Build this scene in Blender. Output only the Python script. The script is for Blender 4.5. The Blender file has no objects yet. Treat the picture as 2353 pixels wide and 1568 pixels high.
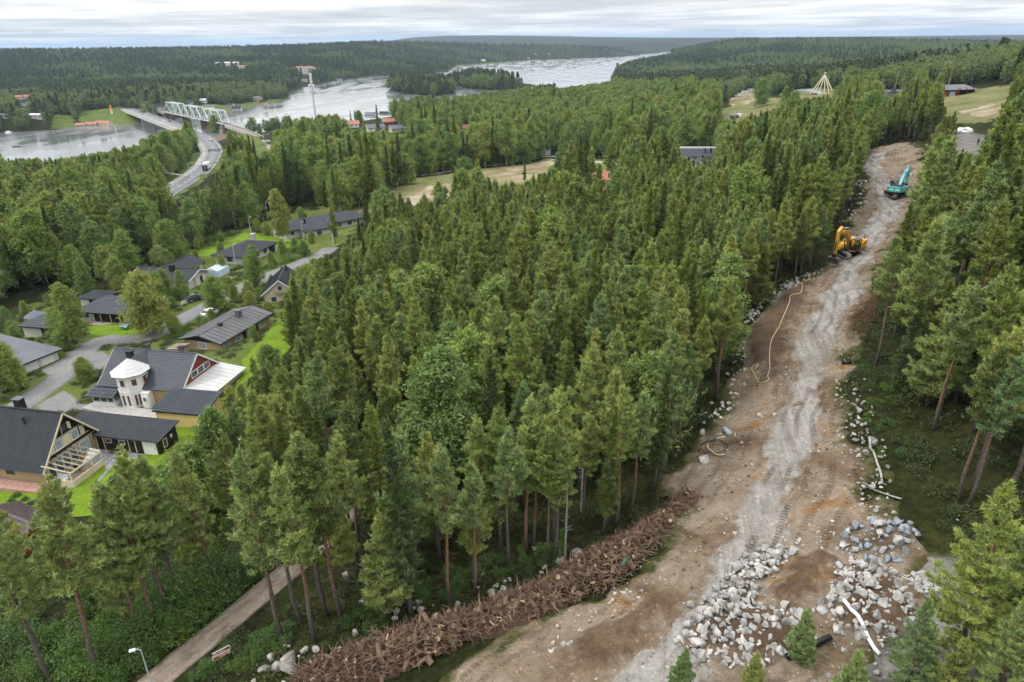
import bpy, math, random
import numpy as np
from mathutils import Vector, Matrix
sc = bpy.context.scene
R = math.radians
# ------------------------------------------------------------ camera, sky, sun, exposure
CAMZ = 70.0
PITCH = math.atan(687 / 1569.0)
ROLL = R(0.83)
cam = bpy.data.cameras.new('camera'); cam.lens = 24; cam.sensor_width = 36
cam.clip_start = 0.5; cam.clip_end = 60000
camo = bpy.data.objects.new('camera', cam); sc.collection.objects.link(camo)
camo.location = (0, 0, CAMZ); camo.rotation_euler = (Matrix.Rotation(R(90) - PITCH, 3, 'X') @ Matrix.Rotation(-ROLL, 3, 'Z')).to_euler()
sc.camera = camo
SUN_EL, SUN_AZ = 52, 255          # soft sun behind thin cloud, from the left
world = bpy.data.worlds.new('World'); sc.world = world; world.use_nodes = True
def nd(nt, typ, **kw):
    n = nt.nodes.new(typ)
    for k, v in kw.items():
        if k.startswith('i_'):
            n.inputs[k[2:].replace('_', ' ')].default_value = v
        else: setattr(n, k, v)
    return n
def ramp(nt, fac, stops, interp='LINEAR'):
    r = nt.nodes.new('ShaderNodeValToRGB'); r.color_ramp.interpolation = interp
    els = r.color_ramp.elements
    while len(els) < len(stops): els.new(0.5)
    for e, (p, c) in zip(els, stops):
        e.position = p; e.color = c if len(c) == 4 else (*c, 1)
    nt.links.new(fac, r.inputs[0]); return r.outputs[0]
def mth(nt, op, a, b=None, clamp=False):
    m = nt.nodes.new('ShaderNodeMath'); m.operation = op; m.use_clamp = clamp
    for i, x in enumerate((a, b)):
        if x is None: continue
        if hasattr(x, 'links'): nt.links.new(x, m.inputs[i])
        else: m.inputs[i].default_value = x
    return m.outputs[0]
def mixc(nt, fac, a, b, blend='MIX'):
    m = nt.nodes.new('ShaderNodeMix'); m.data_type = 'RGBA'; m.blend_type = blend
    for s, x in ((m.inputs[0], fac), (m.inputs[6], a), (m.inputs[7], b)):
        if hasattr(x, 'links'): nt.links.new(x, s)
        else: s.default_value = x if not isinstance(x, tuple) or len(x) == 4 else (*x, 1)
    return m.outputs[2]
def build_world():
    nt = world.node_tree; nt.nodes.clear(); L = nt.links.new
    out = nd(nt, 'ShaderNodeOutputWorld'); bg = nd(nt, 'ShaderNodeBackground')
    L(bg.outputs[0], out.inputs[0])
    sky = nd(nt, 'ShaderNodeTexSky', sky_type='NISHITA', sun_disc=False)
    sky.sun_elevation = R(SUN_EL); sky.sun_rotation = R(SUN_AZ); sky.air_density = 1.2; sky.dust_density = 2.0
    tc = nd(nt, 'ShaderNodeTexCoord'); sep = nd(nt, 'ShaderNodeSeparateXYZ'); L(tc.outputs['Generated'], sep.inputs[0])
    z = mth(nt, 'MAXIMUM', sep.outputs[2], 0.0)
    den = mth(nt, 'ADD', z, 0.030)
    px = mth(nt, 'DIVIDE', sep.outputs[0], den); py = mth(nt, 'DIVIDE', sep.outputs[1], den)
    comb = nd(nt, 'ShaderNodeCombineXYZ'); L(px, comb.inputs[0]); L(py, comb.inputs[1])
    comb.inputs[2].default_value = 3.7
    n1 = nd(nt, 'ShaderNodeTexNoise', i_Scale=0.21, i_Detail=7.0, i_Roughness=0.56, i_Distortion=0.5); L(comb.outputs[0], n1.inputs['Vector'])
    n2 = nd(nt, 'ShaderNodeTexNoise', i_Scale=0.55, i_Detail=6.0, i_Roughness=0.6); L(comb.outputs[0], n2.inputs['Vector'])
    f = mth(nt, 'ADD', mth(nt, 'MULTIPLY', n1.outputs[0], 0.68), mth(nt, 'MULTIPLY', n2.outputs[0], 0.32))
    cl = ramp(nt, f, [(0.38, (0.52, 0.545, 0.57)), (0.46, (0.64, 0.655, 0.67)), (0.52, (0.80, 0.80, 0.795)), (0.585, (1.0, 0.985, 0.96))])
    # overcast skies brighten towards the zenith (about three times the horizon)
    low = ramp(nt, z, [(0.0, (0.92, 0.95, 0.97)), (0.012, (0.97, 0.98, 0.985)), (0.04, (1, 1, 1)), (1.0, (1, 1, 1))])
    cl = mixc(nt, 1.0, cl, low, 'MULTIPLY')
    zen = mth(nt, 'ADD', mth(nt, 'MULTIPLY', z, 1.8), 1.0)
    cl2 = nd(nt, 'ShaderNodeVectorMath', operation='SCALE'); L(cl, cl2.inputs[0]); L(zen, cl2.inputs[3])
    sk = nd(nt, 'ShaderNodeVectorMath', operation='SCALE'); L(sky.outputs[0], sk.inputs[0]); sk.inputs[3].default_value = 0.09
    mx = mixc(nt, 0.90, sk.outputs[0], cl2.outputs[0])
    L(mx, bg.inputs[0]); bg.inputs[1].default_value = 1.0
build_world()
sun = bpy.data.lights.new('sun', 'SUN'); sun.energy = 1.5; sun.angle = R(12); sun.color = (1.0, 0.965, 0.91)
suno = bpy.data.objects.new('sun', sun); sc.collection.objects.link(suno)
_sd = Vector((math.sin(R(SUN_AZ)) * math.cos(R(SUN_EL)), math.cos(R(SUN_AZ)) * math.cos(R(SUN_EL)), math.sin(R(SUN_EL))))
suno.rotation_euler = _sd.to_track_quat('Z', 'Y').to_euler(); suno.location = (0, 0, 300)
sc.view_settings.view_transform = 'Standard'; sc.view_settings.look = 'None'
sc.view_settings.exposure = 0.34; sc.view_settings.gamma = 1.0; sc.view_settings.use_curve_mapping = False
sc.cycles.max_bounces = 3; sc.cycles.diffuse_bounces = 2; sc.cycles.glossy_bounces = 2
sc.cycles.transmission_bounces = 4; sc.cycles.transparent_max_bounces = 6; sc.cycles.volume_bounces = 0
sc.cycles.use_denoising = True; sc.cycles.use_adaptive_sampling = True; sc.cycles.adaptive_threshold = 0.04
# ------------------------------------------------------------ pixels of the photograph (2353 wide) to places
SP, CP = math.sin(PITCH), math.cos(PITCH)
CR, SR_ = math.cos(ROLL), math.sin(ROLL)
def level(x, y): return x * CR + y * SR_, -x * SR_ + y * CR
def ray(u, v):
    x, y = level((u - 1176.5) / 1569.0, (784 - v) / 1569.0)
    return np.array([x, CP + SP * y, -SP + CP * y])
def PZ(u, v, z=0.0):
    d = ray(u, v); t = (z - CAMZ) / d[2]
    return np.array([d[0] * t, d[1] * t, z])
def PROJ(x, y, z):
    dz = z - CAMZ; dep = y * CP - dz * SP; up = y * SP + dz * CP
    dep = np.maximum(dep, 0.1)
    x, up = x / dep, up / dep
    return 1176.5 + 1569 * (x * CR - up * SR_), 784 - 1569 * (x * SR_ + up * CR)
def PXY(pts, z=0.0): return np.array([PZ(u, v, z)[:2] for u, v in pts])
_S0, _C0 = math.sin(math.atan(708 / 1569.0)), math.cos(math.atan(708 / 1569.0))
def WP(x, y, z):
    """places first measured with a level camera, moved to the tilted one"""
    dz = z - CAMZ; dep = y * _C0 - dz * _S0; up = y * _S0 + dz * _C0
    p = PZ(1176.5 + 1569 * x / dep, 784 - 1569 * up / dep, z); return float(p[0]), float(p[1])
def rng(seed): return np.random.default_rng(seed)
ORD = ['', 'second ', 'third ', 'fourth ', 'fifth ', 'sixth ', 'seventh ', 'eighth ', 'ninth ', 'tenth ', 'eleventh ', 'twelfth ']
def ordinal(n):
    if n < len(ORD): return ORD[n]
    n += 1; return '%d%s ' % (n, 'th' if 10 <= n % 100 <= 20 else {1: 'st', 2: 'nd', 3: 'rd'}.get(n % 10, 'th'))
# ------------------------------------------------------------ mesh helpers
col = sc.collection
def link(o, parent=None):
    col.objects.link(o)
    if parent is not None: o.parent = parent
    return o
def tag(o, label=None, cat=None, group=None, kind=None):
    for k, v in (('label', label), ('category', cat), ('group', group), ('kind', kind)):
        if v: o[k] = v
    return o
def empty(name, loc=(0, 0, 0), rz=0.0, label=None, cat=None, group=None):
    o = bpy.data.objects.new(name, None); o.empty_display_size = 0.3
    o.location = loc; o.rotation_euler = (0, 0, rz)
    return tag(link(o), label, cat, group)
def npmesh(name, V, F, mat=None, smooth=False):
    """V (n,3), F (m,3) or (m,4) arrays -> mesh, quickly"""
    me = bpy.data.meshes.new(name); V = np.asarray(V, np.float32); F = np.asarray(F, np.int32)
    m, k = F.shape
    me.vertices.add(len(V)); me.vertices.foreach_set('co', V.ravel())
    me.loops.add(m * k); me.loops.foreach_set('vertex_index', F.ravel())
    me.polygons.add(m); me.polygons.foreach_set('loop_start', np.arange(0, m * k, k, dtype=np.int32))
    me.polygons.foreach_set('loop_total', np.full(m, k, np.int32))
    if smooth: me.polygons.foreach_set('use_smooth', np.ones(m, bool))
    me.update(calc_edges=True); me.validate()
    for mm in (mat if isinstance(mat, (list, tuple)) else [mat]):
        if mm is not None: me.materials.append(mm)
    return me
class MB:
    """collects boxes, prisms, tubes and faces of ONE part"""
    def __init__(s): s.v = []; s.f = []
    def add(s, vs, fs):
        b = len(s.v); s.v += [tuple(map(float, p)) for p in vs]; s.f += [tuple(b + i for i in f) for f in fs]; return s
    def box(s, c, d, rz=0.0, rx=0.0, ry=0.0):
        m = Matrix.Translation(c) @ Matrix.Rotation(rz, 4, 'Z') @ Matrix.Rotation(ry, 4, 'Y') @ Matrix.Rotation(rx, 4, 'X')
        hx, hy, hz = d[0] / 2, d[1] / 2, d[2] / 2
        vs = [m @ Vector((sx * hx, sy * hy, sz * hz)) for sz in (-1, 1) for sy in (-1, 1) for sx in (-1, 1)]
        return s.add(vs, [(0, 2, 3, 1), (4, 5, 7, 6), (0, 1, 5, 4), (2, 6, 7, 3), (0, 4, 6, 2), (1, 3, 7, 5)])
    def bx(s, x0, x1, y0, y1, z0, z1): return s.box(((x0 + x1) / 2, (y0 + y1) / 2, (z0 + z1) / 2), (x1 - x0, y1 - y0, z1 - z0))
    def bar(s, a, b, w, h=None, up=(0, 0, 1)):
        a = Vector(a); b = Vector(b); d = (b - a); h = w if h is None else h
        L = d.length
        if L < 1e-6: return s
        d /= L; u = Vector(up); sd = d.cross(u)
        if sd.length < 1e-4: sd = d.cross(Vector((1, 0, 0)))
        sd.normalize(); u = sd.cross(d)
        vs = [p + sd * (i * w / 2) + u * (j * h / 2) for p in (a, b) for i, j in ((-1, -1), (1, -1), (1, 1), (-1, 1))]
        return s.add(vs, [(0, 1, 2, 3), (7, 6, 5, 4), (0, 4, 5, 1), (1, 5, 6, 2), (2, 6, 7, 3), (3, 7, 4, 0)])
    def cyl(s, a, b, r0, r1=None, n=10, cap=True):
        return s.tube([a, b], [r0, r0 if r1 is None else r1], n, cap)
    def tube(s, pts, rs, n=8, cap=True):
        pts = [Vector(p) for p in pts]
        if not isinstance(rs, (list, tuple)): rs = [rs] * len(pts)
        vs = []; fs = []; prev = None
        for i, p in enumerate(pts):
            d = (pts[min(i + 1, len(pts) - 1)] - pts[max(i - 1, 0)]).normalized()
            ref = prev if prev is not None else (Vector((0, 0, 1)) if abs(d.z) < 0.9 else Vector((1, 0, 0)))
            a = d.cross(ref)
            if a.length < 1e-4: a = d.orthogonal()
            a.normalize(); b2 = a.cross(d); prev = b2
            for k in range(n):
                t = 2 * math.pi * k / n
                vs.append(p + (a * math.cos(t) + b2 * math.sin(t)) * rs[i])
        for i in range(len(pts) - 1):
            for k in range(n):
                k2 = (k + 1) % n
                fs.append((i * n + k, i * n + k2, (i + 1) * n + k2, (i + 1) * n + k))
        if cap: fs += [tuple(range(n - 1, -1, -1)), tuple(range((len(pts) - 1) * n, len(pts) * n))]
        return s.add(vs, fs)
    def prism(s, poly, y0, y1, axis='y'):
        """poly of (x,z) extruded along y; or of (x,y) extruded along z"""
        n = len(poly)
        if axis == 'y': vs = [(x, y0, z) for x, z in poly] + [(x, y1, z) for x, z in poly]
        elif axis == 'x': vs = [(y0, x, z) for x, z in poly] + [(y1, x, z) for x, z in poly]
        else: vs = [(x, y, y0) for x, y in poly] + [(x, y, y1) for x, y in poly]
        fs = [tuple(range(n))[::-1], tuple(range(n, 2 * n))] + [(i, (i + 1) % n, n + (i + 1) % n, n + i) for i in range(n)]
        return s.add(vs, fs)
    def slab(s, quad, th):
        """a quad (or polygon) given thickness downwards"""
        n = len(quad); vs = [tuple(p) for p in quad] + [(p[0], p[1], p[2] - th) for p in quad]
        fs = [tuple(range(n)), tuple(range(2 * n - 1, n - 1, -1))] + [(i, n + i, n + (i + 1) % n, (i + 1) % n) for i in range(n)]
        return s.add(vs, fs)
    def mesh(s, name, mat, smooth=False):
        me = bpy.data.meshes.new(name); me.from_pydata(s.v, [], s.f); me.update()
        if mat is not None: me.materials.append(mat)
        if smooth: me.polygons.foreach_set('use_smooth', [True] * len(me.polygons))
        bm_fix(me)
        return me
    def build(s, name, mat, parent=None, smooth=False, loc=None):
        o = bpy.data.objects.new(name, s.mesh(name, mat, smooth))
        if loc is not None: o.location = loc
        return link(o, parent)
import bmesh
def bm_fix(me):
    bm = bmesh.new(); bm.from_mesh(me); bmesh.ops.recalc_face_normals(bm, faces=bm.faces); bm.to_mesh(me); bm.free()
def copy_tree(o, parent=None):
    c = o.copy(); col.objects.link(c)
    c.parent = parent
    for ch in o.children: copy_tree(ch, c)
    return c
# ------------------------------------------------------------ materials
def mat(name, base, rough=0.7, var=0.0, scale=3.0, metal=0.0, bump=0.0, bscale=20.0, coord='Object', base2=None, spec=0.3, trans=0.0):
    m = bpy.data.materials.new(name); m.use_nodes = True; nt = m.node_tree; b = nt.nodes['Principled BSDF']
    b.inputs['Roughness'].default_value = rough; b.inputs['Metallic'].default_value = metal
    b.inputs['Specular IOR Level'].default_value = spec
    base = (*base, 1)
    tc = nd(nt, 'ShaderNodeTexCoord')
    if var or base2:
        n = nd(nt, 'ShaderNodeTexNoise', i_Scale=scale, i_Detail=6.0, i_Roughness=0.62); nt.links.new(tc.outputs[coord], n.inputs['Vector'])
        b2 = (*base2, 1) if base2 else tuple(min(1, c * (1 + var)) for c in base[:3]) + (1,)
        b1 = base if base2 else tuple(c * (1 - var) for c in base[:3]) + (1,)
        nt.links.new(ramp(nt, n.outputs[0], [(0.32, b1), (0.68, b2)]), b.inputs['Base Color'])
    else: b.inputs['Base Color'].default_value = base
    if bump:
        n = nd(nt, 'ShaderNodeTexNoise', i_Scale=bscale, i_Detail=4.0); nt.links.new(tc.outputs[coord], n.inputs['Vector'])
        bp = nd(nt, 'ShaderNodeBump', i_Strength=bump, i_Distance=0.05); nt.links.new(n.outputs[0], bp.inputs['Height']); nt.links.new(bp.outputs[0], b.inputs['Normal'])
    return m
# ------------------------------------------------------------ terrain heights (water level is 0, camera at 70)
CTRL = []   # x, y, z
def cp(u, v, z): p = PZ(u, v, z); CTRL.append((p[0], p[1], z))
for a in [(1176,1700,31),(700,1700,27),(200,1700,23),(1700,1700,32),(2300,1700,34),(520,1548,25),(0,1500,22.5),(-300,1500,20),(945,1415,28),(1300,1290,29.5),
          (1500,1500,31.5),(1750,1400,33),(2050,1480,34),(2353,1500,35.5),(2800,1500,37),(1600,1250,32),(1750,1150,33),(1560,1090,31.5),(1850,900,35),(1690,900,33),(1950,1000,35.5),
          (1945,600,36.5),(1800,680,35),(2060,455,40),(2040,350,42),(2240,325,44),(2100,1100,37),(2300,1100,38.5),(2700,1000,43),(2200,700,42),(2353,600,46),(2700,600,50),
          (100,1150,20),(360,1100,20.5),(-300,1100,18),(330,935,19.5),(440,980,20),(560,1000,22),(560,1250,24),(620,1320,26),(540,760,18.5),(180,850,18.5),(0,850,17.5),(-300,850,16),
          (280,760,17.2),(60,740,16.5),(420,640,16.5),(560,590,16.5),(720,550,16.5),(650,620,16.8),(700,600,17),(640,700,18),(-300,600,12),(0,600,12.5),(200,560,12.5),(400,500,12.5),
          (700,800,22),(900,900,25.5),(1150,1000,29),(1400,900,31),(1000,700,23.5),(1300,700,28.5),(1550,650,32),(1750,500,35.5),(1500,520,29),(1250,520,24.5),(900,600,20.5),
          (1000,450,17.5),(1250,400,18.5),(820,470,16.8),(1370,430,22.5),(1480,400,23),(1620,370,24.5),(1800,330,29),(1950,300,34),(2150,280,40),
          (1740,245,27),(1620,280,23),(1890,215,32),(2040,222,36.5),(2190,222,42),(2260,255,43),(2330,230,48),
          (370,450,11),(400,430,11),(470,385,10),(490,345,9),(470,318,8.6),(625,345,8.8),(610,365,9),(570,300,8.6),(560,380,9.5),(700,400,11.5),
          (100,420,3.5),(-300,440,4),(250,400,4),(0,470,7),(200,470,8.5),(-400,520,9),(300,430,8),(700,330,7),(880,300,6),(1000,330,10),(1200,300,10.5),(1400,280,14),(1500,240,14),(1430,210,7),
          (1600,200,13),(1700,180,17),(2000,170,30),(1480,160,8),(1500,145,7),(1850,160,18)]: cp(*a)
def polar(u, D):
    d = ray(u, 76); s = D / math.hypot(d[0], d[1]); return d[0] * s, d[1] * s
def sky(D, pts, tree=13.0, extra=()):
    for u, v in pts:
        d = ray(u, v); h = math.hypot(d[0], d[1]); z = CAMZ + D * d[2] / h - tree
        x, y = polar(u, D); CTRL.append((x, y, z))
RA = [(-500,114),(-200,113),(0,112),(300,111),(500,108),(700,102),(850,95),(1000,87),(1150,83.5),(1300,83),(1500,86),(1640,92)]
sky(2600, RA)
for u, v in RA:
    for D, z in ((1250, 9), (1750, 16 if u < 900 else 22)):
        x, y = polar(u, D); CTRL.append((x, y, z if u > 0 else z - 2))
    x, y = polar(u, 4200); CTRL.append((x, y, 30))
sky(8000, [(-500,122),(0,114.5),(500,108),(850,98),(960,81),(1100,79),(1230,80),(1400,83),(1700,84.5),(1900,82.5),(2100,81),(2353,77),(2700,75)])
sky(14000, [(-500,121),(0,114),(500,107),(1000,97),(1200,94),(1700,87),(2000,83),(2353,78),(2700,73)])
sky(2300, [(1720,99),(1800,94),(1920,89),(2050,90),(2200,94),(2353,101),(2700,106)])
sky(3600, [(1720,97),(1900,95),(2100,95),(2353,98),(2700,99)])
sky(5000, [(1720,90),(1900,88),(2100,87),(2353,86),(2700,86)])
for u in (1750, 1900, 2050, 2200, 2353, 2600):
    x, y = polar(u, 1300); CTRL.append((x, y, 16))
sky(640, [(2060,139),(2135,129),(2235,116),(2353,90),(2500,70),(2800,50)], 14)
sky(900, [(2135,134),(2235,124),(2353,112),(2500,100),(2800,90)], 14)
for u, D, z in ((100,640,4),(250,720,4),(0,800,6),(600,760,6.5),(500,900,10),(300,1000,10),(700,1000,9),(900,1100,7),(-400,700,5),(750,1250,13),(1100,1500,7),(1300,1700,7),(1000,1350,5)):
    x, y = polar(u, D); CTRL.append((x, y, z))
CTRL = np.array(CTRL)
def _lp(x, y):
    yy = y + 45.0; r = np.hypot(x, yy)
    return np.stack([np.arctan2(x, yy) * 1.0, np.log(np.maximum(r, 5.0))], -1)
_A = _lp(CTRL[:, 0], CTRL[:, 1]); _n = len(_A)
def _tps(d2): return 0.5 * d2 * np.log(d2 + 1e-9)
_K = _tps(((_A[:, None] - _A[None]) ** 2).sum(-1)) + np.eye(_n) * 2e-3
_P = np.concatenate([np.ones((_n, 1)), _A], 1)
_W = np.linalg.solve(np.block([[_K, _P], [_P.T, np.zeros((3, 3))]]), np.concatenate([CTRL[:, 2], np.zeros(3)]))
def inpoly(x, y, poly):
    x = np.asarray(x, float); y = np.asarray(y, float); r = np.zeros(x.shape, bool); n = len(poly); j = n - 1
    for i in range(n):
        xi, yi = poly[i]; xj, yj = poly[j]
        c = ((yi > y) != (yj > y)) & (x < (xj - xi) * (y - yi) / (yj - yi + 1e-12) + xi); r ^= c; j = i
    return r
def pdist(x, y, poly, closed=True):
    d = np.full(np.shape(x), 1e9); n = len(poly)
    for i in range(n if closed else n - 1):
        ax, ay = poly[i]; bx, by = poly[(i + 1) % n]; dx, dy = bx - ax, by - ay
        t = np.clip(((x - ax) * dx + (y - ay) * dy) / (dx * dx + dy * dy + 1e-12), 0, 1)
        d = np.minimum(d, np.hypot(x - ax - t * dx, y - ay - t * dy))
    return d
RIVER = PXY([(-900,330),(-300,312),(0,306),(120,299),(180,289),(320,285),(400,273),(520,256),(570,246.5),(640,233),(664,223),(662,213),(690,203),(760,188),(850,176),(960,171),(1030,163.5),(1045,153.5),(1240,137.5),(1420,131),(1500,123),(1530,119.5),(1562,118.5),
  (1590,120.5),(1560,124),(1480,133),(1440,141),(1416,152),(1406,170),(1400,192),(1340,212),(1280,222),(1180,238),(1050,252),(900,270),(800,284),(690,303),(600,312),(530,303),(450,330),(330,372),(150,392),(0,402),(-400,425),(-900,450)])
ISL = [PXY([(890,208),(930,217),(1000,221),(1047,215),(1040,204),(980,197),(910,197)]), PXY([(1031,196),(1080,205),(1160,209),(1225,202),(1234,196),(1180,188),(1080,186)])]
POND = PXY([(1638,114.2),(1700,112.2),(1706,113.6),(1645,115.8)])
def smooth(t): t = np.clip(t, 0, 1); return t * t * (3 - 2 * t)
def H(x, y):
    x = np.atleast_1d(np.asarray(x, float)); y = np.atleast_1d(np.asarray(y, float)); sh = x.shape
    x = x.ravel(); y = y.ravel(); Z = np.empty(len(x))
    for i in range(0, len(x), 20000):
        q = _lp(x[i:i + 20000], y[i:i + 20000]); d2 = ((q[:, None] - _A[None]) ** 2).sum(-1)
        Z[i:i + 20000] = _tps(d2) @ _W[:_n] + _W[_n] + q @ _W[_n + 1:]
    Z += 0.35 * np.sin(x * 0.11 + 1.3 * np.sin(y * 0.07)) * np.sin(y * 0.13 + 0.7) * np.clip(np.hypot(x, y) / 150, 0.5, 6)
    Z = np.maximum(Z, 0.5)
    far = np.hypot(x, y)
    k = far > 230
    if k.any():
        xs, ys = x[k], y[k]; z = Z[k]
        for P in (RIVER, POND):
            d = pdist(xs, ys, P); ins = inpoly(xs, ys, P)
            isl = np.zeros(len(xs), bool)
            if P is RIVER:
                for I in ISL: isl |= inpoly(xs, ys, I)
            z = np.where(ins, -np.minimum(d * 0.25, 3.0) - 0.05, np.minimum(z, 0.15 + d * 0.16))
            for I in ISL if P is RIVER else ():
                di = pdist(xs, ys, I); ii = inpoly(xs, ys, I)
                z = np.where(ii, np.minimum(0.15 + di * 0.15, 3.0), np.where(ins, np.maximum(z, np.minimum(-0.05 - di * 0.2, z * 0 + 9)) if False else z, z))
        Z[k] = z
    return Z.reshape(sh)
def h(x, y): return float(H(x, y)[0])
def GV(U, dz=0.0):
    """places where the lines of sight of pixels meet the ground (plus dz)"""
    U = np.asarray(U, float); x, y = level((U[:, 0] - 1176.5) / 1569, (784 - U[:, 1]) / 1569)
    dx, dy, dk = x, CP + SP * y, -SP + CP * y; z = np.full(len(U), 25.0)
    for _ in range(60):
        t = (np.minimum(z + dz, 68.0) - CAMZ) / dk; z = 0.5 * H(dx * t, dy * t) + 0.5 * z
    t = (z + dz - CAMZ) / dk; return np.stack([dx * t, dy * t, z], -1)
def G(u, v, dz=0.0): return GV([(u, v)], dz)[0]
def GP(pts): return GV(pts)[:, :2]
# ground material: moss, heath and litter of a pine wood
def ground_mat():
    m = bpy.data.materials.new('forest_floor'); m.use_nodes = True; nt = m.node_tree; b = nt.nodes['Principled BSDF']; L = nt.links.new
    b.inputs['Roughness'].default_value = 0.95; b.inputs['Specular IOR Level'].default_value = 0.1
    tc = nd(nt, 'ShaderNodeTexCoord')
    n1 = nd(nt, 'ShaderNodeTexNoise', i_Scale=0.22, i_Detail=8.0, i_Roughness=0.65); L(tc.outputs['Object'], n1.inputs['Vector'])
    n2 = nd(nt, 'ShaderNodeTexNoise', i_Scale=1.7, i_Detail=8.0, i_Roughness=0.7); L(tc.outputs['Object'], n2.inputs['Vector'])
    c1 = ramp(nt, n1.outputs[0], [(0.3, (0.022, 0.024, 0.009)), (0.5, (0.028, 0.033, 0.010)), (0.62, (0.045, 0.044, 0.015)), (0.75, (0.068, 0.05, 0.024))])
    c2 = ramp(nt, n2.outputs[0], [(0.35, (0.35, 0.35, 0.35)), (0.6, (1.05, 1.1, 0.9)), (0.75, (1.6, 1.6, 1.3))])
    c = mixc(nt, 1.0, c1, c2, 'MULTIPLY')
    L(c, b.inputs['Base Color'])
    bp = nd(nt, 'ShaderNodeBump', i_Strength=0.8, i_Distance=0.3); L(n2.outputs[0], bp.inputs['Height']); L(bp.outputs[0], b.inputs['Normal'])
    return m
M = {}
M['floor'] = ground_mat()
def build_terrain():
    ys = [-30.0]
    while ys[-1] < 26000: ys.append(ys[-1] + max(0.75, 0.0105 * (ys[-1] + 45)))
    ys = np.array(ys); ss = np.sinh(np.linspace(-1, 1, 330) * 1.1) / math.sinh(1.1) * 1.25
    Y, Sx = np.meshgrid(ys, ss, indexing='ij'); X = Sx * (Y + 70)
    Z = H(X, Y)
    global _GY, _GS, _GZ; _GY, _GS, _GZ = ys, ss, Z
    V = np.stack([X, Y, Z], -1).reshape(-1, 3); nr, nc = X.shape
    idx = np.arange(nr * nc).reshape(nr, nc)
    F = np.stack([idx[:-1, :-1], idx[:-1, 1:], idx[1:, 1:], idx[1:, :-1]], -1).reshape(-1, 4)
    o = bpy.data.objects.new('ground', npmesh('ground', V, F, M['floor'], True))
    tag(link(o), 'dark mossy forest ground rolling from the site down to the river and away to the hills', kind='structure')
    return o
build_terrain()
def H(x, y):
    """height of the ground sheet as built"""
    x = np.atleast_1d(np.asarray(x, float)); y = np.atleast_1d(np.asarray(y, float))
    yc = np.clip(y, _GY[0], _GY[-1] - 1); s = np.clip(x / (yc + 70), _GS[0], _GS[-1] - 1e-6)
    i = np.clip(np.searchsorted(_GY, yc) - 1, 0, len(_GY) - 2); j = np.clip(np.searchsorted(_GS, s) - 1, 0, len(_GS) - 2)
    fy = (yc - _GY[i]) / (_GY[i + 1] - _GY[i]); fs = (s - _GS[j]) / (_GS[j + 1] - _GS[j])
    return (_GZ[i, j] * (1 - fs) + _GZ[i, j + 1] * fs) * (1 - fy) + (_GZ[i + 1, j] * (1 - fs) + _GZ[i + 1, j + 1] * fs) * fy
def water_mat():
    m = bpy.data.materials.new('river_water'); m.use_nodes = True; nt = m.node_tree; b = nt.nodes['Principled BSDF']; L = nt.links.new
    b.inputs['Base Color'].default_value = (0.15, 0.16, 0.165, 1); b.inputs['IOR'].default_value = 1.5
    b.inputs['Specular IOR Level'].default_value = 0.6
    tc = nd(nt, 'ShaderNodeTexCoord')
    mp = nd(nt, 'ShaderNodeMapping'); mp.inputs['Rotation'].default_value = (0, 0, R(40)); mp.inputs['Scale'].default_value = (1.0, 0.3, 1.0); L(tc.outputs['Object'], mp.inputs[0])
    n1 = nd(nt, 'ShaderNodeTexNoise', i_Scale=0.035, i_Detail=4.0, i_Distortion=0.7); L(mp.outputs[0], n1.inputs['Vector'])
    n2 = nd(nt, 'ShaderNodeTexNoise', i_Scale=0.9, i_Detail=3.0); L(mp.outputs[0], n2.inputs['Vector'])
    L(ramp(nt, n1.outputs[0], [(0.38, (0.05,) * 3), (0.6, (0.22,) * 3)]), b.inputs['Roughness'])
    st = ramp(nt, n1.outputs[0], [(0.4, (0.0,) * 3), (0.62, (0.006,) * 3)])
    bp = nd(nt, 'ShaderNodeBump', i_Distance=0.25); L(st, bp.inputs['Strength']); L(n2.outputs[0], bp.inputs['Height']); L(bp.outputs[0], b.inputs['Normal'])
    return m
M['water'] = water_mat()
def build_water():
    mb = MB(); W = [(-4500, 200), (4500, 200), (4500, 6000), (-4500, 6000)]
    mb.add([(x, y, 0) for x, y in W], [(0, 1, 2, 3)])
    o = mb.build('river', M['water']); tag(o, 'wide grey river reflecting the overcast sky, winding past two wooded islands', kind='structure')
build_water()
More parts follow.
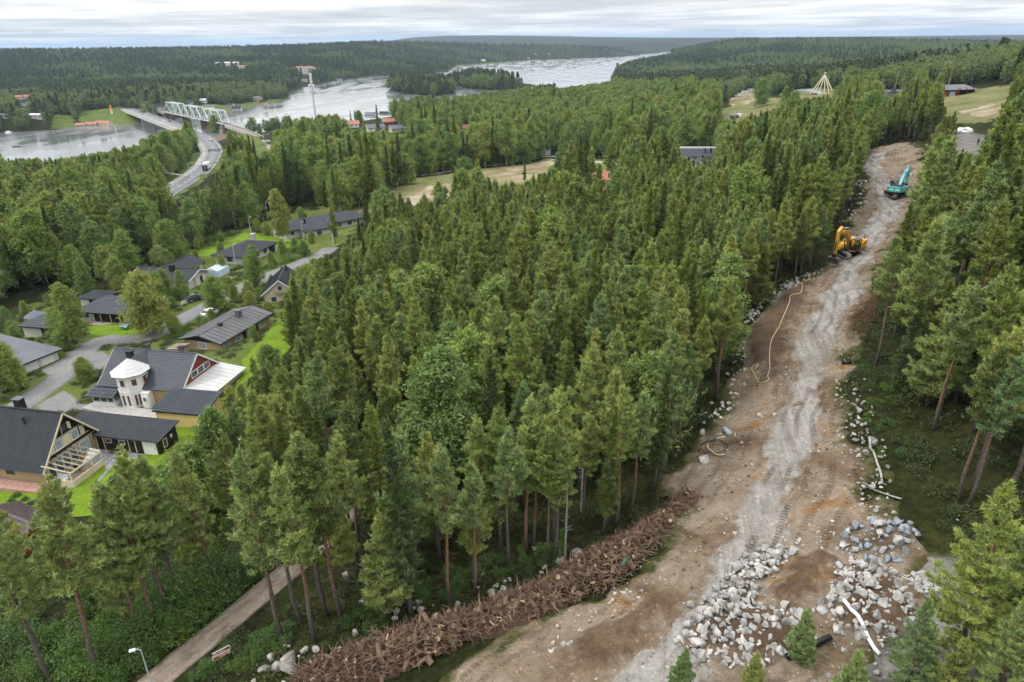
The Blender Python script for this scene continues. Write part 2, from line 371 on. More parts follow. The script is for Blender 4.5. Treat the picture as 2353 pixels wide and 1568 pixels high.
# ------------------------------------------------------------ tree makers
def leaf_mat(name, cols, transl=0.25, nscale=0.9):
    m = bpy.data.materials.new(name); m.use_nodes = True; nt = m.node_tree; nt.nodes.clear(); L = nt.links.new
    out = nd(nt, 'ShaderNodeOutputMaterial'); oi = nd(nt, 'ShaderNodeObjectInfo'); tc = nd(nt, 'ShaderNodeTexCoord')
    k = len(cols)
    c = ramp(nt, oi.outputs['Random'], [((i + 0.5) / k, cc) for i, cc in enumerate(cols)])
    n = nd(nt, 'ShaderNodeTexNoise', i_Scale=nscale, i_Detail=3.0, i_Roughness=0.7); L(tc.outputs['Object'], n.inputs['Vector'])
    v = ramp(nt, n.outputs[0], [(0.32, (0.5, 0.56, 0.55)), (0.5, (1, 1, 1)), (0.68, (1.4, 1.32, 1.12))])
    c = mixc(nt, 1.0, c, v, 'MULTIPLY')
    d = nd(nt, 'ShaderNodeBsdfDiffuse'); t = nd(nt, 'ShaderNodeBsdfTranslucent'); mx = nd(nt, 'ShaderNodeMixShader'); mx.inputs[0].default_value = transl
    L(c, d.inputs[0]); L(mixc(nt, 1.0, c, (1.15, 1.2, 0.7, 1), 'MULTIPLY'), t.inputs[0])
    g = nd(nt, 'ShaderNodeBsdfGlossy', i_Roughness=0.5); g.inputs[0].default_value = (0.8, 0.85, 0.8, 1); m2 = nd(nt, 'ShaderNodeMixShader'); m2.inputs[0].default_value = 0.045
    L(d.outputs[0], mx.inputs[1]); L(t.outputs[0], mx.inputs[2]); L(mx.outputs[0], m2.inputs[1]); L(g.outputs[0], m2.inputs[2]); L(m2.outputs[0], out.inputs[0])
    return m
def bark_mat(name, low, high, p0=0.35, p1=0.6, spots=None, grain=6.0):
    m = bpy.data.materials.new(name); m.use_nodes = True; nt = m.node_tree; b = nt.nodes['Principled BSDF']; L = nt.links.new
    b.inputs['Roughness'].default_value = 0.9; b.inputs['Specular IOR Level'].default_value = 0.15
    tc = nd(nt, 'ShaderNodeTexCoord'); sep = nd(nt, 'ShaderNodeSeparateXYZ'); L(tc.outputs['Generated'], sep.inputs[0])
    oi = nd(nt, 'ShaderNodeObjectInfo')
    zz = mth(nt, 'ADD', sep.outputs[2], mth(nt, 'MULTIPLY', mth(nt, 'SUBTRACT', oi.outputs['Random'], 0.5), 0.35))
    c = ramp(nt, zz, [(p0, low), (p1, high)])
    n = nd(nt, 'ShaderNodeTexNoise', i_Scale=grain, i_Detail=4.0); L(tc.outputs['Object'], n.inputs['Vector'])
    v = ramp(nt, n.outputs[0], [(0.35, spots or (0.6, 0.6, 0.6)), (0.55, (1, 1, 1)), (0.7, (1.3, 1.3, 1.3))])
    L(mixc(nt, 1.0, c, v, 'MULTIPLY'), b.inputs['Base Color'])
    return m
M['pine'] = leaf_mat('pine_needles', [(0.235, 0.315, 0.08), (0.33, 0.39, 0.10), (0.255, 0.34, 0.125), (0.36, 0.385, 0.10), (0.20, 0.295, 0.12), (0.33, 0.40, 0.125), (0.16, 0.205, 0.06), (0.28, 0.32, 0.085)], 0.13)
M['spruce'] = leaf_mat('spruce_needles', [(0.075, 0.115, 0.034), (0.13, 0.17, 0.03), (0.085, 0.13, 0.04), (0.17, 0.205, 0.03)], 0.28)
M['birch'] = leaf_mat('birch_leaves', [(0.215, 0.30, 0.065), (0.145, 0.23, 0.055), (0.265, 0.315, 0.07), (0.18, 0.275, 0.08), (0.29, 0.31, 0.075), (0.16, 0.24, 0.07)], 0.34)
M['shrub'] = leaf_mat('shrub_leaves', [(0.072, 0.15, 0.022), (0.10, 0.19, 0.022), (0.055, 0.11, 0.028), (0.12, 0.19, 0.03)], 0.3, 1.6)
M['far_pine_shaded'] = leaf_mat('far_needles_with_shade', [(0.075, 0.105, 0.045), (0.10, 0.135, 0.05), (0.085, 0.12, 0.055), (0.06, 0.09, 0.042)], 0.2, 0.25)  # needle colour darkened to carry the self-shadow these sparse crowns lack
M['far_birch_shaded'] = leaf_mat('far_leaves_with_shade', [(0.14, 0.195, 0.058), (0.105, 0.15, 0.05), (0.165, 0.20, 0.058), (0.12, 0.17, 0.06)], 0.25, 0.25)  # leaf colour darkened likewise, the crown's own shade put into it
M['heath'] = leaf_mat('heath_leaves', [(0.045, 0.065, 0.016), (0.07, 0.085, 0.018)], 0.2, 0.5)
M['pine_bark'] = bark_mat('pine_bark', (0.12, 0.10, 0.085), (0.21, 0.12, 0.068), 0.2, 0.55)
M['spruce_bark'] = bark_mat('spruce_bark', (0.12, 0.105, 0.09), (0.10, 0.085, 0.07))
M['birch_bark'] = bark_mat('birch_bark', (0.42, 0.40, 0.37), (0.36, 0.33, 0.28), 0.3, 0.9, (0.25, 0.25, 0.25), 3.0)
M['dead_wood'] = bark_mat('dead_wood', (0.26, 0.24, 0.21), (0.38, 0.36, 0.33))
def nrm(a): return a / np.maximum(np.linalg.norm(a, axis=-1, keepdims=True), 1e-9)
def tufts(r, C, D, k, ln, wd, spread):
    """k blades (single triangles) round every centre C, fanned about direction D"""
    n = len(C); C = np.repeat(C, k, 0); D = nrm(np.repeat(D, k, 0) + spread * r.normal(size=(n * k, 3)))
    s = nrm(np.cross(D, r.normal(size=(n * k, 3)))) * (wd * (0.7 + 0.6 * r.random((n * k, 1))) / 2)
    l = ln * (0.65 + 0.7 * r.random((n * k, 1)))
    C = C - D * l * 0.25
    V = np.stack([C - s, C + s, C + D * l], 1).reshape(-1, 3)
    return V
def leaves(r, C, size, spread, k):
    n = len(C) * k; c = np.repeat(C, k, 0) + r.normal(size=(n, 3)) * spread
    a = nrm(r.normal(size=(n, 3)) * np.array([1, 1, 0.75])); b = nrm(np.cross(a, r.normal(size=(n, 3)))); sz = size * (0.6 + 0.8 * r.random((n, 1)))
    return np.stack([c - a * sz * 0.5, c + b * sz * 0.36, c + a * sz * 0.5], 1).reshape(-1, 3)
def trimesh(name, V, m): return npmesh(name, V, np.arange(len(V)).reshape(-1, 3), m)
def trunk_pts(r, hh, lean=0.015):
    n = 7; zs = np.linspace(0, 1, n); off = np.cumsum(r.normal(size=(n, 2)) * hh * lean * 0.35, 0); off[0] = 0
    return [(off[i, 0], off[i, 1], hh * zs[i] - (0.6 if i == 0 else 0)) for i in range(n)]
def at_trunk(tp, z):
    zs = [p[2] for p in tp]; return np.array([np.interp(z, zs, [p[0] for p in tp]), np.interp(z, zs, [p[1] for p in tp]), z])
def pine(seed, hh, cb, Rm, dens=13, k=6, stubs=22, ln=0.40, wd=0.11, full=0.95):
    r = rng(seed); tp = trunk_pts(r, hh); rb = 0.011 * hh + 0.02
    tm = MB(); tm.tube(tp, [rb * (1 - 0.93 * (i / 6) ** 1.1) for i in range(7)], 7)
    C, D = [], []; z = cb * hh; span = hh - z
    while z < hh - 0.25:
        t = (z - cb * hh) / span
        prof = min(1.0, (t + 0.10) / 0.32) ** 0.7 * max(0.0, 1 - t) ** full * 1.12
        for j in range(int(r.integers(4, 7))):
            L = Rm * prof * r.uniform(0.5, 1.22) + 0.22
            az = r.uniform(0, 6.283); e = R(-8 + 58 * t ** 1.2 + r.normal() * 9)
            out = np.array([math.cos(az), math.sin(az), 0]); lat = np.array([-out[1], out[0], 0]); b = at_trunk(tp, z)
            f = lambda s: b + out * (L * s * math.cos(e)) + np.array([0, 0, 1]) * (L * s * math.sin(e) + 0.22 * L * s * s)
            if L > 0.5: tm.tube([b, f(0.5), f(0.95)], [0.012 * L + 0.012, 0.008 * L + 0.008, 0.006], 3, False)
            m = int(L * dens / 4) + 2; rp = np.repeat
            s = np.sqrt(r.uniform(0.03, 1.0, m)); w = r.normal(size=m) * 0.26 * L * np.clip(1.25 - s, 0.12, 1)
            s = np.clip(rp(s, 5) + r.normal(size=5 * m) * 0.09 / L, 0.02, 1.1); w = rp(w, 5) + r.normal(size=5 * m) * 0.09; m *= 5
            P = b + np.outer(L * s * math.cos(e), out) + np.outer(w, lat) + np.outer(L * s * math.sin(e) + 0.22 * L * s * s + np.abs(w) * 0.15 + r.normal(size=m) * 0.07, [0, 0, 1])
            C.append(P); D.append(out * 0.55 + np.outer(np.sign(w) * 0.45, lat) + np.array([0, 0, 0.75]))
        z += r.uniform(0.32, 0.52)
    top = at_trunk(tp, hh); m = 10
    C.append(top + r.normal(size=(m, 3)) * [0.09, 0.09, 0.22]); D.append(np.tile([0, 0, 1.6], (m, 1)))
    for j in range(stubs):
        z = r.uniform(0.28 * cb * hh, cb * hh * 1.05); az = r.uniform(0, 6.283); L = r.uniform(0.3, 1.5) * (z / (cb * hh)); b = at_trunk(tp, z)
        o = np.array([math.cos(az), math.sin(az), r.uniform(-0.35, 0.1)]); tm.tube([b, b + o * L * 0.6, b + o * L + [0, 0, 0.06]], [0.022, 0.014, 0.006], 3, False)
    V = tufts(r, np.concatenate(C), np.concatenate(D), k, ln, wd, 0.55)
    return tm.mesh('pine_trunk', M['pine_bark'], True), trimesh('pine_crown', V, M['pine'])
def spruce(seed, hh, cb, Rm, dens=15, k=5, ln=0.38, wd=0.09):
    r = rng(seed); tp = trunk_pts(r, hh, 0.008); rb = 0.011 * hh + 0.02
    tm = MB(); tm.tube(tp, [rb * (1 - 0.95 * (i / 6)) for i in range(7)], 7)
    C, D = [], []; z = cb * hh; span = hh - z
    while z < hh - 0.2:
        t = (z - cb * hh) / span; prof = (1 - t) ** 0.85 * min(1, 0.65 + t * 2.5)
        for j in range(int(r.integers(4, 7))):
            L = Rm * prof * r.uniform(0.55, 1.2) + 0.16; az = r.uniform(0, 6.283); e = R(-24 + 55 * t + r.normal() * 7)
            out = np.array([math.cos(az), math.sin(az), 0]); lat = np.array([-out[1], out[0], 0]); b = at_trunk(tp, z)
            m = int(L * dens) + 3; s = r.uniform(0.12, 1.0, m); w = r.normal(size=m) * 0.17 * L * np.clip(1.2 - s, 0.15, 1)
            P = b + np.outer(L * s * math.cos(e), out) + np.outer(w, lat) + np.outer(L * s * math.sin(e) + 0.25 * L * s ** 3 - np.abs(w) * 0.3 - r.random(m) * 0.18, [0, 0, 1])
            C.append(P); D.append(out * 0.7 + np.outer(np.sign(w) * 0.5, lat) + np.array([0, 0, -0.25 + 0.9 * t]))
        z += r.uniform(0.26, 0.4)
    C.append(at_trunk(tp, hh) + r.normal(size=(8, 3)) * [0.05, 0.05, 0.2]); D.append(np.tile([0, 0, 2.0], (8, 1)))
    for j in range(16):
        zz = r.uniform(0.15 * cb * hh, cb * hh); az = r.uniform(0, 6.283); L = r.uniform(0.4, 1.2); b = at_trunk(tp, zz)
        tm.tube([b, b + np.array([math.cos(az), math.sin(az), -0.35]) * L], [0.015, 0.005], 3, False)
    V = tufts(r, np.concatenate(C), np.concatenate(D), k, ln, wd, 0.42)
    return tm.mesh('spruce_trunk', M['spruce_bark'], True), trimesh('spruce_crown', V, M['spruce'])
def birch(seed, hh, cb, Rm, nl=58, dens=20, k=6, size=0.4, droop=0.45, mt='birch', bark='birch_bark'):
    r = rng(seed); tp = trunk_pts(r, hh * 0.93, 0.022); rb = 0.0085 * hh + 0.02
    tm = MB(); tm.tube(tp, [rb * (1 - 0.92 * (i / 6)) for i in range(7)], 7); C = []
    for j in range(nl):
        t = (j + r.random()) / nl; z = hh * (cb * 0.85 + (0.93 - cb * 0.85) * t)
        prof = (max(0.02, math.sin(math.pi * min(1, t * 0.86 + 0.14))) ** 0.6)
        L = Rm * prof * r.uniform(0.7, 1.2) * 1.1 + 0.3; az = j * 2.4 + r.normal() * 0.4; e = R(28 + 40 * t + r.normal() * 10)
        out = np.array([math.cos(az), math.sin(az), 0]); b = at_trunk(tp, min(z, hh * 0.92))
        q = lambda s: b + out * (L * np.asarray(s)[..., None] * math.cos(e)) + np.array([0, 0, 1.0]) * (L * np.asarray(s)[..., None] * math.sin(e) - droop * L * np.asarray(s)[..., None] ** 2.2)
        tm.tube([b, q(0.5), q(0.9)], [0.014 * L + 0.01, 0.01 * L, 0.006], 3, False)
        m = int(L * dens) + 6; s = r.uniform(0.25, 1.05, m)
        P = q(s) + r.normal(size=(m, 3)) * (0.13 * L + 0.12) * np.array([1, 1, 0.75]); P[:, 2] -= np.abs(r.normal(size=m)) * droop * 0.5
        C.append(P)
    V = leaves(r, np.concatenate(C), size, 0.17, k)
    return tm.mesh('birch_trunk', M[bark], True), trimesh('birch_crown', V, M[mt])
def bush(seed, hh, Rm, n=260, k=6, size=0.2, mt='shrub'):
    r = rng(seed); tm = MB()
    for j in range(7):
        a = r.uniform(0, 6.28); q = r.uniform(0.3, 0.8) * Rm; tm.tube([(0, 0, -0.15), (math.cos(a) * q * 0.4, math.sin(a) * q * 0.4, hh * 0.4), (math.cos(a) * q, math.sin(a) * q, hh * 0.8)], [0.03, 0.02, 0.008], 4, False)
    d = nrm(r.normal(size=(n, 3))); d[:, 2] = np.abs(d[:, 2]); rad = r.uniform(0.45, 1.0, (n, 1)) ** 0.5
    lob = 1 + 0.22 * np.sin(3 * np.arctan2(d[:, 1], d[:, 0]) + seed)[:, None] + 0.12 * r.normal(size=(n, 1))
    C = d * rad * lob * np.array([Rm, Rm, hh * 0.92]); C[:, 2] += 0.06 * hh
    return tm.mesh('stem', M['spruce_bark']), trimesh('foliage', leaves(r, C, size, 0.10 * Rm + 0.05, k), M[mt])
PINES = [pine(11 + i, hh, cb, rm) for i, (hh, cb, rm) in enumerate([(14.5, .46, 1.75), (15, .53, 1.65), (13.5, .40, 1.85), (16, .57, 1.8), (14, .48, 1.4), (11.5, .34, 1.6), (15, .5, 2.05), (10, .12, 1.95)])]
PINEH = [14.5, 15, 13.5, 16, 14, 11.5, 15, 10, 14]
PINES.append(pine(29, 14, .12, 2.9, 17, 7, 8, .36, .075))
SPRUCES = [spruce(31 + i, hh, cb, rm) for i, (hh, cb, rm) in enumerate([(16, .10, 1.6), (14, .2, 1.2), (18, .22, 1.4), (11, .05, 1.5), (13, .25, 1.0)])]
SPRUCEH = [16, 14, 18, 11, 13]
BIRCHES = [birch(51 + i, hh, cb, rm) for i, (hh, cb, rm) in enumerate([(15, .18, 3.7), (17, .26, 3.5), (13, .1, 3.9), (16, .18, 2.8), (11, .08, 3.4)])]
BIRCHH = [15, 17, 13, 16, 11]
BUSHES = [bush(71 + i, hh, rm) for i, (hh, rm) in enumerate([(1.6, 1.1), (2.4, 1.4), (1.0, 1.0), (3.2, 1.9)])]
# simpler crowns for the woods far away
def far_tree(seed, kind):
    r = rng(seed)
    if kind == 'conifer':
        n = 130; t = r.random(n) ** 0.8; z = 3.0 + 12.5 * t; rad = 2.7 * (1 - t) ** 0.6 * np.sqrt(r.uniform(0.3, 1, n)) + 0.1; a = r.uniform(0, 6.283, n)
        C = np.stack([np.cos(a) * rad, np.sin(a) * rad, z], -1); D = np.stack([np.cos(a) * 0.7, np.sin(a) * 0.7, 0.3 + 0 * a], -1)
        return trimesh('crown', tufts(r, C, D, 3, 1.7, 0.9, 0.5), M['far_pine_shaded'])
    n = 150; d = nrm(r.normal(size=(n, 3))); rad = r.uniform(0.5, 1, (n, 1)) ** 0.4
    C = d * rad * np.array([3.0, 3.0, 5.2]) * (1 + 0.15 * r.normal(size=(n, 1))) + np.array([0, 0, 7.6])
    return trimesh('crown', leaves(r, C, 1.25, 0.35, 4), M['far_birch_shaded'])
FAR_C = [far_tree(91 + i, 'conifer') for i in range(3)]; FAR_B = [far_tree(95 + i, 'leafy') for i in range(3)]
def far_trunk(m):
    mb = MB(); mb.tube([(0, 0, -1), (0, 0, 9)], [0.2, 0.1], 5); return mb.mesh('trunk', m)
FAR_T = far_trunk(M['spruce_bark'])
# ------------------------------------------------------------ draped ground patches, roads
CLEAR = []    # world polygons where no tree of the woods stands
KEEP = []     # sight lines that stay open in the photograph (view pixels)
def noise2(x, y, s, seed=0):
    x = x / s + seed * 17.3; y = y / s - seed * 9.1
    xi = np.floor(x).astype(np.int64); yi = np.floor(y).astype(np.int64); fx = smooth(x - xi); fy = smooth(y - yi)
    def hh(a, b):
        n = (a * 374761393 + b * 668265263 + seed * 1442695) & 0x7fffffff; n = ((n ^ (n >> 13)) * 1274126177) & 0x7fffffff
        return ((n ^ (n >> 16)) & 0xffff) / 65535.0
    return (hh(xi, yi) * (1 - fx) + hh(xi + 1, yi) * fx) * (1 - fy) + (hh(xi, yi + 1) * (1 - fx) + hh(xi + 1, yi + 1) * fx) * fy
def drape(name, poly, res, m, off=0.08, label=None, bump=0.0, ragged=0.0, zfun=None, clear=True, kind='structure', edge=None, tread=False):
    """a sheet laid over the ground inside a polygon; its rim dips just under the ground"""
    poly = np.asarray(poly); x0, y0 = poly.min(0) - res; x1, y1 = poly.max(0) + res
    xs = np.arange(x0, x1 + res, res); ys = np.arange(y0, y1 + res, res); X, Y = np.meshgrid(xs, ys)
    d = pdist(X, Y, poly) * np.where(inpoly(X, Y, poly), 1, -1)
    if ragged: d = d + (noise2(X, Y, 3.1, 3) - 0.5) * ragged + (noise2(X, Y, 1.1, 4) - 0.5) * ragged * 0.6
    Z = H(X, Y) + (edge(d) if edge else off * smooth(d / max(res * 1.5, 0.5) + 0.6) - 0.0)
    if edge is None: Z = np.where(d < -res * 0.4, Z - off - 0.12, Z)
    if bump: Z = Z + bump * smooth(d / 1.5) * ((noise2(X, Y, 2.3, 1) - 0.5) + 0.6 * (noise2(X, Y, 0.9, 2) - 0.5))
    if zfun is not None: Z = Z + zfun(X, Y, d)
    ok = d > -res * 1.3; c = ok[:-1, :-1] & ok[1:, :-1] & ok[:-1, 1:] & ok[1:, 1:]
    idx = np.arange(X.size).reshape(X.shape)
    F = np.stack([idx[:-1, :-1], idx[:-1, 1:], idx[1:, 1:], idx[1:, :-1]], -1)[c]
    used = np.unique(F); mp = np.zeros(X.size, np.int64); mp[used] = np.arange(len(used))
    V = np.stack([X, Y, Z], -1).reshape(-1, 3)[used]
    me = npmesh(name, V, mp[F], m, True); me.attributes.new('edge', 'FLOAT', 'POINT').data.foreach_set('value', d.ravel()[used].astype(np.float32))
    if tread:
        q = V[:, None, :2] - HAUL[None, ::2]; k = np.argmin((q ** 2).sum(-1), 1); T = nrm(np.gradient(HAUL[::2], axis=0))[k]; q = V[:, :2] - HAUL[::2][k]
        for nm, val in (('along', k * 2.0 + (q * T).sum(-1)), ('across', q[:, 0] * T[:, 1] - q[:, 1] * T[:, 0])): me.attributes.new(nm, 'FLOAT', 'POINT').data.foreach_set('value', val.astype(np.float32))
    o = bpy.data.objects.new(name, me); link(o); tag(o, label, kind=kind)
    if clear: CLEAR.append(poly)
    return o
def spline(pts, step):
    pts = [np.asarray(p, float) for p in pts]; P = [pts[0]] + pts + [pts[-1]]; out = []
    for i in range(1, len(P) - 2):
        a, b, c, d = P[i - 1:i + 3]; n = max(2, int(np.linalg.norm(c - b) / step))
        for t in np.arange(n) / n:
            out.append(0.5 * (2 * b + (c - a) * t + (2 * a - 5 * b + 4 * c - d) * t * t + (3 * b - a - 3 * c + d) * t ** 3))
    out.append(pts[-1]); return np.array(out)
def ribbon(name, path, offs, m, label=None, zoff=0.1, kind='structure', parent=None, clear=True, zabs=None, skirt=0.0):
    """a road strip between two lateral offsets along a path of x,y(,z)"""
    P = np.asarray(path); T = np.gradient(P[:, :2], axis=0); T = nrm(T); Nn = np.stack([T[:, 1], -T[:, 0]], -1)
    zc = P[:, 2] if P.shape[1] > 2 else None
    rows = []
    for o in offs:
        xy = P[:, :2] + Nn * o; z = (zc if zc is not None else H(xy[:, 0], xy[:, 1])) + zoff; rows.append(np.column_stack([xy, z]))
    if skirt:
        rows = [rows[0] - [0, 0, skirt]] + rows + [rows[-1] - [0, 0, skirt]]
    n = len(P); V = np.concatenate(rows); F = []
    for k in range(len(rows) - 1):
        i = np.arange(n - 1); F.append(np.stack([k * n + i, (k + 1) * n + i, (k + 1) * n + i + 1, k * n + i + 1], -1))
    o = bpy.data.objects.new(name, npmesh(name, V, np.concatenate(F), m, False)); link(o, parent)
    if parent is None: tag(o, label, kind=kind)
    if clear:
        L = P[:, :2] + Nn * (min(offs) - 1.0); Rr = P[:, :2] + Nn * (max(offs) + 1.0); st = max(1, n // 40)
        CLEAR.append(np.concatenate([L[::st], L[-1:], Rr[::-1][::st], Rr[:1]]))
    return o
def dirt_cols(nt, stops, s1, s2, along=None):
    L = nt.links.new; v = nd(nt, 'ShaderNodeTexCoord').outputs['Object']
    n1 = nd(nt, 'ShaderNodeTexNoise', i_Scale=s1, i_Detail=7.0, i_Roughness=0.62, i_Distortion=0.6); L(v, n1.inputs['Vector'])
    n2 = nd(nt, 'ShaderNodeTexNoise', i_Scale=s2, i_Detail=9.0, i_Roughness=0.78); L(v, n2.inputs['Vector'])
    c = ramp(nt, n1.outputs[0], stops)
    c = mixc(nt, 1.0, c, ramp(nt, n2.outputs[0], [(0.3, (0.62, 0.62, 0.62)), (0.5, (1, 1, 1)), (0.68, (1.28, 1.27, 1.25))]), 'MULTIPLY')
    if along is not None:   # wheel-worn streaks running along the track
        mp = nd(nt, 'ShaderNodeMapping', vector_type='TEXTURE'); mp.inputs['Rotation'].default_value = (0, 0, R(along)); mp.inputs['Scale'].default_value = (26, 1.0, 1.0); L(v, mp.inputs[0])
        n3 = nd(nt, 'ShaderNodeTexNoise', i_Scale=1.3, i_Detail=6.0, i_Roughness=0.65); L(mp.outputs[0], n3.inputs['Vector'])
        c = mixc(nt, 0.8, c, ramp(nt, n3.outputs[0], [(0.34, (0.62, 0.58, 0.53)), (0.5, (1, 1, 1)), (0.66, (1.22, 1.23, 1.25))]), 'MULTIPLY')
    return c, n2.outputs[0]
def dirt_mat(name, stops, s1=0.35, s2=2.5, along=None, under=None, fade=1.6, tread=0.0, specks=0.0):
    """loose ground; near its rim it mixes into the ground named by 'under'"""
    m = bpy.data.materials.new(name); m.use_nodes = True; nt = m.node_tree; b = nt.nodes['Principled BSDF']; L = nt.links.new
    b.inputs['Roughness'].default_value = 0.95; b.inputs['Specular IOR Level'].default_value = 0.1
    c, n2 = dirt_cols(nt, stops, s1, s2, along)
    if under:
        c0, _ = dirt_cols(nt, *under); at = nd(nt, 'ShaderNodeAttribute', attribute_name='edge')
        nz = nd(nt, 'ShaderNodeTexNoise', i_Scale=0.9, i_Detail=6.0, i_Roughness=0.7); L(nd(nt, 'ShaderNodeTexCoord').outputs['Object'], nz.inputs['Vector'])
        f = mth(nt, 'ADD', mth(nt, 'DIVIDE', at.outputs['Fac'], fade), mth(nt, 'MULTIPLY', mth(nt, 'SUBTRACT', nz.outputs[0], 0.55), 2.6))
        c = mixc(nt, ramp(nt, f, [(0.1, (0, 0, 0)), (0.75, (1, 1, 1))]), c0, c)
    hgt = n2
    if specks:   # small stones and clods lying in the earth
        v = nd(nt, 'ShaderNodeTexCoord').outputs['Object']
        for sc2, col2 in ((3.2, (1.75, 1.75, 1.7, 1)), (5.5, (0.45, 0.42, 0.4, 1)), (7.5, (1.6, 1.58, 1.55, 1))):
            vo = nd(nt, 'ShaderNodeTexVoronoi', i_Scale=sc2); L(v, vo.inputs['Vector']); wn = nd(nt, 'ShaderNodeSeparateColor'); L(vo.outputs['Color'], wn.inputs[0])
            f = mth(nt, 'MULTIPLY', ramp(nt, vo.outputs['Distance'], [(0.22, (1, 1, 1)), (0.34, (0, 0, 0))]), mth(nt, 'GREATER_THAN', wn.outputs[0], 1 - specks)); c = mixc(nt, f, c, mixc(nt, 1.0, c, col2, 'MULTIPLY'))
    if tread:    # prints of crawler tracks and tyres running along the strip
        al = nd(nt, 'ShaderNodeAttribute', attribute_name='along').outputs['Fac']; ac = nd(nt, 'ShaderNodeAttribute', attribute_name='across').outputs['Fac']
        wob = nd(nt, 'ShaderNodeTexNoise', i_Scale=0.07, i_Detail=2.0); L(nd(nt, 'ShaderNodeTexCoord').outputs['Object'], wob.inputs['Vector'])
        ac = mth(nt, 'ADD', ac, mth(nt, 'MULTIPLY', mth(nt, 'SUBTRACT', wob.outputs[0], 0.5), 5.0))
        band = ramp(nt, mth(nt, 'SINE', mth(nt, 'MULTIPLY', ac, 4.1)), [(0.35, (0, 0, 0)), (0.7, (1, 1, 1))])
        pat = nd(nt, 'ShaderNodeTexNoise', i_Scale=0.16, i_Detail=3.0); L(nd(nt, 'ShaderNodeTexCoord').outputs['Object'], pat.inputs['Vector'])
        band = mth(nt, 'MULTIPLY', band, ramp(nt, pat.outputs[0], [(0.42, (0, 0, 0)), (0.56, (1, 1, 1))]))
        bars = ramp(nt, mth(nt, 'SINE', mth(nt, 'MULTIPLY', al, 17.0)), [(0.3, (0.55, 0.53, 0.5)), (0.7, (1.05, 1.05, 1.05))])
        c = mixc(nt, mth(nt, 'MULTIPLY', band, tread), c, mixc(nt, 1.0, mixc(nt, 1.0, c, (0.82, 0.8, 0.77, 1), 'MULTIPLY'), bars, 'MULTIPLY'))
    L(c, b.inputs['Base Color'])
    bp = nd(nt, 'ShaderNodeBump', i_Strength=0.6, i_Distance=0.09); L(hgt, bp.inputs['Height']); L(bp.outputs[0], b.inputs['Normal'])
    return m
DIRT = ([(0.30, (0.095, 0.062, 0.037)), (0.40, (0.14, 0.10, 0.065)), (0.5, (0.185, 0.145, 0.105)), (0.58, (0.22, 0.178, 0.136)), (0.66, (0.20, 0.115, 0.048)), (0.74, (0.16, 0.115, 0.075))], 0.17, 1.9)
MOSS = ([(0.3, (0.035, 0.04, 0.014)), (0.5, (0.05, 0.055, 0.016)), (0.7, (0.10, 0.075, 0.04))], 0.3, 1.7)
M['dirt'] = dirt_mat('dug_earth', *DIRT, under=MOSS, fade=1.4, tread=0.55, specks=0.16)
M['track'] = dirt_mat('packed_gravel', [(0.3, (0.18, 0.165, 0.148)), (0.5, (0.25, 0.234, 0.214)), (0.7, (0.32, 0.303, 0.28))], 0.3, 2.6, along=77, under=DIRT, fade=1.3, tread=0.8, specks=0.07)
M['bank'] = dirt_mat('brown_bank', [(0.3, (0.062, 0.04, 0.025)), (0.5, (0.095, 0.063, 0.04)), (0.7, (0.14, 0.10, 0.066))], 0.4, 2.4, under=DIRT, fade=1.6, specks=0.12)
M['path'] = dirt_mat('forest_track', [(0.3, (0.16, 0.125, 0.09)), (0.5, (0.235, 0.19, 0.15)), (0.7, (0.28, 0.24, 0.19))], 0.5, 2.8, along=50)
M['sand'] = dirt_mat('sandy_lot', [(0.3, (0.12, 0.12, 0.045)), (0.44, (0.18, 0.15, 0.075)), (0.54, (0.27, 0.22, 0.14)), (0.62, (0.36, 0.31, 0.245)), (0.7, (0.22, 0.18, 0.10))], 0.05, 0.6)
M['heathground'] = dirt_mat('dry_grass', [(0.3, (0.085, 0.105, 0.035)), (0.5, (0.15, 0.148, 0.06)), (0.7, (0.22, 0.185, 0.105))], 0.09, 0.9)
M['grass'] = dirt_mat('grass_turf', [(0.3, (0.06, 0.09, 0.02)), (0.5, (0.09, 0.12, 0.026)), (0.7, (0.13, 0.145, 0.045))], 0.15, 1.1)
M['lawn'] = dirt_mat('lawn_turf', [(0.3, (0.09, 0.155, 0.012)), (0.5, (0.125, 0.2, 0.014)), (0.7, (0.16, 0.225, 0.024))], 0.35, 3.0)
M['asphalt'] = dirt_mat('worn_asphalt', [(0.3, (0.155, 0.155, 0.155)), (0.5, (0.19, 0.19, 0.19)), (0.7, (0.225, 0.22, 0.215))], 0.25, 3.5)
M['asphalt2'] = dirt_mat('road_asphalt', [(0.3, (0.165, 0.17, 0.18)), (0.7, (0.215, 0.22, 0.23))], 0.1, 2.0)
M['walkway'] = dirt_mat('pale_walkway', [(0.3, (0.30, 0.29, 0.275)), (0.7, (0.36, 0.345, 0.325))], 0.1, 2.0)
M['gravelgrey'] = dirt_mat('grey_gravel', [(0.3, (0.09, 0.08, 0.07)), (0.5, (0.155, 0.145, 0.135)), (0.7, (0.24, 0.23, 0.22))], 0.3, 3.5, under=MOSS, fade=2.0)
M['white'] = mat('white_paint', (0.75, 0.75, 0.74), 0.6, 0.06, 1.5)
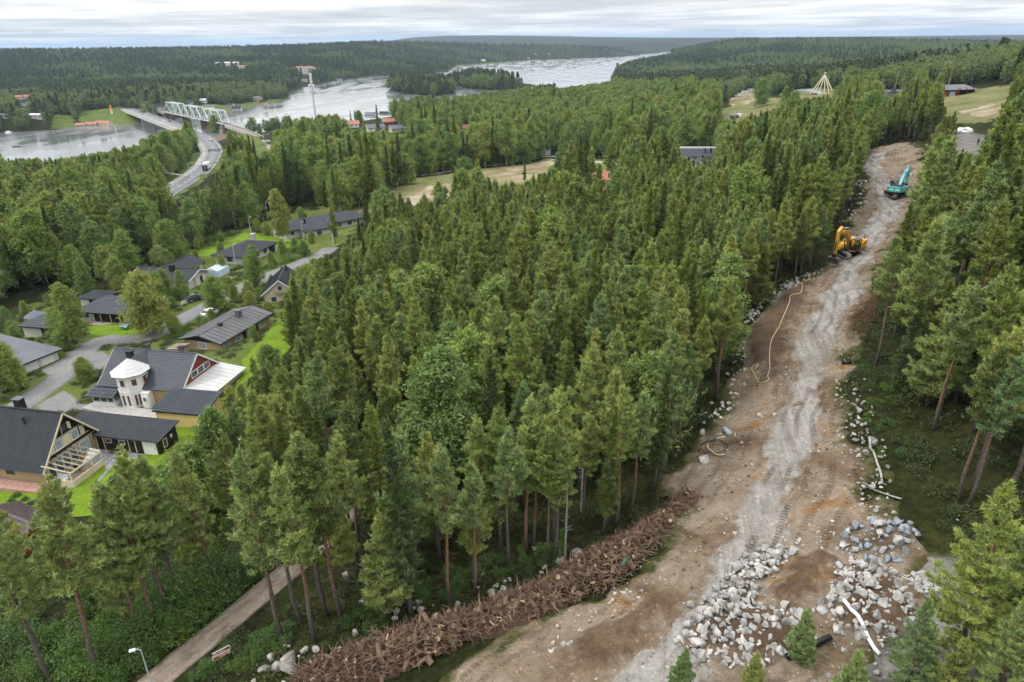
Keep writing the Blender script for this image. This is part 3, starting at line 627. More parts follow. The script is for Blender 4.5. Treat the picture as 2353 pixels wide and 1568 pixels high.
# ---- the cleared strip of the building site and its haul road
SITE = GP([(840,1660),(960,1575),(1100,1500),(1250,1430),(1380,1360),(1480,1280),(1545,1215),(1560,1175),(1490,1150),(1530,1090),(1600,1000),(1660,940),(1690,850),(1700,780),(1780,690),(1870,630),(1905,600),(1925,560),(1945,520),(1965,480),(1975,440),(1990,400),(1995,350),(2060,332),(2110,338),(2120,375),(2150,385),(2140,420),(2115,440),(2105,480),(2070,530),(2048,580),(2014,640),(1988,700),(1970,780),(1975,830),(1950,880),(1965,960),(1975,1020),(2000,1100),(2010,1140),(2090,1190),(2110,1250),(2090,1330),(2080,1420),(1990,1480),(1960,1600),(1850,1720),(1500,1760),(1100,1800),(860,1760)])
ROADC = GP([(1450,1640),(1560,1500),(1650,1370),(1720,1250),(1770,1150),(1815,1050),(1840,950),(1860,850),(1885,760),(1925,680),(1965,610),(2000,540),(2040,480),(2025,430),(2005,390),(2010,365),(2045,345)])
HAUL = spline(ROADC, 1.0)
def site_z(X, Y, d):
    dd = pdist(X, Y, HAUL[::3], False); w = smooth(dd / 3.6 - 0.35)
    z = w * 0.4 * smooth(d / 3) * ((noise2(X, Y, 4.5, 8) - 0.35) + 0.5 * (noise2(X, Y, 1.6, 9) - 0.5))
    for o in (0.95, 2.2): z = z - 0.09 * np.exp(-((dd - o) / 0.28) ** 2)
    return z
o = drape('site_ground', SITE, 0.42, M['dirt'], 0.30, 'brown dug-over earth of the cleared strip through the pine wood', 0.3, 2.4, site_z, tread=True)
def hw(i, n): t = i / n; return 2.5 + 0.35 * math.sin(i * 0.13)
P = HAUL; T = nrm(np.gradient(P, axis=0)); NN = np.stack([T[:, 1], -T[:, 0]], -1); n = len(P)
RP = np.concatenate([P + NN * np.array([[hw(i, n)] for i in range(n)]), (P - NN * np.array([[hw(i + 40, n)] for i in range(n)]))[::-1]])
def haul_z(X, Y, d):
    return 0.08 + 0.3 * smooth((d + .3) / 1.4) + site_z(X, Y, np.full(X.shape, 9.0)) * 0.8
drape('haul_road', RP[::2], 0.4, M['track'], 0.06, 'pale packed gravel haul road with wheel ruts down the cleared strip', 0.05, 2.2, haul_z, clear=False, tread=True)
BANK = GP([(1700,850),(1705,780),(1790,690),(1875,632),(1885,650),(1850,720),(1815,800),(1800,880),(1770,900),(1740,860)])
drape('earth_bank', BANK, 0.4, M['bank'], 0.1, 'dark brown bank of dug earth under the long yellow hose', 0.2, 1.5, lambda X, Y, d: 0.10 + 0.32 * smooth((d + .3) / 1.2) + 0.8 * smooth(d / 2.4) + site_z(X, Y, d) * 0.3, clear=False)
SPOIL = GP([(1800,1290),(1880,1260),(1960,1300),(1930,1390),(1830,1430),(1740,1400)])
drape('spoil_heap', SPOIL, 0.35, M['bank'], 0.1, 'low heap of brown soil between the two fields of blasted rock', 0.3, 1.2, lambda X, Y, d: 0.10 + 0.32 * smooth((d + .3) / 1.2) + 1.1 * smooth(d / 2.2), clear=False)
SOIL2 = GP([(1310,1480),(1430,1410),(1560,1300),(1650,1290),(1540,1440),(1400,1560),(1250,1600)])
drape('soil_ridge', SOIL2, 0.35, M['bank'], 0.08, 'dark rutted soil along the foot of the stump row', 0.22, 1.6, lambda X, Y, d: 0.10 + 0.3 * smooth((d + .3) / 1.2) + 0.35 * smooth(d / 1.8), clear=False)
GREY = GP([(2090,1300),(2353,1230),(2420,1600),(1900,1640),(1990,1450),(2080,1420)])
drape('stone_dust', GREY, 0.5, M['gravelgrey'], 0.1, 'pale grey stone dust behind the rock field on the right', 0.15, 2.5, lambda X, Y, d: 0.12)
# second clearing further up
UP = GP([(2190,310),(2235,300),(2275,310),(2280,340),(2250,365),(2235,400),(2190,360),(2180,330)])
drape('gravel_turnaround', UP, 0.6, M['gravelgrey'], 0.12, 'pale gravel road head in the wood at upper right', 0.1, 1.5)
# forest track lower left
FT = spline(GP([(300,1620),(400,1530),(500,1450),(600,1365),(680,1300),(740,1245),(800,1180),(850,1110),(880,1070),(900,1030)]), 1.0)
ribbon('forest_track', FT, (-1.4, -0.7, 0, 0.7, 1.4), M['path'], 'brown gravel track climbing through the wood at lower left', 0.14, skirt=0.35)
# lawns, streets, yards of the houses
drape('garden_ground', GP([(-60,960),(-60,740),(60,700),(230,680),(300,640),(430,575),(600,515),(700,480),(860,490),(800,545),(760,590),(690,650),(668,740),(640,860),(540,960),(420,975),(240,1000),(80,1070),(-60,1090)]), 1.0, M['grass'], 0.05, 'rough green garden ground between the houses', 0.0, 3, clear=False)
LAWN = GP([(-60,1030),(80,1070),(240,1000),(420,975),(500,985),(500,1060),(440,1075),(340,1120),(240,1180),(60,1190),(-60,1200)])
drape('garden_lawn', LAWN, 0.6, M['lawn'], 0.10, 'bright green garden lawn round the brown timber house', 0.0, 1.0)
LAWN2 = GP([(560,830),(640,730),(668,740),(662,810),(600,850),(540,900)])
drape('back_lawn', LAWN2, 0.6, M['lawn'], 0.10, 'bright green strip of lawn behind the long flat-roofed brick house', 0.0, 0.8)
drape('lot_grass', GP([(200,750),(260,742),(335,752),(340,772),(235,776),(205,768)]), 0.7, M['lawn'], 0.12, 'small green lawn before the blue tiled bungalow', 0.0, 0.8)
drape('street_verge', GP([(440,585),(480,590),(640,580),(700,560),(755,540),(740,520),(640,545),(560,535),(520,560),(470,570)]), 0.8, M['lawn'], 0.10, 'green gardens between the three dark-roofed bungalows', 0.0, 1.2)
drape('hedge_bed', GP([(60,915),(140,868),(160,862),(175,900),(120,925),(80,945)]), 0.7, M['grass'], 0.1, 'grassy bed with shrubs beside the garage yard', 0, 0.8)
ST = spline(GP([(-20,985),(60,925),(110,890),(160,850),(200,800),(245,782),(330,778),(400,745),(470,708),(560,660),(650,622),(700,602),(740,585),(760,570)]), 1.2)
ribbon('residential_street', ST, (-2.6, -1.3, 0, 1.3, 2.6), M['asphalt'], 'grey asphalt residential street winding between the bungalows', 0.12, skirt=0.4)
drape('house_yard', GP([(80,935),(150,895),(190,930),(245,935),(360,945),(385,968),(330,975),(180,945),(110,955)]), 0.6, M['asphalt'], 0.13, 'asphalt drive between the white tower house and the brown house')
drape('garage_yard', GP([(95,850),(165,815),(240,808),(265,830),(215,855),(160,862),(130,880)]), 0.6, M['asphalt'], 0.13, 'asphalt apron before the white garages')
# sandy cleared lot and its footpath
drape('sandy_lot', GP([(820,492),(960,437),(1060,402),(1170,384),(1270,365),(1292,390),(1250,408),(1150,438),(1050,458),(950,478),(880,492)]), 1.2, M['sand'], 0.12, 'pale sandy cleared lot with dry grass behind the birches', 0.1, 5)
drape('lot_margin', GP([(735,446),(850,416),(1000,403),(1120,386),(1270,363),(1272,369),(1170,388),(1060,408),(960,445),(860,480),(800,505),(740,485)]), 1.2, M['heathground'], 0.10, 'dry grass between the footpath and the sandy lot', 0.1, 4, clear=False)
FP = spline(GP([(735,442),(850,412),(1000,400),(1120,382),(1200,368),(1270,360),(1330,372),(1420,378),(1500,368),(1560,372)]), 2.0)
ribbon('footpath', FP, (-1.6, 0, 1.6), M['walkway'], 'pale footpath behind the sandy lot', 0.2, skirt=0.4)
# main road to the bridge
def zr(P, z): return np.array([PZ(u, v, z)[:2].tolist() + [z] for u, v in P])
MR3 = np.array([list(PZ(u, v, z)) for u, v, z in [(272,244,8.6),(310,255,9.2),(390,283,9.6),(440,302,9.6),(475,322,9.4),(492,345,9.4),(488,362,9.7),(470,388,10.3),(432,416,11),(385,444,11.4),(350,470,11.6)]])
MR = spline(MR3, 3.0)
nb = int(np.argmin(np.abs(MR[:, 1] - 455)))
ribbon('main_road', MR[nb:], (-4.2, 0, 4.2), M['asphalt2'], 'grey two-lane main road curving down from the road bridge', 0.16, skirt=2.5)
ribbon('cycle_path', MR[nb:], (4.5, 5.8, 7.6), M['walkway'], 'pale cycle path along the main road', 0.24, skirt=2.5)
for k, offv in enumerate((-0.07, 4.0, -4.0)):
    dash = [(MR[i:i + 2]) for i in range(0, len(MR) - 2, 3)] if k == 0 else [MR]
    mb = MB()
    for d in dash:
        T = nrm(np.gradient(d[:, :2], axis=0)); N2 = np.stack([T[:, 1], -T[:, 0]], -1)
        for i in range(len(d) - 1):
            q = [np.append(d[i, :2] + N2[i] * (offv - .08), d[i, 2] + .18), np.append(d[i, :2] + N2[i] * (offv + .08), d[i, 2] + .18), np.append(d[i + 1, :2] + N2[i + 1] * (offv + .08), d[i + 1, 2] + .18), np.append(d[i + 1, :2] + N2[i + 1] * (offv - .08), d[i + 1, 2] + .18)]
            mb.add(q, [(0, 1, 2, 3)])
    tag(mb.build('road_marking', M['white']), ['dashed white centre line of the main road', 'white edge line on the cycle path side of the main road', 'white edge line on the rail bridge side of the main road'][k], kind='structure')
drape('road_verge', np.concatenate([(lambda T: MR[nb:, :2] + np.stack([T[:, 1], -T[:, 0]], -1) * 14)(nrm(np.gradient(MR[nb:, :2], axis=0))), (lambda T: MR[nb:, :2] - np.stack([T[:, 1], -T[:, 0]], -1) * 7)(nrm(np.gradient(MR[nb:, :2], axis=0)))[::-1]])[::2], 2.0, M['grass'], 0.1, 'grassy verge of the main road', 0.2, 3, clear=True)
drape('river_meadow', GP([(545,300),(600,318),(640,345),(625,400),(590,405),(560,370),(530,330)]), 2.0, M['grass'], 0.1, 'grassy ground inside the railway curve', 0.2, 3)
drape('far_lawn', PXY([(118,296),(170,290),(172,278),(125,278)], 1.5), 3.0, M['grass'], 0.1, 'green lawn on the far bank below the red-roofed houses', 0, 3)
drape('far_bank', PXY([(180,289),(330,284),(330,266),(190,268)], 1.5), 3.0, M['grass'], 0.1, 'grassy far bank below the red-roofed houses', 0, 3)
drape('far_garden', PXY([(455,256),(520,256),(570,246),(640,233),(658,223),(600,233),(520,245),(470,248)], 2.0), 3.0, M['grass'], 0.1, 'green gardens on the far bank beside the truss bridge', 0, 3)
drape('far_shore', PXY([(1050,154),(1240,138.3),(1240,136.3),(1050,151)], 1.5), 6.0, M['grass'], 0.1, 'strip of open shore on the far side of the river', 0, 5)
# open ground of the park and building site further off
drape('park_meadow', GP([(1640,262),(1700,235),(1800,225),(1850,222),(1800,250),(1730,275),(1660,290)]), 2.5, M['heathground'], 0.15, 'dry meadow sloping below the pole tent frame', 0.1, 5)
drape('park_ground', GP([(1790,218),(1860,206),(1930,206),(2000,212),(2100,214),(2250,205),(2330,195),(2353,215),(2300,245),(2290,290),(2200,285),(2140,240),(1990,235),(1850,232)]), 2.5, M['heathground'], 0.15, 'open dry ground of the park beyond the wood', 0.1, 6)
drape('park_gravel', GP([(2265,240),(2310,232),(2320,250),(2290,275),(2240,268),(2200,258),(2240,250)]), 1.5, M['sand'], 0.3, 'pale gravel track on the park slope', 0.1, 2)
drape('park_yard', GP([(1670,232),(1740,205),(1770,207),(1740,232),(1690,248)]), 1.5, M['sand'], 0.3, 'sandy yard before the white trailers', 0.1, 2)
drape('house_gardens', GP([(1280,372),(1340,366),(1480,372),(1560,378),(1660,385),(1650,405),(1540,408),(1450,418),(1380,426),(1320,424)]), 1.5, M['grass'], 0.12, 'gardens round the red-roofed houses', 0.1, 3)
# ------------------------------------------------------------ buildings
M['felt'] = mat('black_felt', (0.03, 0.034, 0.04), 0.85, 0.22, 1.2, bump=0.2, bscale=60)
M['felt2'] = mat('blue_felt', (0.038, 0.043, 0.052), 0.8, 0.2, 1.0, bump=0.2, bscale=60)
M['sheet'] = mat('dark_sheet_roof', (0.05, 0.058, 0.072), 0.5, 0.18, 0.6, spec=0.4)
M['sheet2'] = mat('grey_sheet_roof', (0.10, 0.10, 0.105), 0.6, 0.12, 0.5, spec=0.4)
M['greyflat'] = mat('grey_bitumen', (0.13, 0.14, 0.155), 0.8, 0.12, 0.5)
M['redtile'] = mat('red_tile', (0.36, 0.15, 0.10), 0.75, 0.18, 1.5)
M['brick'] = mat('yellow_brick', (0.33, 0.23, 0.12), 0.85, base2=(0.42, 0.33, 0.19), scale=6, bump=0.4, bscale=14)
M['whitewall'] = mat('white_render', (0.52, 0.51, 0.48), 0.8, 0.06, 0.8, bump=0.2, bscale=9)
M['whiteboard'] = mat('white_boards', (0.70, 0.70, 0.69), 0.6, 0.04, 2)
M['brown'] = mat('dark_brown_boards', (0.018, 0.013, 0.010), 0.7, 0.3, 3)
M['cream'] = mat('cream_boards', (0.62, 0.54, 0.40), 0.6, 0.06, 2)
M['yellow'] = mat('yellow_render', (0.70, 0.50, 0.21), 0.8, 0.07, 0.8)
M['palewall'] = mat('pale_yellow_boards', (0.60, 0.52, 0.37), 0.7, 0.06, 1.5)
M['redboard'] = mat('red_boards', (0.20, 0.035, 0.022), 0.7, 0.2, 2)
M['membrane'] = mat('white_membrane', (0.50, 0.50, 0.49), 0.6, 0.06, 0.7)
M['black'] = mat('black_metal', (0.018, 0.018, 0.02), 0.5)
M['concrete'] = mat('concrete', (0.36, 0.35, 0.33), 0.9, 0.15, 1.0)
M['glass'] = mat('window_glass', (0.05, 0.06, 0.07), 0.08, 0.4, 0.4, spec=0.7)
M['glass_pale'] = mat('curtained_glass', (0.28, 0.33, 0.36), 0.15, 0.3, 0.6, spec=0.6)
M['wood'] = mat('old_wood', (0.30, 0.25, 0.19), 0.8, 0.2, 3)
M['bluewall'] = mat('pale_blue_boards', (0.42, 0.52, 0.62), 0.7, 0.05, 1)
M['greywall'] = mat('grey_boards', (0.3, 0.3, 0.3), 0.7, 0.1, 1)
M['slab'] = mat('flagstone', (0.23, 0.24, 0.255), 0.85, 0.25, 1.7)
M['pinkslab'] = mat('pink_paving', (0.36, 0.21, 0.17), 0.85, 0.18, 1.0)
def course_face(mb, A, B, C, D, n, lift=0.06, th=0.14):
    """roof face from eave A-B up to ridge D-C in n overlapping courses"""
    A, B, C, D = (np.array(p, float) for p in (A, B, C, D))
    N = nrm(np.cross(B - A, (D if np.linalg.norm(D - A) > 1e-6 else C) - A)); N = N if N[2] > 0 else -N
    for i in range(n):
        t0, t1 = i / n, (i + 1) / n
        a0, b0, b1, a1 = A + (D - A) * t0, B + (C - B) * t0, B + (C - B) * t1, A + (D - A) * t1
        l = lift if n > 1 else 0
        vs = [a0 + N * l, b0 + N * l, b1, a1, a0 - N * (th if i == 0 else 0.02), b0 - N * (th if i == 0 else 0.02)]
        mb.add(vs, [(0, 1, 2, 3), (4, 5, 1, 0)])
    mb.add([A - N * th, B - N * th, C - N * th, D - N * th], [(3, 2, 1, 0)])
    mb.add([A, D, D - N * th, A - N * th], [(0, 1, 2, 3)]); mb.add([B, C, C - N * th, B - N * th], [(3, 2, 1, 0)])
def ribs_face(mb, A, B, C, D, sp, hgt=0.06, w=0.05):
    A, B, C, D = (np.array(p, float) for p in (A, B, C, D)); L = np.linalg.norm(B - A); n = int(L / sp)
    N = nrm(np.cross(B - A, D - A)); N = N if N[2] > 0 else -N
    e = (B - A) / L
    d0, c0 = np.dot(D - A, e), np.dot(C - A, e); up = (D - A) - e * d0
    for i in range(1, n):
        x = i * sp
        f = 1.0
        if x < d0: f = x / d0
        elif x > c0: f = (L - x) / (L - c0)
        if f < 0.06: continue
        a = A + e * x + N * hgt * 0.5; mb.bar(a, a + up * f, w, hgt, tuple(N))
class House:
    def __init__(s, name, label, x, y, yaw, L, W, wh, wall, z=None, plinth=1.2, cat='house', group=None, lo=0.0):
        z = (min(h(x + a, y + b) for a in (-2, 2) for b in (-2, 2)) + 0.15) if z is None else z
        s.e = empty(name, (x, y, z), R(yaw), label, cat, group); s.L, s.W, s.wh = L, W, wh; s.wallm = wall
        s.x, s.y, s.yaw = x, y, R(yaw)
        c, sn = math.cos(s.yaw), math.sin(s.yaw); hl, hw_ = L / 2 + 1.5, W / 2 + 1.5
        CLEAR.append(np.array([(x + c * a - sn * b, y + sn * a + c * b) for a, b in ((-hl, -hw_), (hl, -hw_), (hl, hw_), (-hl, hw_))]))
    def part(s, mb, name, m, parent=None): return mb.build(name, m, parent or s.e)
    def gable(s, rise, roofm, oh=0.5, courses=1, ribs=0, cx=0, cy=0, L=None, W=None, wh=None, gw=None, barge=None, ohx=None, axis='x', walls=True):
        L = L or s.L; W = W or s.W; wh = wh or s.wh; ohx = oh if ohx is None else ohx; mb = MB()
        if walls:
            mb.prism([(-W / 2, -1.2), (W / 2, -1.2), (W / 2, wh), (0, wh + rise), (-W / 2, wh)], -L / 2, L / 2, 'x')
        rm = MB(); k = rise / (W / 2); ez = wh - oh * k + 0.16; rz = wh + rise + 0.16; X0, X1 = -L / 2 - ohx, L / 2 + ohx; w = W / 2 + oh
        course_face(rm, (X1, -w, ez)[::1], (X0, -w, ez), (X0, 0, rz), (X1, 0, rz), courses); course_face(rm, (X0, w, ez), (X1, w, ez), (X1, 0, rz), (X0, 0, rz), courses)
        if ribs:
            ribs_face(rm, (X0, -w, ez + .03), (X1, -w, ez + .03), (X1, 0, rz + .03), (X0, 0, rz + .03), ribs); ribs_face(rm, (X0, w, ez + .03), (X1, w, ez + .03), (X1, 0, rz + .03), (X0, 0, rz + .03), ribs)
        def tr(m_):
            if axis == 'y': m_.v = [(-b, a, c) for a, b, c in m_.v]
            m_.v = [(a + cx, b + cy, c) for a, b, c in m_.v]; return m_
        wl = s.part(tr(mb), 'wall', s.wallm) if walls else None
        rf = s.part(tr(rm), 'roof', roofm)
        rc = MB(); rc.bar((X0, 0, rz + 0.03), (X1, 0, rz + 0.03), 0.3, 0.08); s.part(tr(rc), 'ridge_cap', roofm, rf)
        if barge is not None:
            for X in (X0, X1):
                for sg in (-1, 1):
                    b = MB(); b.bar((X, sg * w, ez - 0.12), (X, 0, rz - 0.12), 0.06, 0.24); s.part(tr(b), 'bargeboard', barge)
        return wl, rf
    def hip(s, rise, roofm, oh=0.6, courses=1, ribs=0, cx=0, cy=0, L=None, W=None, wh=None, rl=None, name='roof'):
        L = L or s.L; W = W or s.W; wh = wh or s.wh; rl = max(0.2, L - W) if rl is None else rl
        mb = MB(); mb.bx(cx - L / 2, cx + L / 2, cy - W / 2, cy + W / 2, -1.2, wh); wl = s.part(mb, 'wall', s.wallm)
        x, y = L / 2 + oh, W / 2 + oh; z0, z1 = wh - 0.02, wh + rise; r2 = rl / 2; rm = MB()
        E = [(-x, -y, z0), (x, -y, z0), (x, y, z0), (-x, y, z0)]; Rg = [(-r2, 0, z1), (r2, 0, z1)]
        for A, B, C, D in ((E[0], E[1], Rg[1], Rg[0]), (E[1], E[2], Rg[1], Rg[1]), (E[2], E[3], Rg[0], Rg[1]), (E[3], E[0], Rg[0], Rg[0])):
            course_face(rm, A, B, C, D, courses, th=0.10)
            if ribs: ribs_face(rm, A, B, C, D, ribs)
        rm.v = [(a + cx, b + cy, c) for a, b, c in rm.v]; rf = s.part(rm, name, roofm)
        f = MB()
        for i in range(4): f.bar(np.array(E[i]) + [cx, cy, -0.1], np.array(E[(i + 1) % 4]) + [cx, cy, -0.1], 0.05, 0.22)
        s.part(f, 'fascia', M['black']); return wl, rf
    def win(s, side, pos, z, w, hg, frame=None, pane=None, name='window', L=None, W=None, off=(0, 0), mull=0):
        L = s.L if L is None else L; W = s.W if W is None else W; fr = frame or M['whiteboard']; n = {'S': (0, -1), 'N': (0, 1), 'E': (1, 0), 'W': (-1, 0)}[side]
        cx, cy = (pos, n[1] * W / 2) if n[0] == 0 else (n[0] * L / 2, pos); cx += off[0]; cy += off[1]; mb = MB()
        def bx(m_, a0, a1, z0, z1, d0, d1):
            if n[0] == 0: m_.bx(cx + a0, cx + a1, *sorted((cy + n[1] * d0, cy + n[1] * d1)), z0, z1)
            else: m_.bx(*sorted((cx + n[0] * d0, cx + n[0] * d1)), cy + a0, cy + a1, z0, z1)
        t = 0.09
        bx(mb, -w / 2 - t, -w / 2, z - t, z + hg + t, -0.02, 0.06); bx(mb, w / 2, w / 2 + t, z - t, z + hg + t, -0.02, 0.06); bx(mb, -w / 2, w / 2, z - t, z, -0.02, 0.06); bx(mb, -w / 2, w / 2, z + hg, z + hg + t, -0.02, 0.06)
        for q in range(mull): xx = -w / 2 + w * (q + 1) / (mull + 1); bx(mb, xx - 0.03, xx + 0.03, z, z + hg, -0.02, 0.05)
        o = s.part(mb, name, fr); g = MB(); bx(g, -w / 2, w / 2, z, z + hg, -0.02, 0.025); g.build('pane', pane or M['glass'], o); return o
    def door(s, side, pos, w, hg, m, L=None, W=None, z=0.1, trim=None, off=(0, 0), name='door'):
        L = s.L if L is None else L; W = s.W if W is None else W; n = {'S': (0, -1), 'N': (0, 1), 'E': (1, 0), 'W': (-1, 0)}[side]; mb = MB()
        cx, cy = ((pos, n[1] * W / 2) if n[0] == 0 else (n[0] * L / 2, pos)); cx += off[0]; cy += off[1]
        d = (w, 0.1, hg) if n[0] == 0 else (0.1, w, hg); mb.box((cx, cy, z + hg / 2), d); o = s.part(mb, name, m)
        k = MB(); q = w * 0.38; k.box((cx + (q if n[0] == 0 else 0.08 * n[0]), cy + (q if n[0] else 0.08 * n[1]), z + hg * 0.48), (0.1, 0.1, 0.05)); k.build('handle', M['black'], o)
        if trim is not None:
            t = MB()
            for sg in (-1, 1): t.box((cx + (sg * (w / 2 + .05) if n[0] == 0 else 0), cy + (0 if n[0] == 0 else sg * (w / 2 + .05)), z + hg / 2), (0.1, 0.14, hg) if n[0] == 0 else (0.14, 0.1, hg))
            t.box((cx, cy, z + hg + .05), (w + .2, 0.14, 0.1) if n[0] == 0 else (0.14, w + .2, 0.1)); s.part(t, 'door_trim', trim)
        return o
    def chimney(s, x, y, z0, z1, w=0.7, d=0.7, m=None, cap=None, roof=None):
        mb = MB(); mb.bx(x - w / 2, x + w / 2, y - d / 2, y + d / 2, z0, z1); o = s.part(mb, 'chimney', m or M['black'], roof)
        if True:
            c = MB(); c.bx(x - w / 2 - .12, x + w / 2 + .12, y - d / 2 - .12, y + d / 2 + .12, z1, z1 + 0.1); s.part(c, 'chimney_cap', cap or m or M['black'], roof)
        return o
    def pipe(s, x, y, z0, z1, r=0.1, roof=None):
        mb = MB(); mb.cyl((x, y, z0), (x, y, z1), r, n=8); mb.cyl((x, y, z1), (x, y, z1 + .12), r * 1.6, n=8); return s.part(mb, 'vent_pipe', M['black'], roof)
    def gutter(s, x0, x1, y, z):
        mb = MB(); mb.bar((x0, y, z), (x1, y, z), 0.12, 0.12); return s.part(mb, 'gutter', M['black'])
# ---- the brown A-frame house, lower left: local origin at the middle of its gable wall
def brown_house():
    H1 = House('timber_house', 'steep-roofed dark brown and yellow brick house with a glazed terrace, lower left', *WP(-55.6, 72.6, 20), -12, 1, 1, 2.7, M['brick'], 20.0)
    e = H1.e; H1.L, H1.W = 15.0, 8.6
    CLEAR.append(np.array([WP(a, b, 20) for a, b in [(-72, 70), (-54, 66), (-52, 78), (-70, 84)]])); CLEAR.append(np.array([WP(a, b, 20) for a, b in [(-56, 77), (-43, 73), (-42, 80), (-60, 84)]]))
    _, rf = H1.gable(5.0, M['felt'], 0.75, cx=-7.5, ohx=0.7, barge=M['cream'])
    # dark boarded gable set just proud of the brick
    g = MB(); g.prism([(-4.2, 2.55), (4.2, 2.55), (4.2, 2.75), (0.0, 7.55), (-4.2, 2.75)], -0.02, 0.12, 'x'); H1.part(g, 'gable_boarding', M['brown'])
    off = (0.12, 0)
    for y, sh in ((-1.35, 0), (1.25, 0)): H1.win('E', y, 3.35, 1.0, 1.15, M['whiteboard'], M['glass_pale'], L=0, off=off)
    for y, w in ((-2.4, 0.7), (-0.05, 1.25), (2.45, 0.7)):
        m = MB(); n = 9
        m.bx(0.13, 0.17, y - w / 2, y + w / 2, 3.25, 4.6)
        for q in range(n): m.bx(0.17, 0.2, y - w / 2 + .03, y + w / 2 - .03, 3.3 + q * .145, 3.3 + q * .145 + .09)
        H1.part(m, 'shutter', M['cream'])
    H1.win('E', 0, 5.2, 0.7, 0.95, M['brown'], M['glass'], L=0, off=off)
    for y in (-0.62, 0.62):
        m = MB(); m.box((0.32, y * 1.05, 5.7), (0.4, 0.05, 1.0), rz=R(25 if y > 0 else -25)); H1.part(m, 'shutter', M['cream'])
    for z, y0, y1 in ((2.62, -4.2, 4.2), (3.2, -3.4, 3.4), (4.72, -2.3, 2.3)):
        m = MB(); m.bx(0.12, 0.18, y0, y1, z, z + 0.07); H1.part(m, 'trim_board', M['cream'])
    H1.win('E', 2.3, 0.75, 1.5, 1.5, M['whiteboard'], M['glass_pale'], L=0, mull=0)
    for y in (-3.2, -2.0, -0.8, 0.4): H1.win('E', y, 0.3, 0.9, 2.0, M['whiteboard'], M['glass'], L=0)
    H1.win('S', -5.2, 0.9, 1.0, 0.8, M['brown'], M['glass'], off=(0, 0)); H1.win('S', -11, 0.9, 1.2, 0.9, M['brown'], M['glass'])
    H1.chimney(-6.2, 0.6, 6.4, 8.9, 1.0, 0.8, M['black'], M['sheet2'], rf); H1.pipe(-4.2, -1.2, 6.0, 7.3, 0.13, rf)
    # glazed pergola on the terrace
    dk = MB(); dk.bx(0.1, 4.0, -4.6, 0.6, -0.4, 0.12); H1.part(dk, 'terrace_deck', M['wood'])
    for q in range(7):
        y = -4.5 + q * 0.83; m = MB(); m.bar((0.15, y, 2.75), (4.15, y, 2.28), 0.09, 0.16); H1.part(m, 'rafter', M['cream'])
    m = MB(); m.bar((4.1, -4.6, 2.12), (4.1, 0.6, 2.12), 0.12, 0.18); H1.part(m, 'pergola_beam', M['cream'])
    gl = MB(); gl.slab([(0.15, -4.55, 2.88), (4.2, -4.55, 2.4), (4.2, 0.55, 2.4), (0.15, 0.55, 2.88)], 0.012); H1.part(gl, 'glass_roof', M['clearglass'])
    for x, y in ((4.1, -4.5), (4.1, -1.1), (4.1, 0.5), (0.3, -4.5)):
        m = MB(); m.bx(x - .07, x + .07, y - .07, y + .07, 0, 2.12); H1.part(m, 'post', M['cream'])
    for x0, y0, x1, y1 in ((4.1, -4.4, 4.1, -1.2), (4.1, -1.0, 4.1, 0.45), (0.4, -4.5, 4.0, -4.5)):
        n = int(math.hypot(x1 - x0, y1 - y0) / 0.16)
        for q in range(n):
            t = (q + .5) / n; m = MB(); m.box((x0 + (x1 - x0) * t, y0 + (y1 - y0) * t, 0.52), (0.13 if y0 == y1 else 0.03, 0.13 if x0 == x1 else 0.03, 0.85)); H1.part(m, 'railing_board', M['cream'])
        m = MB(); m.bar((x0, y0, 0.98), (x1, y1, 0.98), 0.12, 0.05); H1.part(m, 'rail', M['cream'])
    # low wing with storage rooms
    w = MB(); w.prism([(3.9, -1.2), (7.6, -1.2), (7.6, 2.95), (3.9, 2.35)], 0.15, 10.0, 'x'); H1.part(w, 'wing_wall', M['brown'])
    r = MB(); r.slab([(-0.9, 3.4, 2.48), (10.5, 3.4, 2.48), (10.5, 8.0, 3.2), (-5.0, 8.0, 3.2), (-5.0, 5.2, 2.76)], 0.14); H1.part(r, 'wing_roof', M['felt'])
    br = MB(); br.bx(-0.35, 0.4, 3.2, 4.25, -0.5, 2.5); H1.part(br, 'brick_pier', M['brick'])
    for x, w_ in ((1.0, 0.95), (5.9, 0.9)): H1.door('S', x, w_, 2.0, M['brown'], W=0, off=(0, 3.9), trim=M['cream'])
    H1.door('S', 8.6, 1.9, 2.0, M['whiteboard'], W=0, off=(0, 3.9), trim=M['cream'], name='garage_door')
    for x in (2.3, 4.4): H1.win('S', x, 1.3, 0.8, 0.5, M['cream'], M['glass'], W=0, off=(0, 3.9))
    H1.win('E', 5.1, 0.8, 0.6, 1.1, M['cream'], M['glass'], L=0, off=(10.0, 0))
    v = MB(); v.box((10.05, 6.4, 1.7), (0.08, 0.3, 0.45)); H1.part(v, 'vent_hatch', M['whiteboard'])
    for q in range(14): m = MB(); m.bx(0.3 + q * .75, 0.36 + q * .75, 3.5, 3.92, 2.2, 2.3); H1.part(m, 'rafter_end', M['cream'])
    T = e.matrix_basis.copy() if False else Matrix.Translation(e.location) @ Matrix.Rotation(R(-12), 4, 'Z')
    return T
M['clearglass'] = (lambda m: m)(bpy.data.materials.new('clear_glass'))
def _cg():
    m = M['clearglass']; m.use_nodes = True; nt = m.node_tree; nt.nodes.clear(); o = nd(nt, 'ShaderNodeOutputMaterial'); t = nd(nt, 'ShaderNodeBsdfTransparent'); g = nd(nt, 'ShaderNodeBsdfGlossy', i_Roughness=0.05)
    mx = nd(nt, 'ShaderNodeMixShader'); mx.inputs[0].default_value = 0.14; nt.links.new(t.outputs[0], mx.inputs[1]); nt.links.new(g.outputs[0], mx.inputs[2]); nt.links.new(mx.outputs[0], o.inputs[0])
_cg()
T1 = brown_house()
def loc1(x, y, z=0.0): return T1 @ Vector((x, y, z))
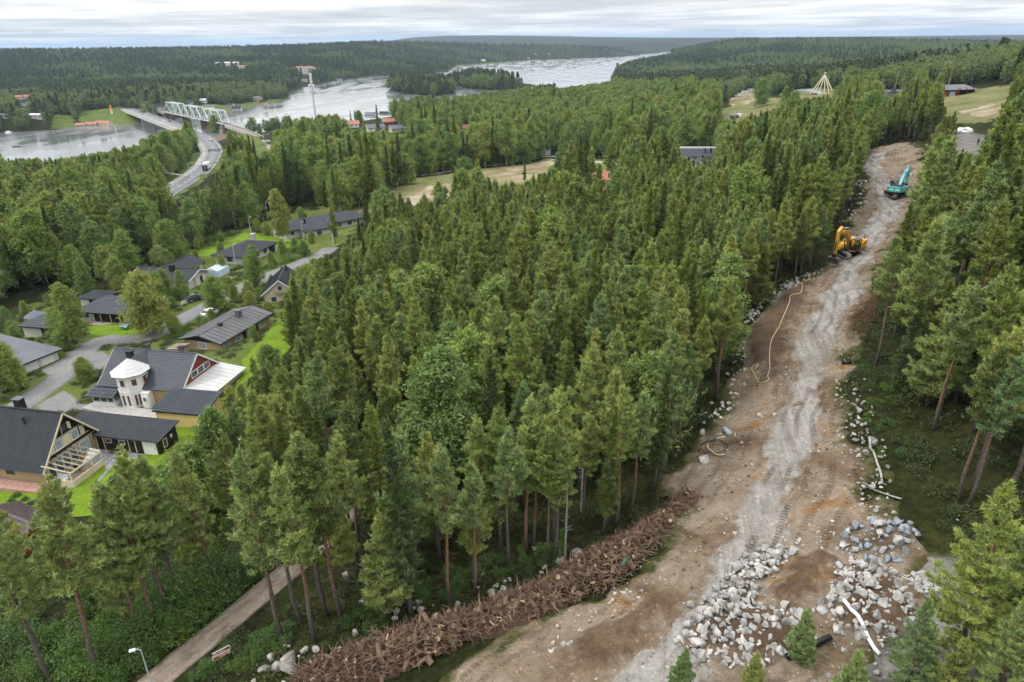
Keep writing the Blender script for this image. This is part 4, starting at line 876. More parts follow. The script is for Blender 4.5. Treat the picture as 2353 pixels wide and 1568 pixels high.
# paving round the brown house
def paving():
    r = rng(5); f = MB(); f.bx(-14, 4.6, -6.1, -4.5, -0.5, 0.06); e = bpy.data.objects.new('paved_walk', None)
    base = MB(); base.v = []; q = [(-14, -6.2), (4.6, -6.2), (4.6, -4.45), (-14, -4.45)]
    base.slab([tuple(loc1(x, y, 0.05)) for x, y in q], 0.5); o = base.build('paved_walk', M['pinkslab']); tag(o, 'pink paved walk along the brick wall of the brown house', kind='structure')
    sm = MB().bx(-.44, .44, -.4, .4, -.03, .03).mesh('slab', M['pinkslab'])
    for i in range(20):
        for j in range(2):
            p = loc1(-13.5 + i * .93, -5.75 + j * .85, 0.075 + r.uniform(-.01, .01)); b = bpy.data.objects.new('paving_slab', sm); b.location = p; b.rotation_euler = (0, 0, R(-12)); link(b, o)
    base = MB(); base.slab([tuple(loc1(x, y, 0.03)) for x, y in ((0.2, 0.7), (4.4, 0.5), (5.0, -0.6), (6.3, 0.3), (10.5, 1.6), (11, 3.85), (0.4, 3.85))], 0.5); o = base.build('flagstone_patio', M['concrete']); tag(o, 'grey flagstone patio in the angle of the brown house', kind='structure')
    def stone(x, y, s, par):
        a = np.sort(r.uniform(0, 6.28, 6)); m = MB(); m.prism([(math.cos(t) * s * r.uniform(.75, 1.1), math.sin(t) * s * .85) for t in np.linspace(0, 5.2, 6)], 0, 0.05, 'z'); b = m.build('flagstone', M['slab'], par); b.location = loc1(x, y, 0.03); b.rotation_euler = (0, 0, r.uniform(0, 6.28))
    for i in range(13):
        for j in range(5):
            x, y = 0.9 + i * .78 + r.uniform(-.1, .1), 0.95 + j * .66 + (i % 2) * .25; 
            if y < 3.6 and y > 0.1 + 0.17 * x - (0.6 if x < 5 else 0): stone(x, y, 0.36, o)
    o2 = MB(); o2.slab([tuple(loc1(x, y, 0.10)) for x, y in ((5.0, 0.2), (6.0, 0.2), (7.0, -5.0), (6.1, -5.0))], 0.4); o2 = o2.build('stone_path', M['lawn']); tag(o2, 'narrow stepping stone path across the lawn', kind='structure')
    for i in range(12): stone(5.45 + i * .1, -0.1 - i * .44, 0.3, o2)
    for b in o2.children: b.location.z += 0.10
paving()
# ---- the white tower house
def tower_house():
    Hs = House('tower_house', 'dark tiled house with a white octagonal bay tower and red gable', *WP(-53.8, 93.3, 20), -10.5, 13.8, 9.4, 3.2, M['brick'], 19.5)
    CLEAR.append(np.array([WP(a, b, 20) for a, b in [(-63, 86), (-40, 79), (-38, 92), (-42, 101), (-62, 104)]]))
    _, rf = Hs.gable(3.7, M['sheet'], 0.5, courses=16, ribs=0.42, ohx=0.35, barge=M['whiteboard'])
    g = MB(); g.prism([(-4.65, 2.6), (4.65, 2.6), (4.65, 3.1), (0, 6.85), (-4.65, 3.1)], 6.88, 7.0, 'x'); Hs.part(g, 'gable_boarding', M['redboard'])
    for y in (-1.3, 0.3, 1.9): Hs.win('E', y, 3.7, 1.4, 0.9, L=14.0)
    for x, y, w in ((-2.9, -2.0, 0.9),): Hs.chimney(x, y, 4.0, 7.6, 0.95, 0.6, M['black'], M['black'], rf)
    for x in (-1.6, 4.2): Hs.chimney(x, 0.5, 6.2, 7.7, 0.6, 0.6, M['sheet2'], M['black'], rf)
    # octagonal bay tower
    cx, cy = -1.6, -4.2; 
    def octa(r_, z0, z1, rot=R(22.5)):
        return [(cx + r_ * math.cos(rot + i * math.pi / 4), cy + r_ * math.sin(rot + i * math.pi / 4)) for i in range(8)]
    t = MB(); t.prism(octa(2.3, 0, 0), -1, 5.5, 'z'); tw = Hs.part(t, 'tower', M['whiteboard'])
    for z in (2.6, 5.3, 0.2): b = MB(); b.prism(octa(2.37, 0, 0), z, z + 0.16, 'z'); b.build('band', M['whiteboard'], tw)
    rm = MB(); P = octa(2.85, 0, 0)
    for i in range(8):
        a, b = P[i], P[(i + 1) % 8]; course_face(rm, (*a, 5.5), (*b, 5.5), (cx, cy, 7.5), (cx, cy, 7.5), 5, 0.03, 0.06)
    rm.build('tower_roof', M['membrane'], tw)
    for i in range(8):
        a = math.pi / 4 * i; n = (math.cos(a), math.sin(a))
        if n[1] > 0.5: continue
        ap = 2.3 * math.cos(R(22.5))
        for z0, hh_, offs, w in ((0.55, 1.7, (-.42, .42) if i % 2 == 0 else (-.25, .25), 0.36), (3.8, 1.0, (-.0,), 0.65)):
            for of in offs:
                p = Vector((cx + n[0] * ap - n[1] * of, cy + n[1] * ap + n[0] * of, z0 + hh_ / 2)); m = MB(); m.box(p, (0.1, w + .14, hh_ + .14), rz=a); o = m.build('window', M['whiteboard'], tw)
                m = MB(); m.box(p + Vector((n[0] * .03, n[1] * .03, 0)), (0.1, w, hh_), rz=a); g_ = m.build('pane', M['glass_warm'], o)
    # dormer roof running back from the tower
    d = MB(); course_face(d, (cx - 2.2, cy + 0.2, 4.6), (cx - 2.2, cy + 4.6, 4.6), (cx, cy + 4.6, 7.3), (cx, cy + 0.2, 7.2), 7); course_face(d, (cx + 2.2, cy + 4.6, 4.6), (cx + 2.2, cy + 0.2, 4.6), (cx, cy + 0.2, 7.2), (cx, cy + 4.6, 7.3), 7); Hs.part(d, 'dormer_roof', M['sheet'], rf)
    # veranda on the left, porch on the right
    v = MB(); v.bx(-7.3, -3.6, -6.6, -4.7, -1, 1.0); Hs.part(v, 'veranda_wall', M['whiteboard'])
    v = MB(); course_face(v, (-8.0, -7.2, 2.1), (-3.3, -7.2, 2.1), (-3.3, -4.5, 3.0), (-8.0, -4.5, 3.0), 4); ribs_face(v, (-8.0, -7.2, 2.12), (-3.3, -7.2, 2.12), (-3.3, -4.5, 3.02), (-8.0, -4.5, 3.02), .4); Hs.part(v, 'veranda_roof', M['sheet'])
    for x in (-7.25, -6.0, -4.8, -3.7): m = MB(); m.bx(x - .06, x + .06, -6.6, -6.48, 1.0, 2.2); Hs.part(m, 'post', M['whiteboard'])
    m = MB(); m.bx(-7.2, -3.7, -6.5, -6.45, 1.0, 2.1); Hs.part(m, 'veranda_glass', M['glass'])
    pw = MB(); pw.bx(0.6, 1.9, -5.9, -4.72, -1, 2.7); Hs.part(pw, 'porch', M['whiteboard']); Hs.door('S', 1.25, 0.8, 2.0, M['whiteboard'], W=0, off=(0, -5.92)); Hs.win('S', 1.25, 1.3, 0.5, 0.7, M['whiteboard'], M['glass'], W=0, off=(0, -5.98))
    # white roofed extension on the gable side
    a = MB(); a.bx(7.02, 11.2, -4.4, 4.6, -1, 2.4); Hs.part(a, 'extension_wall', M['whiteboard'])
    a = MB(); a.slab([(6.9, -5.0, 3.25), (11.8, -5.0, 2.55), (11.8, 5.0, 2.55), (6.9, 5.0, 3.25)], 0.12); er = Hs.part(a, 'extension_roof', M['membrane'])
    for q in range(9): m = MB(); m.bar((7.0, -4.5 + q * 1.12, 3.27), (11.75, -4.5 + q * 1.12, 2.58), 0.04, 0.05); m.build('roof_seam', M['membrane'], er)
    m = MB(); m.bx(7.5, 10.8, -4.44, -4.38, 0.9, 2.2); Hs.part(m, 'extension_window', M['glass'])
    # ladder on the roof
    l = MB()
    for s in (-.2, .2): l.tube([(-5.6 + s, 0.2, 7.2), (-5.6 + s, -0.2, 7.6), (-5.6 + s, -0.8, 7.1)], 0.03, 5)
    Hs.part(l, 'roof_ladder', M['sheet2'], rf)
    return Hs
M['glass_warm'] = mat('warm_glass', (0.10, 0.05, 0.03), 0.12, 0.6, 2.5, spec=0.6)
tower_house()
def garage():
    Hs = House('yellow_garage', 'yellow garage with a dark ribbed mono-pitch roof beside the tower house', *WP(-45.6, 83.9, 20), -11, 7.4, 4.2, 2.4, M['yellow'], 19.6, cat='garage')
    m = MB(); m.prism([(-2.3, -1.2), (2.3, -1.2), (2.3, 3.75), (-2.3, 2.62)], -3.7, 3.7, 'x'); Hs.part(m, 'wall', M['yellow'])
    r = MB(); Q = [(-4.1, -2.4, 2.75), (4.1, -2.4, 2.75), (4.1, 2.5, 3.95), (-4.1, 2.5, 3.95)]; course_face(r, *Q, 12); ribs_face(r, *[(a, b, c + .03) for a, b, c in Q], 0.36); Hs.part(r, 'roof', M['sheet'])
    m = MB(); m.bar((-4.1, -2.45, 2.66), (4.1, -2.45, 2.66), 0.12, 0.12); Hs.part(m, 'gutter', M['black'])
garage()
def long_brick():
    Hs = House('brick_bungalow', 'long low brick bungalow with a wide grey sheet roof behind the tower house', *WP(-52.3, 115.6, 20), 73, 14.6, 8.2, 2.5, M['brick'], 18.5)
    _, rf = Hs.gable(1.05, M['sheet2'], 0.7, courses=1, ribs=1.1, ohx=0.7, barge=M['black'])
    for x in (-5.9, -2.6, 1.2, 4.6): Hs.win('S', x, 0.9, 1.6, 1.2, M['whiteboard'], M['glass_pale'])
    Hs.door('S', -0.7, 0.9, 2.0, M['black']); Hs.door('S', 3.0, 0.9, 2.0, M['black'])
    Hs.win('W', 0.0, 0.9, 1.6, 1.1, M['whiteboard'], M['glass_pale'])
    g = MB(); g.prism([(-4.1, 2.3), (4.1, 2.3), (0, 3.5)], -7.42, -7.3, 'x'); Hs.part(g, 'gable_boarding', M['brown'])
    Hs.chimney(2.6, -0.8, 2.9, 4.7, 0.9, 0.9, M['sheet2'], M['sheet2'], rf); Hs.chimney(-2.5, -0.6, 2.9, 4.0, 0.6, 0.6, M['black'], M['black'], rf)
    m = MB(); m.slab([(-8.6, 1.5, 2.3), (-8.6, 4.6, 1.9), (-11.2, 4.6, 1.9), (-11.2, 1.5, 2.3)], 0.1); ribs_face(m, (-11.2, 4.6, 1.92), (-8.6, 4.6, 1.92), (-8.6, 1.5, 2.32), (-11.2, 1.5, 2.32), 0.4); Hs.part(m, 'shed_roof', M['wood'])
    m = MB(); m.bx(-11, -8.7, 1.7, 4.4, -1, 1.85); Hs.part(m, 'shed_wall', M['brick'])
    for s in (-1,): m = MB(); m.bar((-8, -4.75, 2.55), (8, -4.75, 2.55), 0.06, 0.18); Hs.part(m, 'snow_guard', M['black'])
long_brick()
def blue_bungalow():
    Hs = House('tiled_bungalow', 'bungalow with a blue-grey tiled hip roof and open porch across the street', *WP(-79.6, 130.0, 18), -11.5, 14, 8.6, 2.5, M['whitewall'], 17.0)
    _, rf = Hs.hip(2.0, M['sheet'], 0.9, courses=14, ribs=0.4)
    Hs.chimney(2.6, -0.6, 3.6, 5.4, 0.9, 0.7, M['black'], M['black'], rf); Hs.chimney(-1.0, 0.3, 3.6, 5.1, 0.6, 0.6, M['black'], M['black'], rf)
    p = MB(); p.bx(-3.5, 3.5, -4.36, -4.3, 0, 2.4); Hs.part(p, 'porch_panel', M['brown'])  # flat dark brown panel on the wall face, no recess is cut
    d = MB(); d.bx(-3.6, 3.6, -6.2, -4.4, -0.4, 0.25); Hs.part(d, 'porch_deck', M['wood'])
    for x in (-3.4, -1.2, 1.2, 3.4): m = MB(); m.bx(x - .08, x + .08, -5.2, -5.05, 0.2, 2.45); Hs.part(m, 'post', M['wood'])
    for x in (-5.4, 5.4): Hs.win('S', x, 0.9, 1.4, 1.1)
    m = MB(); m.cyl((-4, 2, 4), (-4, 2, 6.2), 0.03, n=5); m.bar((-4.8, 2, 6.1), (-3.2, 2, 6.1), 0.04); m.bar((-4, 1.5, 5.9), (-4, 2.5, 5.9), 0.03); Hs.part(m, 'aerial', M['black'], rf)
    w = House('carport', 'low blue-tiled carport wing at the left of the tiled bungalow', *WP(-89.5, 122.3, 18), -11.5, 8, 6, 2.3, M['whitewall'], 16.9, cat='carport')
    w.hip(1.3, M['sheet'], 0.6, courses=8, ribs=0.4)
    w.door('S', 1.5, 2.4, 2.0, M['brown'], name='garage_door')
    s = House('garden_shed', 'small white shed with a dark roof behind the tiled bungalow', *WP(-88.5, 137, 18), -11.5, 5.5, 4.5, 2.2, M['whitewall'], cat='shed'); s.hip(1.2, M['felt'], 0.5); s.door('S', 0, 1, 1.9, M['brown'])
    gz = House('gazebo', 'grey octagonal garden gazebo at the edge of the dark wood', *WP(-95.0, 126.2, 18), 0, 3, 3, 2.2, M['whiteboard'], cat='gazebo'); rm = MB()
    P = [(2.3 * math.cos(i * math.pi / 4), 2.3 * math.sin(i * math.pi / 4)) for i in range(8)]
    for i in range(8): course_face(rm, (*P[i], 2.2), (*P[(i + 1) % 8], 2.2), (0, 0, 3.5), (0, 0, 3.5), 1, 0.03, 0.06)
    gz.part(rm, 'roof', M['greyflat'])
    for x, y in P: m = MB(); m.bx(x * .85 - .05, x * .85 + .05, y * .85 - .05, y * .85 + .05, -0.4, 2.2); gz.part(m, 'post', M['whiteboard'])
    m = MB(); m.cyl((0, 0, -0.3), (0, 0, 0.15), 2.0, n=8); gz.part(m, 'floor', M['wood'])
blue_bungalow()
def garages():
    Hs = House('garage_block', 'flat grey-roofed block with white garage doors at the left edge', *WP(-89.0, 107.0, 18), -24, 18, 9.5, 2.5, M['whitewall'], 17.3, cat='garage')
    _, rf = Hs.hip(0.8, M['greyflat'], 0.8); 
    for y in (-3.1, -0.2, 2.7): Hs.door('E', y, 2.3, 2.0, M['whiteboard'], name='garage_door')
    for x in (-1, 3, 6.5): Hs.win('S', x, 0.9, 1.4, 1.1)
    Hs.chimney(-3, 1.5, 2.7, 4.6, 1.4, 0.8, M['black'], M['sheet2'], rf); Hs.chimney(-1.7, 1.2, 2.7, 3.9, 0.6, 0.6, M['black'], M['sheet2'], rf)
garages()
def dark_bungalows():
    Hs = House('dark_bungalow', 'white-walled bungalow with a black felt cross-gable roof at the wood edge', *WP(-79.3, 150.8, 18), -11, 15, 8, 2.6, M['whitewall'], 16.6)
    _, rf = Hs.gable(1.35, M['felt'], 0.8, barge=M['whiteboard']); Hs.gable(1.3, M['felt'], 0.8, cx=-2.0, cy=6.0, L=9, W=7, axis='y')
    Hs.chimney(1.8, -1.2, 3.2, 5.2, 1.2, 0.7, M['black'], M['black'], rf)
    for x in (-6, -2.5, 1.5, 5): Hs.win('S', x, 0.9, 1.5, 1.1, M['whiteboard'], M['glass_pale'])
    Hs.door('E', 1.0, 0.9, 2.0, M['brown']); l = MB()
    for s in (-.2, .2): l.cyl((7.7, s - 1.8, 0), (7.55, s - 1.8, 4.2), 0.03, n=5)
    for q in range(9): l.bar((7.68, -2.0, .4 + q * .42), (7.68, -1.6, .4 + q * .42), 0.04)
    Hs.part(l, 'ladder', M['sheet2'])
    H8 = House('chimney_bungalow', 'white-walled bungalow with a black hip roof and stone chimney', *WP(-69.0, 171.2, 18), 74, 14.5, 9, 2.6, M['whitewall'], 16.6); _, rf = H8.hip(1.5, M['felt'], 0.8)
    H8.chimney(4.5, 0.5, 3.4, 5.4, 1.2, 1.0, M['concrete'], M['concrete'], rf)
    for x in (-5, -1.5, 2): H8.win('S', x, 0.9, 1.6, 1.2); H8.win('N', x, 0.9, 1.6, 1.2)
    H8.door('S', 5.2, 2.6, 2.0, M['black'], name='garage_door'); H8.win('W', 0, 0.9, 1.8, 1.2)
    H9 = House('long_bungalow', 'long white-walled bungalow with a broad black hip roof farthest along the street', *WP(-57.0, 199.5, 18), 40, 27, 10, 2.6, M['whitewall'], 16.7); _, rf = H9.hip(1.7, M['felt2'], 0.9)
    H9.hip(1.4, M['felt2'], 0.7, cx=-5, cy=-5.5, L=8, W=8, name='front_roof')
    H9.pipe(-4, 1, 3.6, 5.2, 0.25, rf); H9.chimney(-6.5, -3.0, 3.0, 4.8, 0.6, 0.6, M['black'], M['black'], rf)
    for x in (1, 4, 7.5): H9.win('S', x, 0.9, 1.5, 1.1)
    H9.win('S', -5, 0.7, 1.6, 1.3, W=19.1); H9.door('E', 0, 3.0, 2.1, M['black'], name='garage_door'); H9.win('S', -11.5, 1.0, 1.2, 1.0)
    H10 = House('gabled_house', 'pale yellow gabled house with a dark tiled roof half hidden by trees', *WP(-49.6, 140.2, 18), 99, 10, 7.0, 3.0, M['palewall'], 17.2)
    _, rf = H10.gable(2.8, M['felt2'], 0.7, courses=14, ribs=0.42, barge=M['whiteboard'])
    H10.win('W', 0, 3.4, 0.9, 1.0); H10.win('W', -1.6, 0.9, 1.1, 1.1); H10.win('W', 1.6, 0.9, 1.1, 1.1)
    b = MB(); b.bx(-5.9, -5.05, -1.2, 1.2, 2.95, 3.05); H10.part(b, 'balcony_floor', M['wood'])
    for q in range(7): m = MB(); m.bx(-5.92, -5.86, -1.15 + q * .38, -1.09 + q * .38, 3.05, 3.9); H10.part(m, 'baluster', M['wood'])
    for sg in (-1, 1): m = MB(); m.bar((-5.2, sg * 1.6, 4.0), (-5.65, 0, 5.9), 0.08); H10.part(m, 'gable_brace', M['whiteboard'])
    for y in (-.6, .5): H10.pipe(3, y, 4.9, 6.6, 0.12, rf)
    s = House('tin_shed', 'rusty brown sheet-roofed shed at the lower left edge', *G(45, 1245)[:2], -25, 7, 5, 2.3, M['redboard'], cat='shed'); s.gable(1.2, M['rust'], 0.5, ribs=0.3, courses=6)
    s.door('E', 0, 1, 1.9, M['brown']); s.win('S', 0, 0.9, 0.8, 0.7)
M['rust'] = mat('brown_sheet', (0.10, 0.075, 0.07), 0.6, 0.25, 1.5)
dark_bungalows()
# ---- houses in the middle distance
def simple_house(u, v, yaw, L, W, wh, rise, wall, roof, label, name='house', hipr=False, courses=8, z=None, chim=True, wins=3, group=None, cat='house', pos=None):
    x, y = pos if pos is not None else G(u, v)[:2]
    s = House(name, label, x, y, yaw, L, W, wh, wall, cat=cat, group=group)
    _, rf = s.hip(rise, roof, 0.6, courses) if hipr else s.gable(rise, roof, 0.5, courses, barge=M['whiteboard'])
    for i in range(wins):
        p = (i - (wins - 1) / 2) * L / (wins + 0.4)
        s.win('S', p, 0.9, 1.1, 1.1); s.win('N', p, 0.9, 1.1, 1.1)
    s.win('E', 0, 0.9, 1.1, 1.1); s.win('W', 0, 0.9, 1.1, 1.1)
    if not hipr and rise > 2: s.win('E', 0, wh + .35, .8, .9); s.win('W', 0, wh + .35, .8, .9)
    if chim: s.chimney(0.8, 0.4, wh + rise - 0.8, wh + rise + 0.9, 0.6, 0.6, M['redtile'] if roof is M['redtile'] else M['black'], M['black'], rf)
    FARH.append((x, y)); return s
FARH = []
simple_house(1392, 424, -8, 11, 7, 2.6, 2.4, M['palewall'], M['redtile'], 'house with a broad pinkish red tiled roof behind a black carport', 'red_roofed_house')
simple_house(1362, 462, 28, 10.5, 6.5, 3.0, 2.8, M['whiteboard'], M['redtile'], 'white gabled house with an orange tiled roof and brick chimney among the pines', 'red_roofed_house', courses=10)
simple_house(1475, 425, 60, 8, 6.5, 2.8, 2.2, M['whiteboard'], M['redtile'], 'small white gabled house with a red roof beside the parked white car', 'red_roofed_house')
simple_house(1528, 420, 118, 10, 7, 2.8, 2.6, M['whiteboard'], M['redtile'], 'red-roofed white house with looped ladder rails beside the round green tree', 'red_roofed_house')
simple_house(1262, 470, 30, 8, 5, 2.5, 2.0, M['whiteboard'], M['redtile'], 'mostly hidden white house with a red roof at the near edge of the sandy lot', 'red_roofed_house', chim=False)
s_ = House('black_carport', 'flat black carport before the pinkish roofed house', *G(1378, 436)[:2], -8, 12, 3.6, 2.4, M['greywall'], cat='carport'); m = MB(); m.bx(-6, 6, -1.8, 1.8, 2.4, 2.6); s_.part(m, 'roof', M['black'])
m = MB(); m.bx(-6, 6, 1.6, 1.75, -0.5, 2.4); s_.part(m, 'back_wall', M['greywall'])
for x in (-5.8, -2, 2, 5.8): m = MB(); m.bx(x - .08, x + .08, -1.7, -1.55, -.5, 2.4); s_.part(m, 'post', M['greywall'])
def modern():
    s = House('modern_house', 'white modern house with a black mono-pitch roof and white ridge band', *G(1612, 372)[:2], -6, 16, 8, 3.0, M['whiteboard'])
    m = MB(); m.slab([(-8.6, -4.8, 3.0), (8.6, -4.8, 3.0), (8.6, 4.4, 5.0), (-8.6, 4.4, 5.0)], 0.2); r = s.part(m, 'roof', M['felt2'])
    w = MB(); w.prism([(-4, -1.2), (4, -1.2), (4, 4.8), (-4, 3.05)], -8, 8, 'x'); s.part(w, 'wall', M['whiteboard'])
    m = MB(); m.bx(-8.6, 8.6, 4.2, 4.7, 4.9, 5.6); s.part(m, 'ridge_band', M['whiteboard'])
    for x in (-6.5, -4.5, -2.5): m = MB(); m.bx(x - .1, x + .1, -4.7, -4.5, -.5, 3.0); s.part(m, 'post', M['whiteboard'])
    for x in (-5.5, -2.5, 1, 4.5): s.win('S', x, 0.8, 1.6, 1.5)
    for x in (1.0, 3.2): s.chimney(x, -0.5, 3.8, 5.6, 0.5, 0.5, M['black'], M['black'], r)
    p = G(1616, 392); q = House('blue_gable_house', 'pale blue gabled house in front of the white modern house', p[0], p[1], 82, 8, 7, 2.8, M['bluewall']); _, rf = q.gable(1.9, M['felt2'], 0.5, barge=M['whiteboard']); q.win('W', 0, 2.9, 1, .8); q.win('W', -1.8, .8, 1.2, 1.2); q.win('W', 1.8, .8, 1.2, 1.2); q.chimney(1, .5, 3.8, 5.6, .6, .6, roof=rf)
    p = G(1545, 382); q = House('side_house', 'low white house with a black roof and white ridge band left of the modern house', p[0], p[1], -6, 9, 6, 2.6, M['whiteboard']); _, rf = q.gable(1.1, M['felt2'], 0.5); m = MB(); m.bx(-5, 5, 2.4, 2.9, 2.9, 3.5); q.part(m, 'ridge_band', M['whiteboard']); q.win('S', 0, .8, 1.8, 1.2); q.door('S', 3, .9, 2, M['black'])
    p = G(1462, 392); q = House('dark_roof_house', 'house with a steep plain black roof by the parked white car', p[0], p[1], 70, 9, 7, 2.6, M['whiteboard']); _, rf = q.gable(2.2, M['felt2'], 0.5); q.win('W', 0, .9, 1.2, 1.1); q.chimney(1, 0, 4, 5.6, .6, .6, roof=rf)
modern()
p = G(1256, 357); q = House('transformer_kiosk', 'small white flat-roofed kiosk beside the footpath', p[0], p[1], -10, 4.2, 3.0, 2.6, M['whiteboard'], cat='kiosk'); m = MB(); m.bx(-2.1, 2.1, -1.5, 1.5, -.6, 2.6); q.part(m, 'wall', M['whiteboard']); m = MB(); m.bx(-2.3, 2.3, -1.7, 1.7, 2.6, 2.8); q.part(m, 'roof', M['greyflat']); q.door('S', 1, .8, 1.9, M['bluewall']); q.door('S', -.9, 1.4, 1.9, M['greywall'])
# river-side houses in the middle (u 790-960)
for i, (u, v, yaw, L, W, rm, wl, lab) in enumerate([(808,292,15,12,8,'redtile','whiteboard','red-roofed white house left of the cluster by the river'), (862,300,25,14,8,'greyflat','whiteboard','wide white house with a grey roof in the river cluster'), (912,302,30,11,7,'greyflat','palewall','cream house with a pale roof at the right of the river cluster'), (852,272,0,11,8,'greyflat','whiteboard','two-storey white house behind the wide white one'), (893,286,20,10,7,'redtile','redboard','dark red house with a brown roof in the river cluster'), (884,268,-10,10,7,'felt','palewall','house with a black roof nearest the water in the river cluster'), (1078,302,12,10,7,'redtile','palewall','lone house with a dark red roof among the birches right of the river cluster')]):
    simple_house(u, v, yaw, L, W, 3.4 if i == 3 else 2.6, 2.4, M[wl], M[rm], lab, 'river_house', chim=i % 2 == 0, courses=1)
# houses over the river: placed on the ground at their pixel
FARLIST = [(238,288,-20,22,9,2.6,2.6,'redtile','palewall','long red-roofed house on the far bank, left of the bridge'),(212,290,0,12,8,2.6,2.2,'redtile','whitewall','low red-roofed house at the water left of the long one'),(186,292,10,10,8,2.6,2,'redtile','whitewall','leftmost red-roofed house above the far lawn'),(85,272,-5,26,12,3.5,1.5,'membrane','whiteboard','white low hall among the trees at far left'),
 (370,250,20,10,8,3,3,'felt','whiteboard','white gabled house left of the truss bridge end'),(482,252,10,11,8,4,1.2,'greyflat','whiteboard','boxy white villa beyond the truss bridge'),(510,260,-15,12,9,2.6,3.2,'greyflat','yellow','yellow house with a grey roof on the far bank lawn'),(545,254,8,13,9,2.8,3,'felt','whiteboard','white house with a black roof on the far bank lawn'),(530,246,0,10,7,3,2,'felt','whitewall','small white house behind the bank houses'),
 (592,233,-20,13,10,4.5,2.5,'greyflat','brick','tall brick house above the river bend'),(606,238,10,12,8,2.6,2.5,'brown','yellow','brown-roofed house by the river bend'),(437,238,0,9,7,3,2.4,'felt','whiteboard','white house among trees behind the truss bridge'),(468,236,0,9,7,3,2.4,'membrane','whiteboard','white-gabled cottage behind the truss bridge'),
 (42,228,0,14,9,3,2.5,'redtile','palewall','red-roofed house farthest left across the river'),(65,227,15,13,9,3,3,'redtile','whiteboard','white gabled house with a red roof at far left'),(55,243,0,12,9,3,2.5,'felt','whiteboard','white house with a dark roof at far left'),(10,270,0,14,9,3,1,'greyflat','whiteboard','white house cut by the left picture edge'),
 (700,188,-8,12,8,3,2,'redtile','palewall','small red house below the large white building'),(716,200,0,12,8,3,2,'membrane','whiteboard','white cabin by the water below the large white building'),(770,190,0,14,9,3,2,'felt','whiteboard','white house at the water right of the large white building'),(780,186,0,12,9,3,2,'greyflat','bluewall','pale blue house at the water right of the large white building'),
 (1110,141,10,20,12,3.5,3,'membrane','whiteboard','large white house alone on the far shore above the islands'),(1230,134.5,0,16,10,3,3,'redtile','palewall','red-roofed house on the far shore'),(1215,135,0,14,10,3,2,'greyflat','whiteboard','white house left of the red one on the far shore'),(1262,134,0,16,10,3,2,'felt','whiteboard','white house right of the red one on the far shore'),(830,196,0,12,9,3,2,'felt','palewall','cabin on the far shore by the smoke')]
for u, v, yaw, L, W, wh, rise, rm, wl, lab in FARLIST:
    simple_house(u, v, yaw, L * .78, W * .8, wh, rise * .8, M[wl], M[rm], lab, 'distant_house', chim=False, courses=1, wins=4)
def blocks():
    for u, v, L, W, hh_, lab, rm, fl in ((702, 170, 42, 16, 13, 'large white institution building with a dark roof above the river', 'redtile', 3), (521, 131, 60, 18, 7, 'long white building high on the wooded ridge', 'membrane', 1), (552, 132.5, 36, 14, 5, 'low reddish building beside the long white one on the ridge', 'redtile', 1), (1290, 104, 18, 14, 17, 'pale apartment tower, left of the pair on the far hill', 'greyflat', 4), (1308, 104, 16, 14, 18, 'pale apartment tower, right of the pair on the far hill', 'greyflat', 4), (1098, 110, 16, 12, 9, 'small white block on the wooded far hill', 'greyflat', 2), (1165, 98, 26, 12, 7, 'low brown building near the top of the far hill', 'brown', 1)):
        x, y = G(u, v)[:2]; s = House('distant_building', lab, x, y, -14, L, W, hh_, M['whiteboard'], cat='building'); z0 = hh_
        m = MB(); m.bx(-L / 2, L / 2, -W / 2, W / 2, -4, hh_); s.part(m, 'wall', M['whitewall'] if 'brown' not in rm else M['brick'])
        m = MB(); course_face(m, (-L / 2 - .5, -W / 2 - .5, hh_), (L / 2 + .5, -W / 2 - .5, hh_), (L / 2 - 2, 0, hh_ + 2.2), (-L / 2 + 2, 0, hh_ + 2.2), 1); course_face(m, (L / 2 + .5, W / 2 + .5, hh_), (-L / 2 - .5, W / 2 + .5, hh_), (-L / 2 + 2, 0, hh_ + 2.2), (L / 2 - 2, 0, hh_ + 2.2), 1); course_face(m, (L / 2 + .5, -W / 2 - .5, hh_), (L / 2 + .5, W / 2 + .5, hh_), (L / 2 - 2, 0, hh_ + 2.2), (L / 2 - 2, 0, hh_ + 2.2), 1); course_face(m, (-L / 2 - .5, W / 2 + .5, hh_), (-L / 2 - .5, -W / 2 - .5, hh_), (-L / 2 + 2, 0, hh_ + 2.2), (-L / 2 + 2, 0, hh_ + 2.2), 1); s.part(m, 'roof', M[rm])
        for f in range(fl):
            for i in range(int(L / 5)): s.win('S', -L / 2 + 2.5 + i * (L - 5) / max(1, int(L / 5) - 1), 1.2 + f * (hh_ - 1) / fl, 2.2, 1.4)
        FARH.append((x, y))
blocks()
def petrol_sign():
    p = G(257, 262); e = empty('pylon_sign', p, 0.3, 'tall orange and white pylon sign among the trees over the river', 'sign')
    m = MB(); m.bx(-.9, .9, -.3, .3, 3.5, 8.5); m.build('panel', mat('orange_sign', (0.85, 0.38, 0.02), 0.5), e); m = MB(); m.bx(-.9, .9, -.29, .29, 0, 3.5); m.build('base', M['whiteboard'], e); m = MB(); m.bx(-.6, .6, -.34, -.3, 6.0, 7.2); m.build('emblem', mat('red_emblem', (0.6, 0.03, 0.02), 0.5), e)
    p = G(160, 262); e = empty('roadside_sign', p, 0.2, 'wide orange sign board above the white hall at far left', 'sign'); m = MB(); m.bx(-1.8, 1.8, -.3, .3, 5, 7); m.build('panel', bpy.data.materials['orange_sign'], e); m = MB(); m.bx(-.3, .3, -.2, .2, -1, 5); m.build('post', M['black'], e)
petrol_sign()
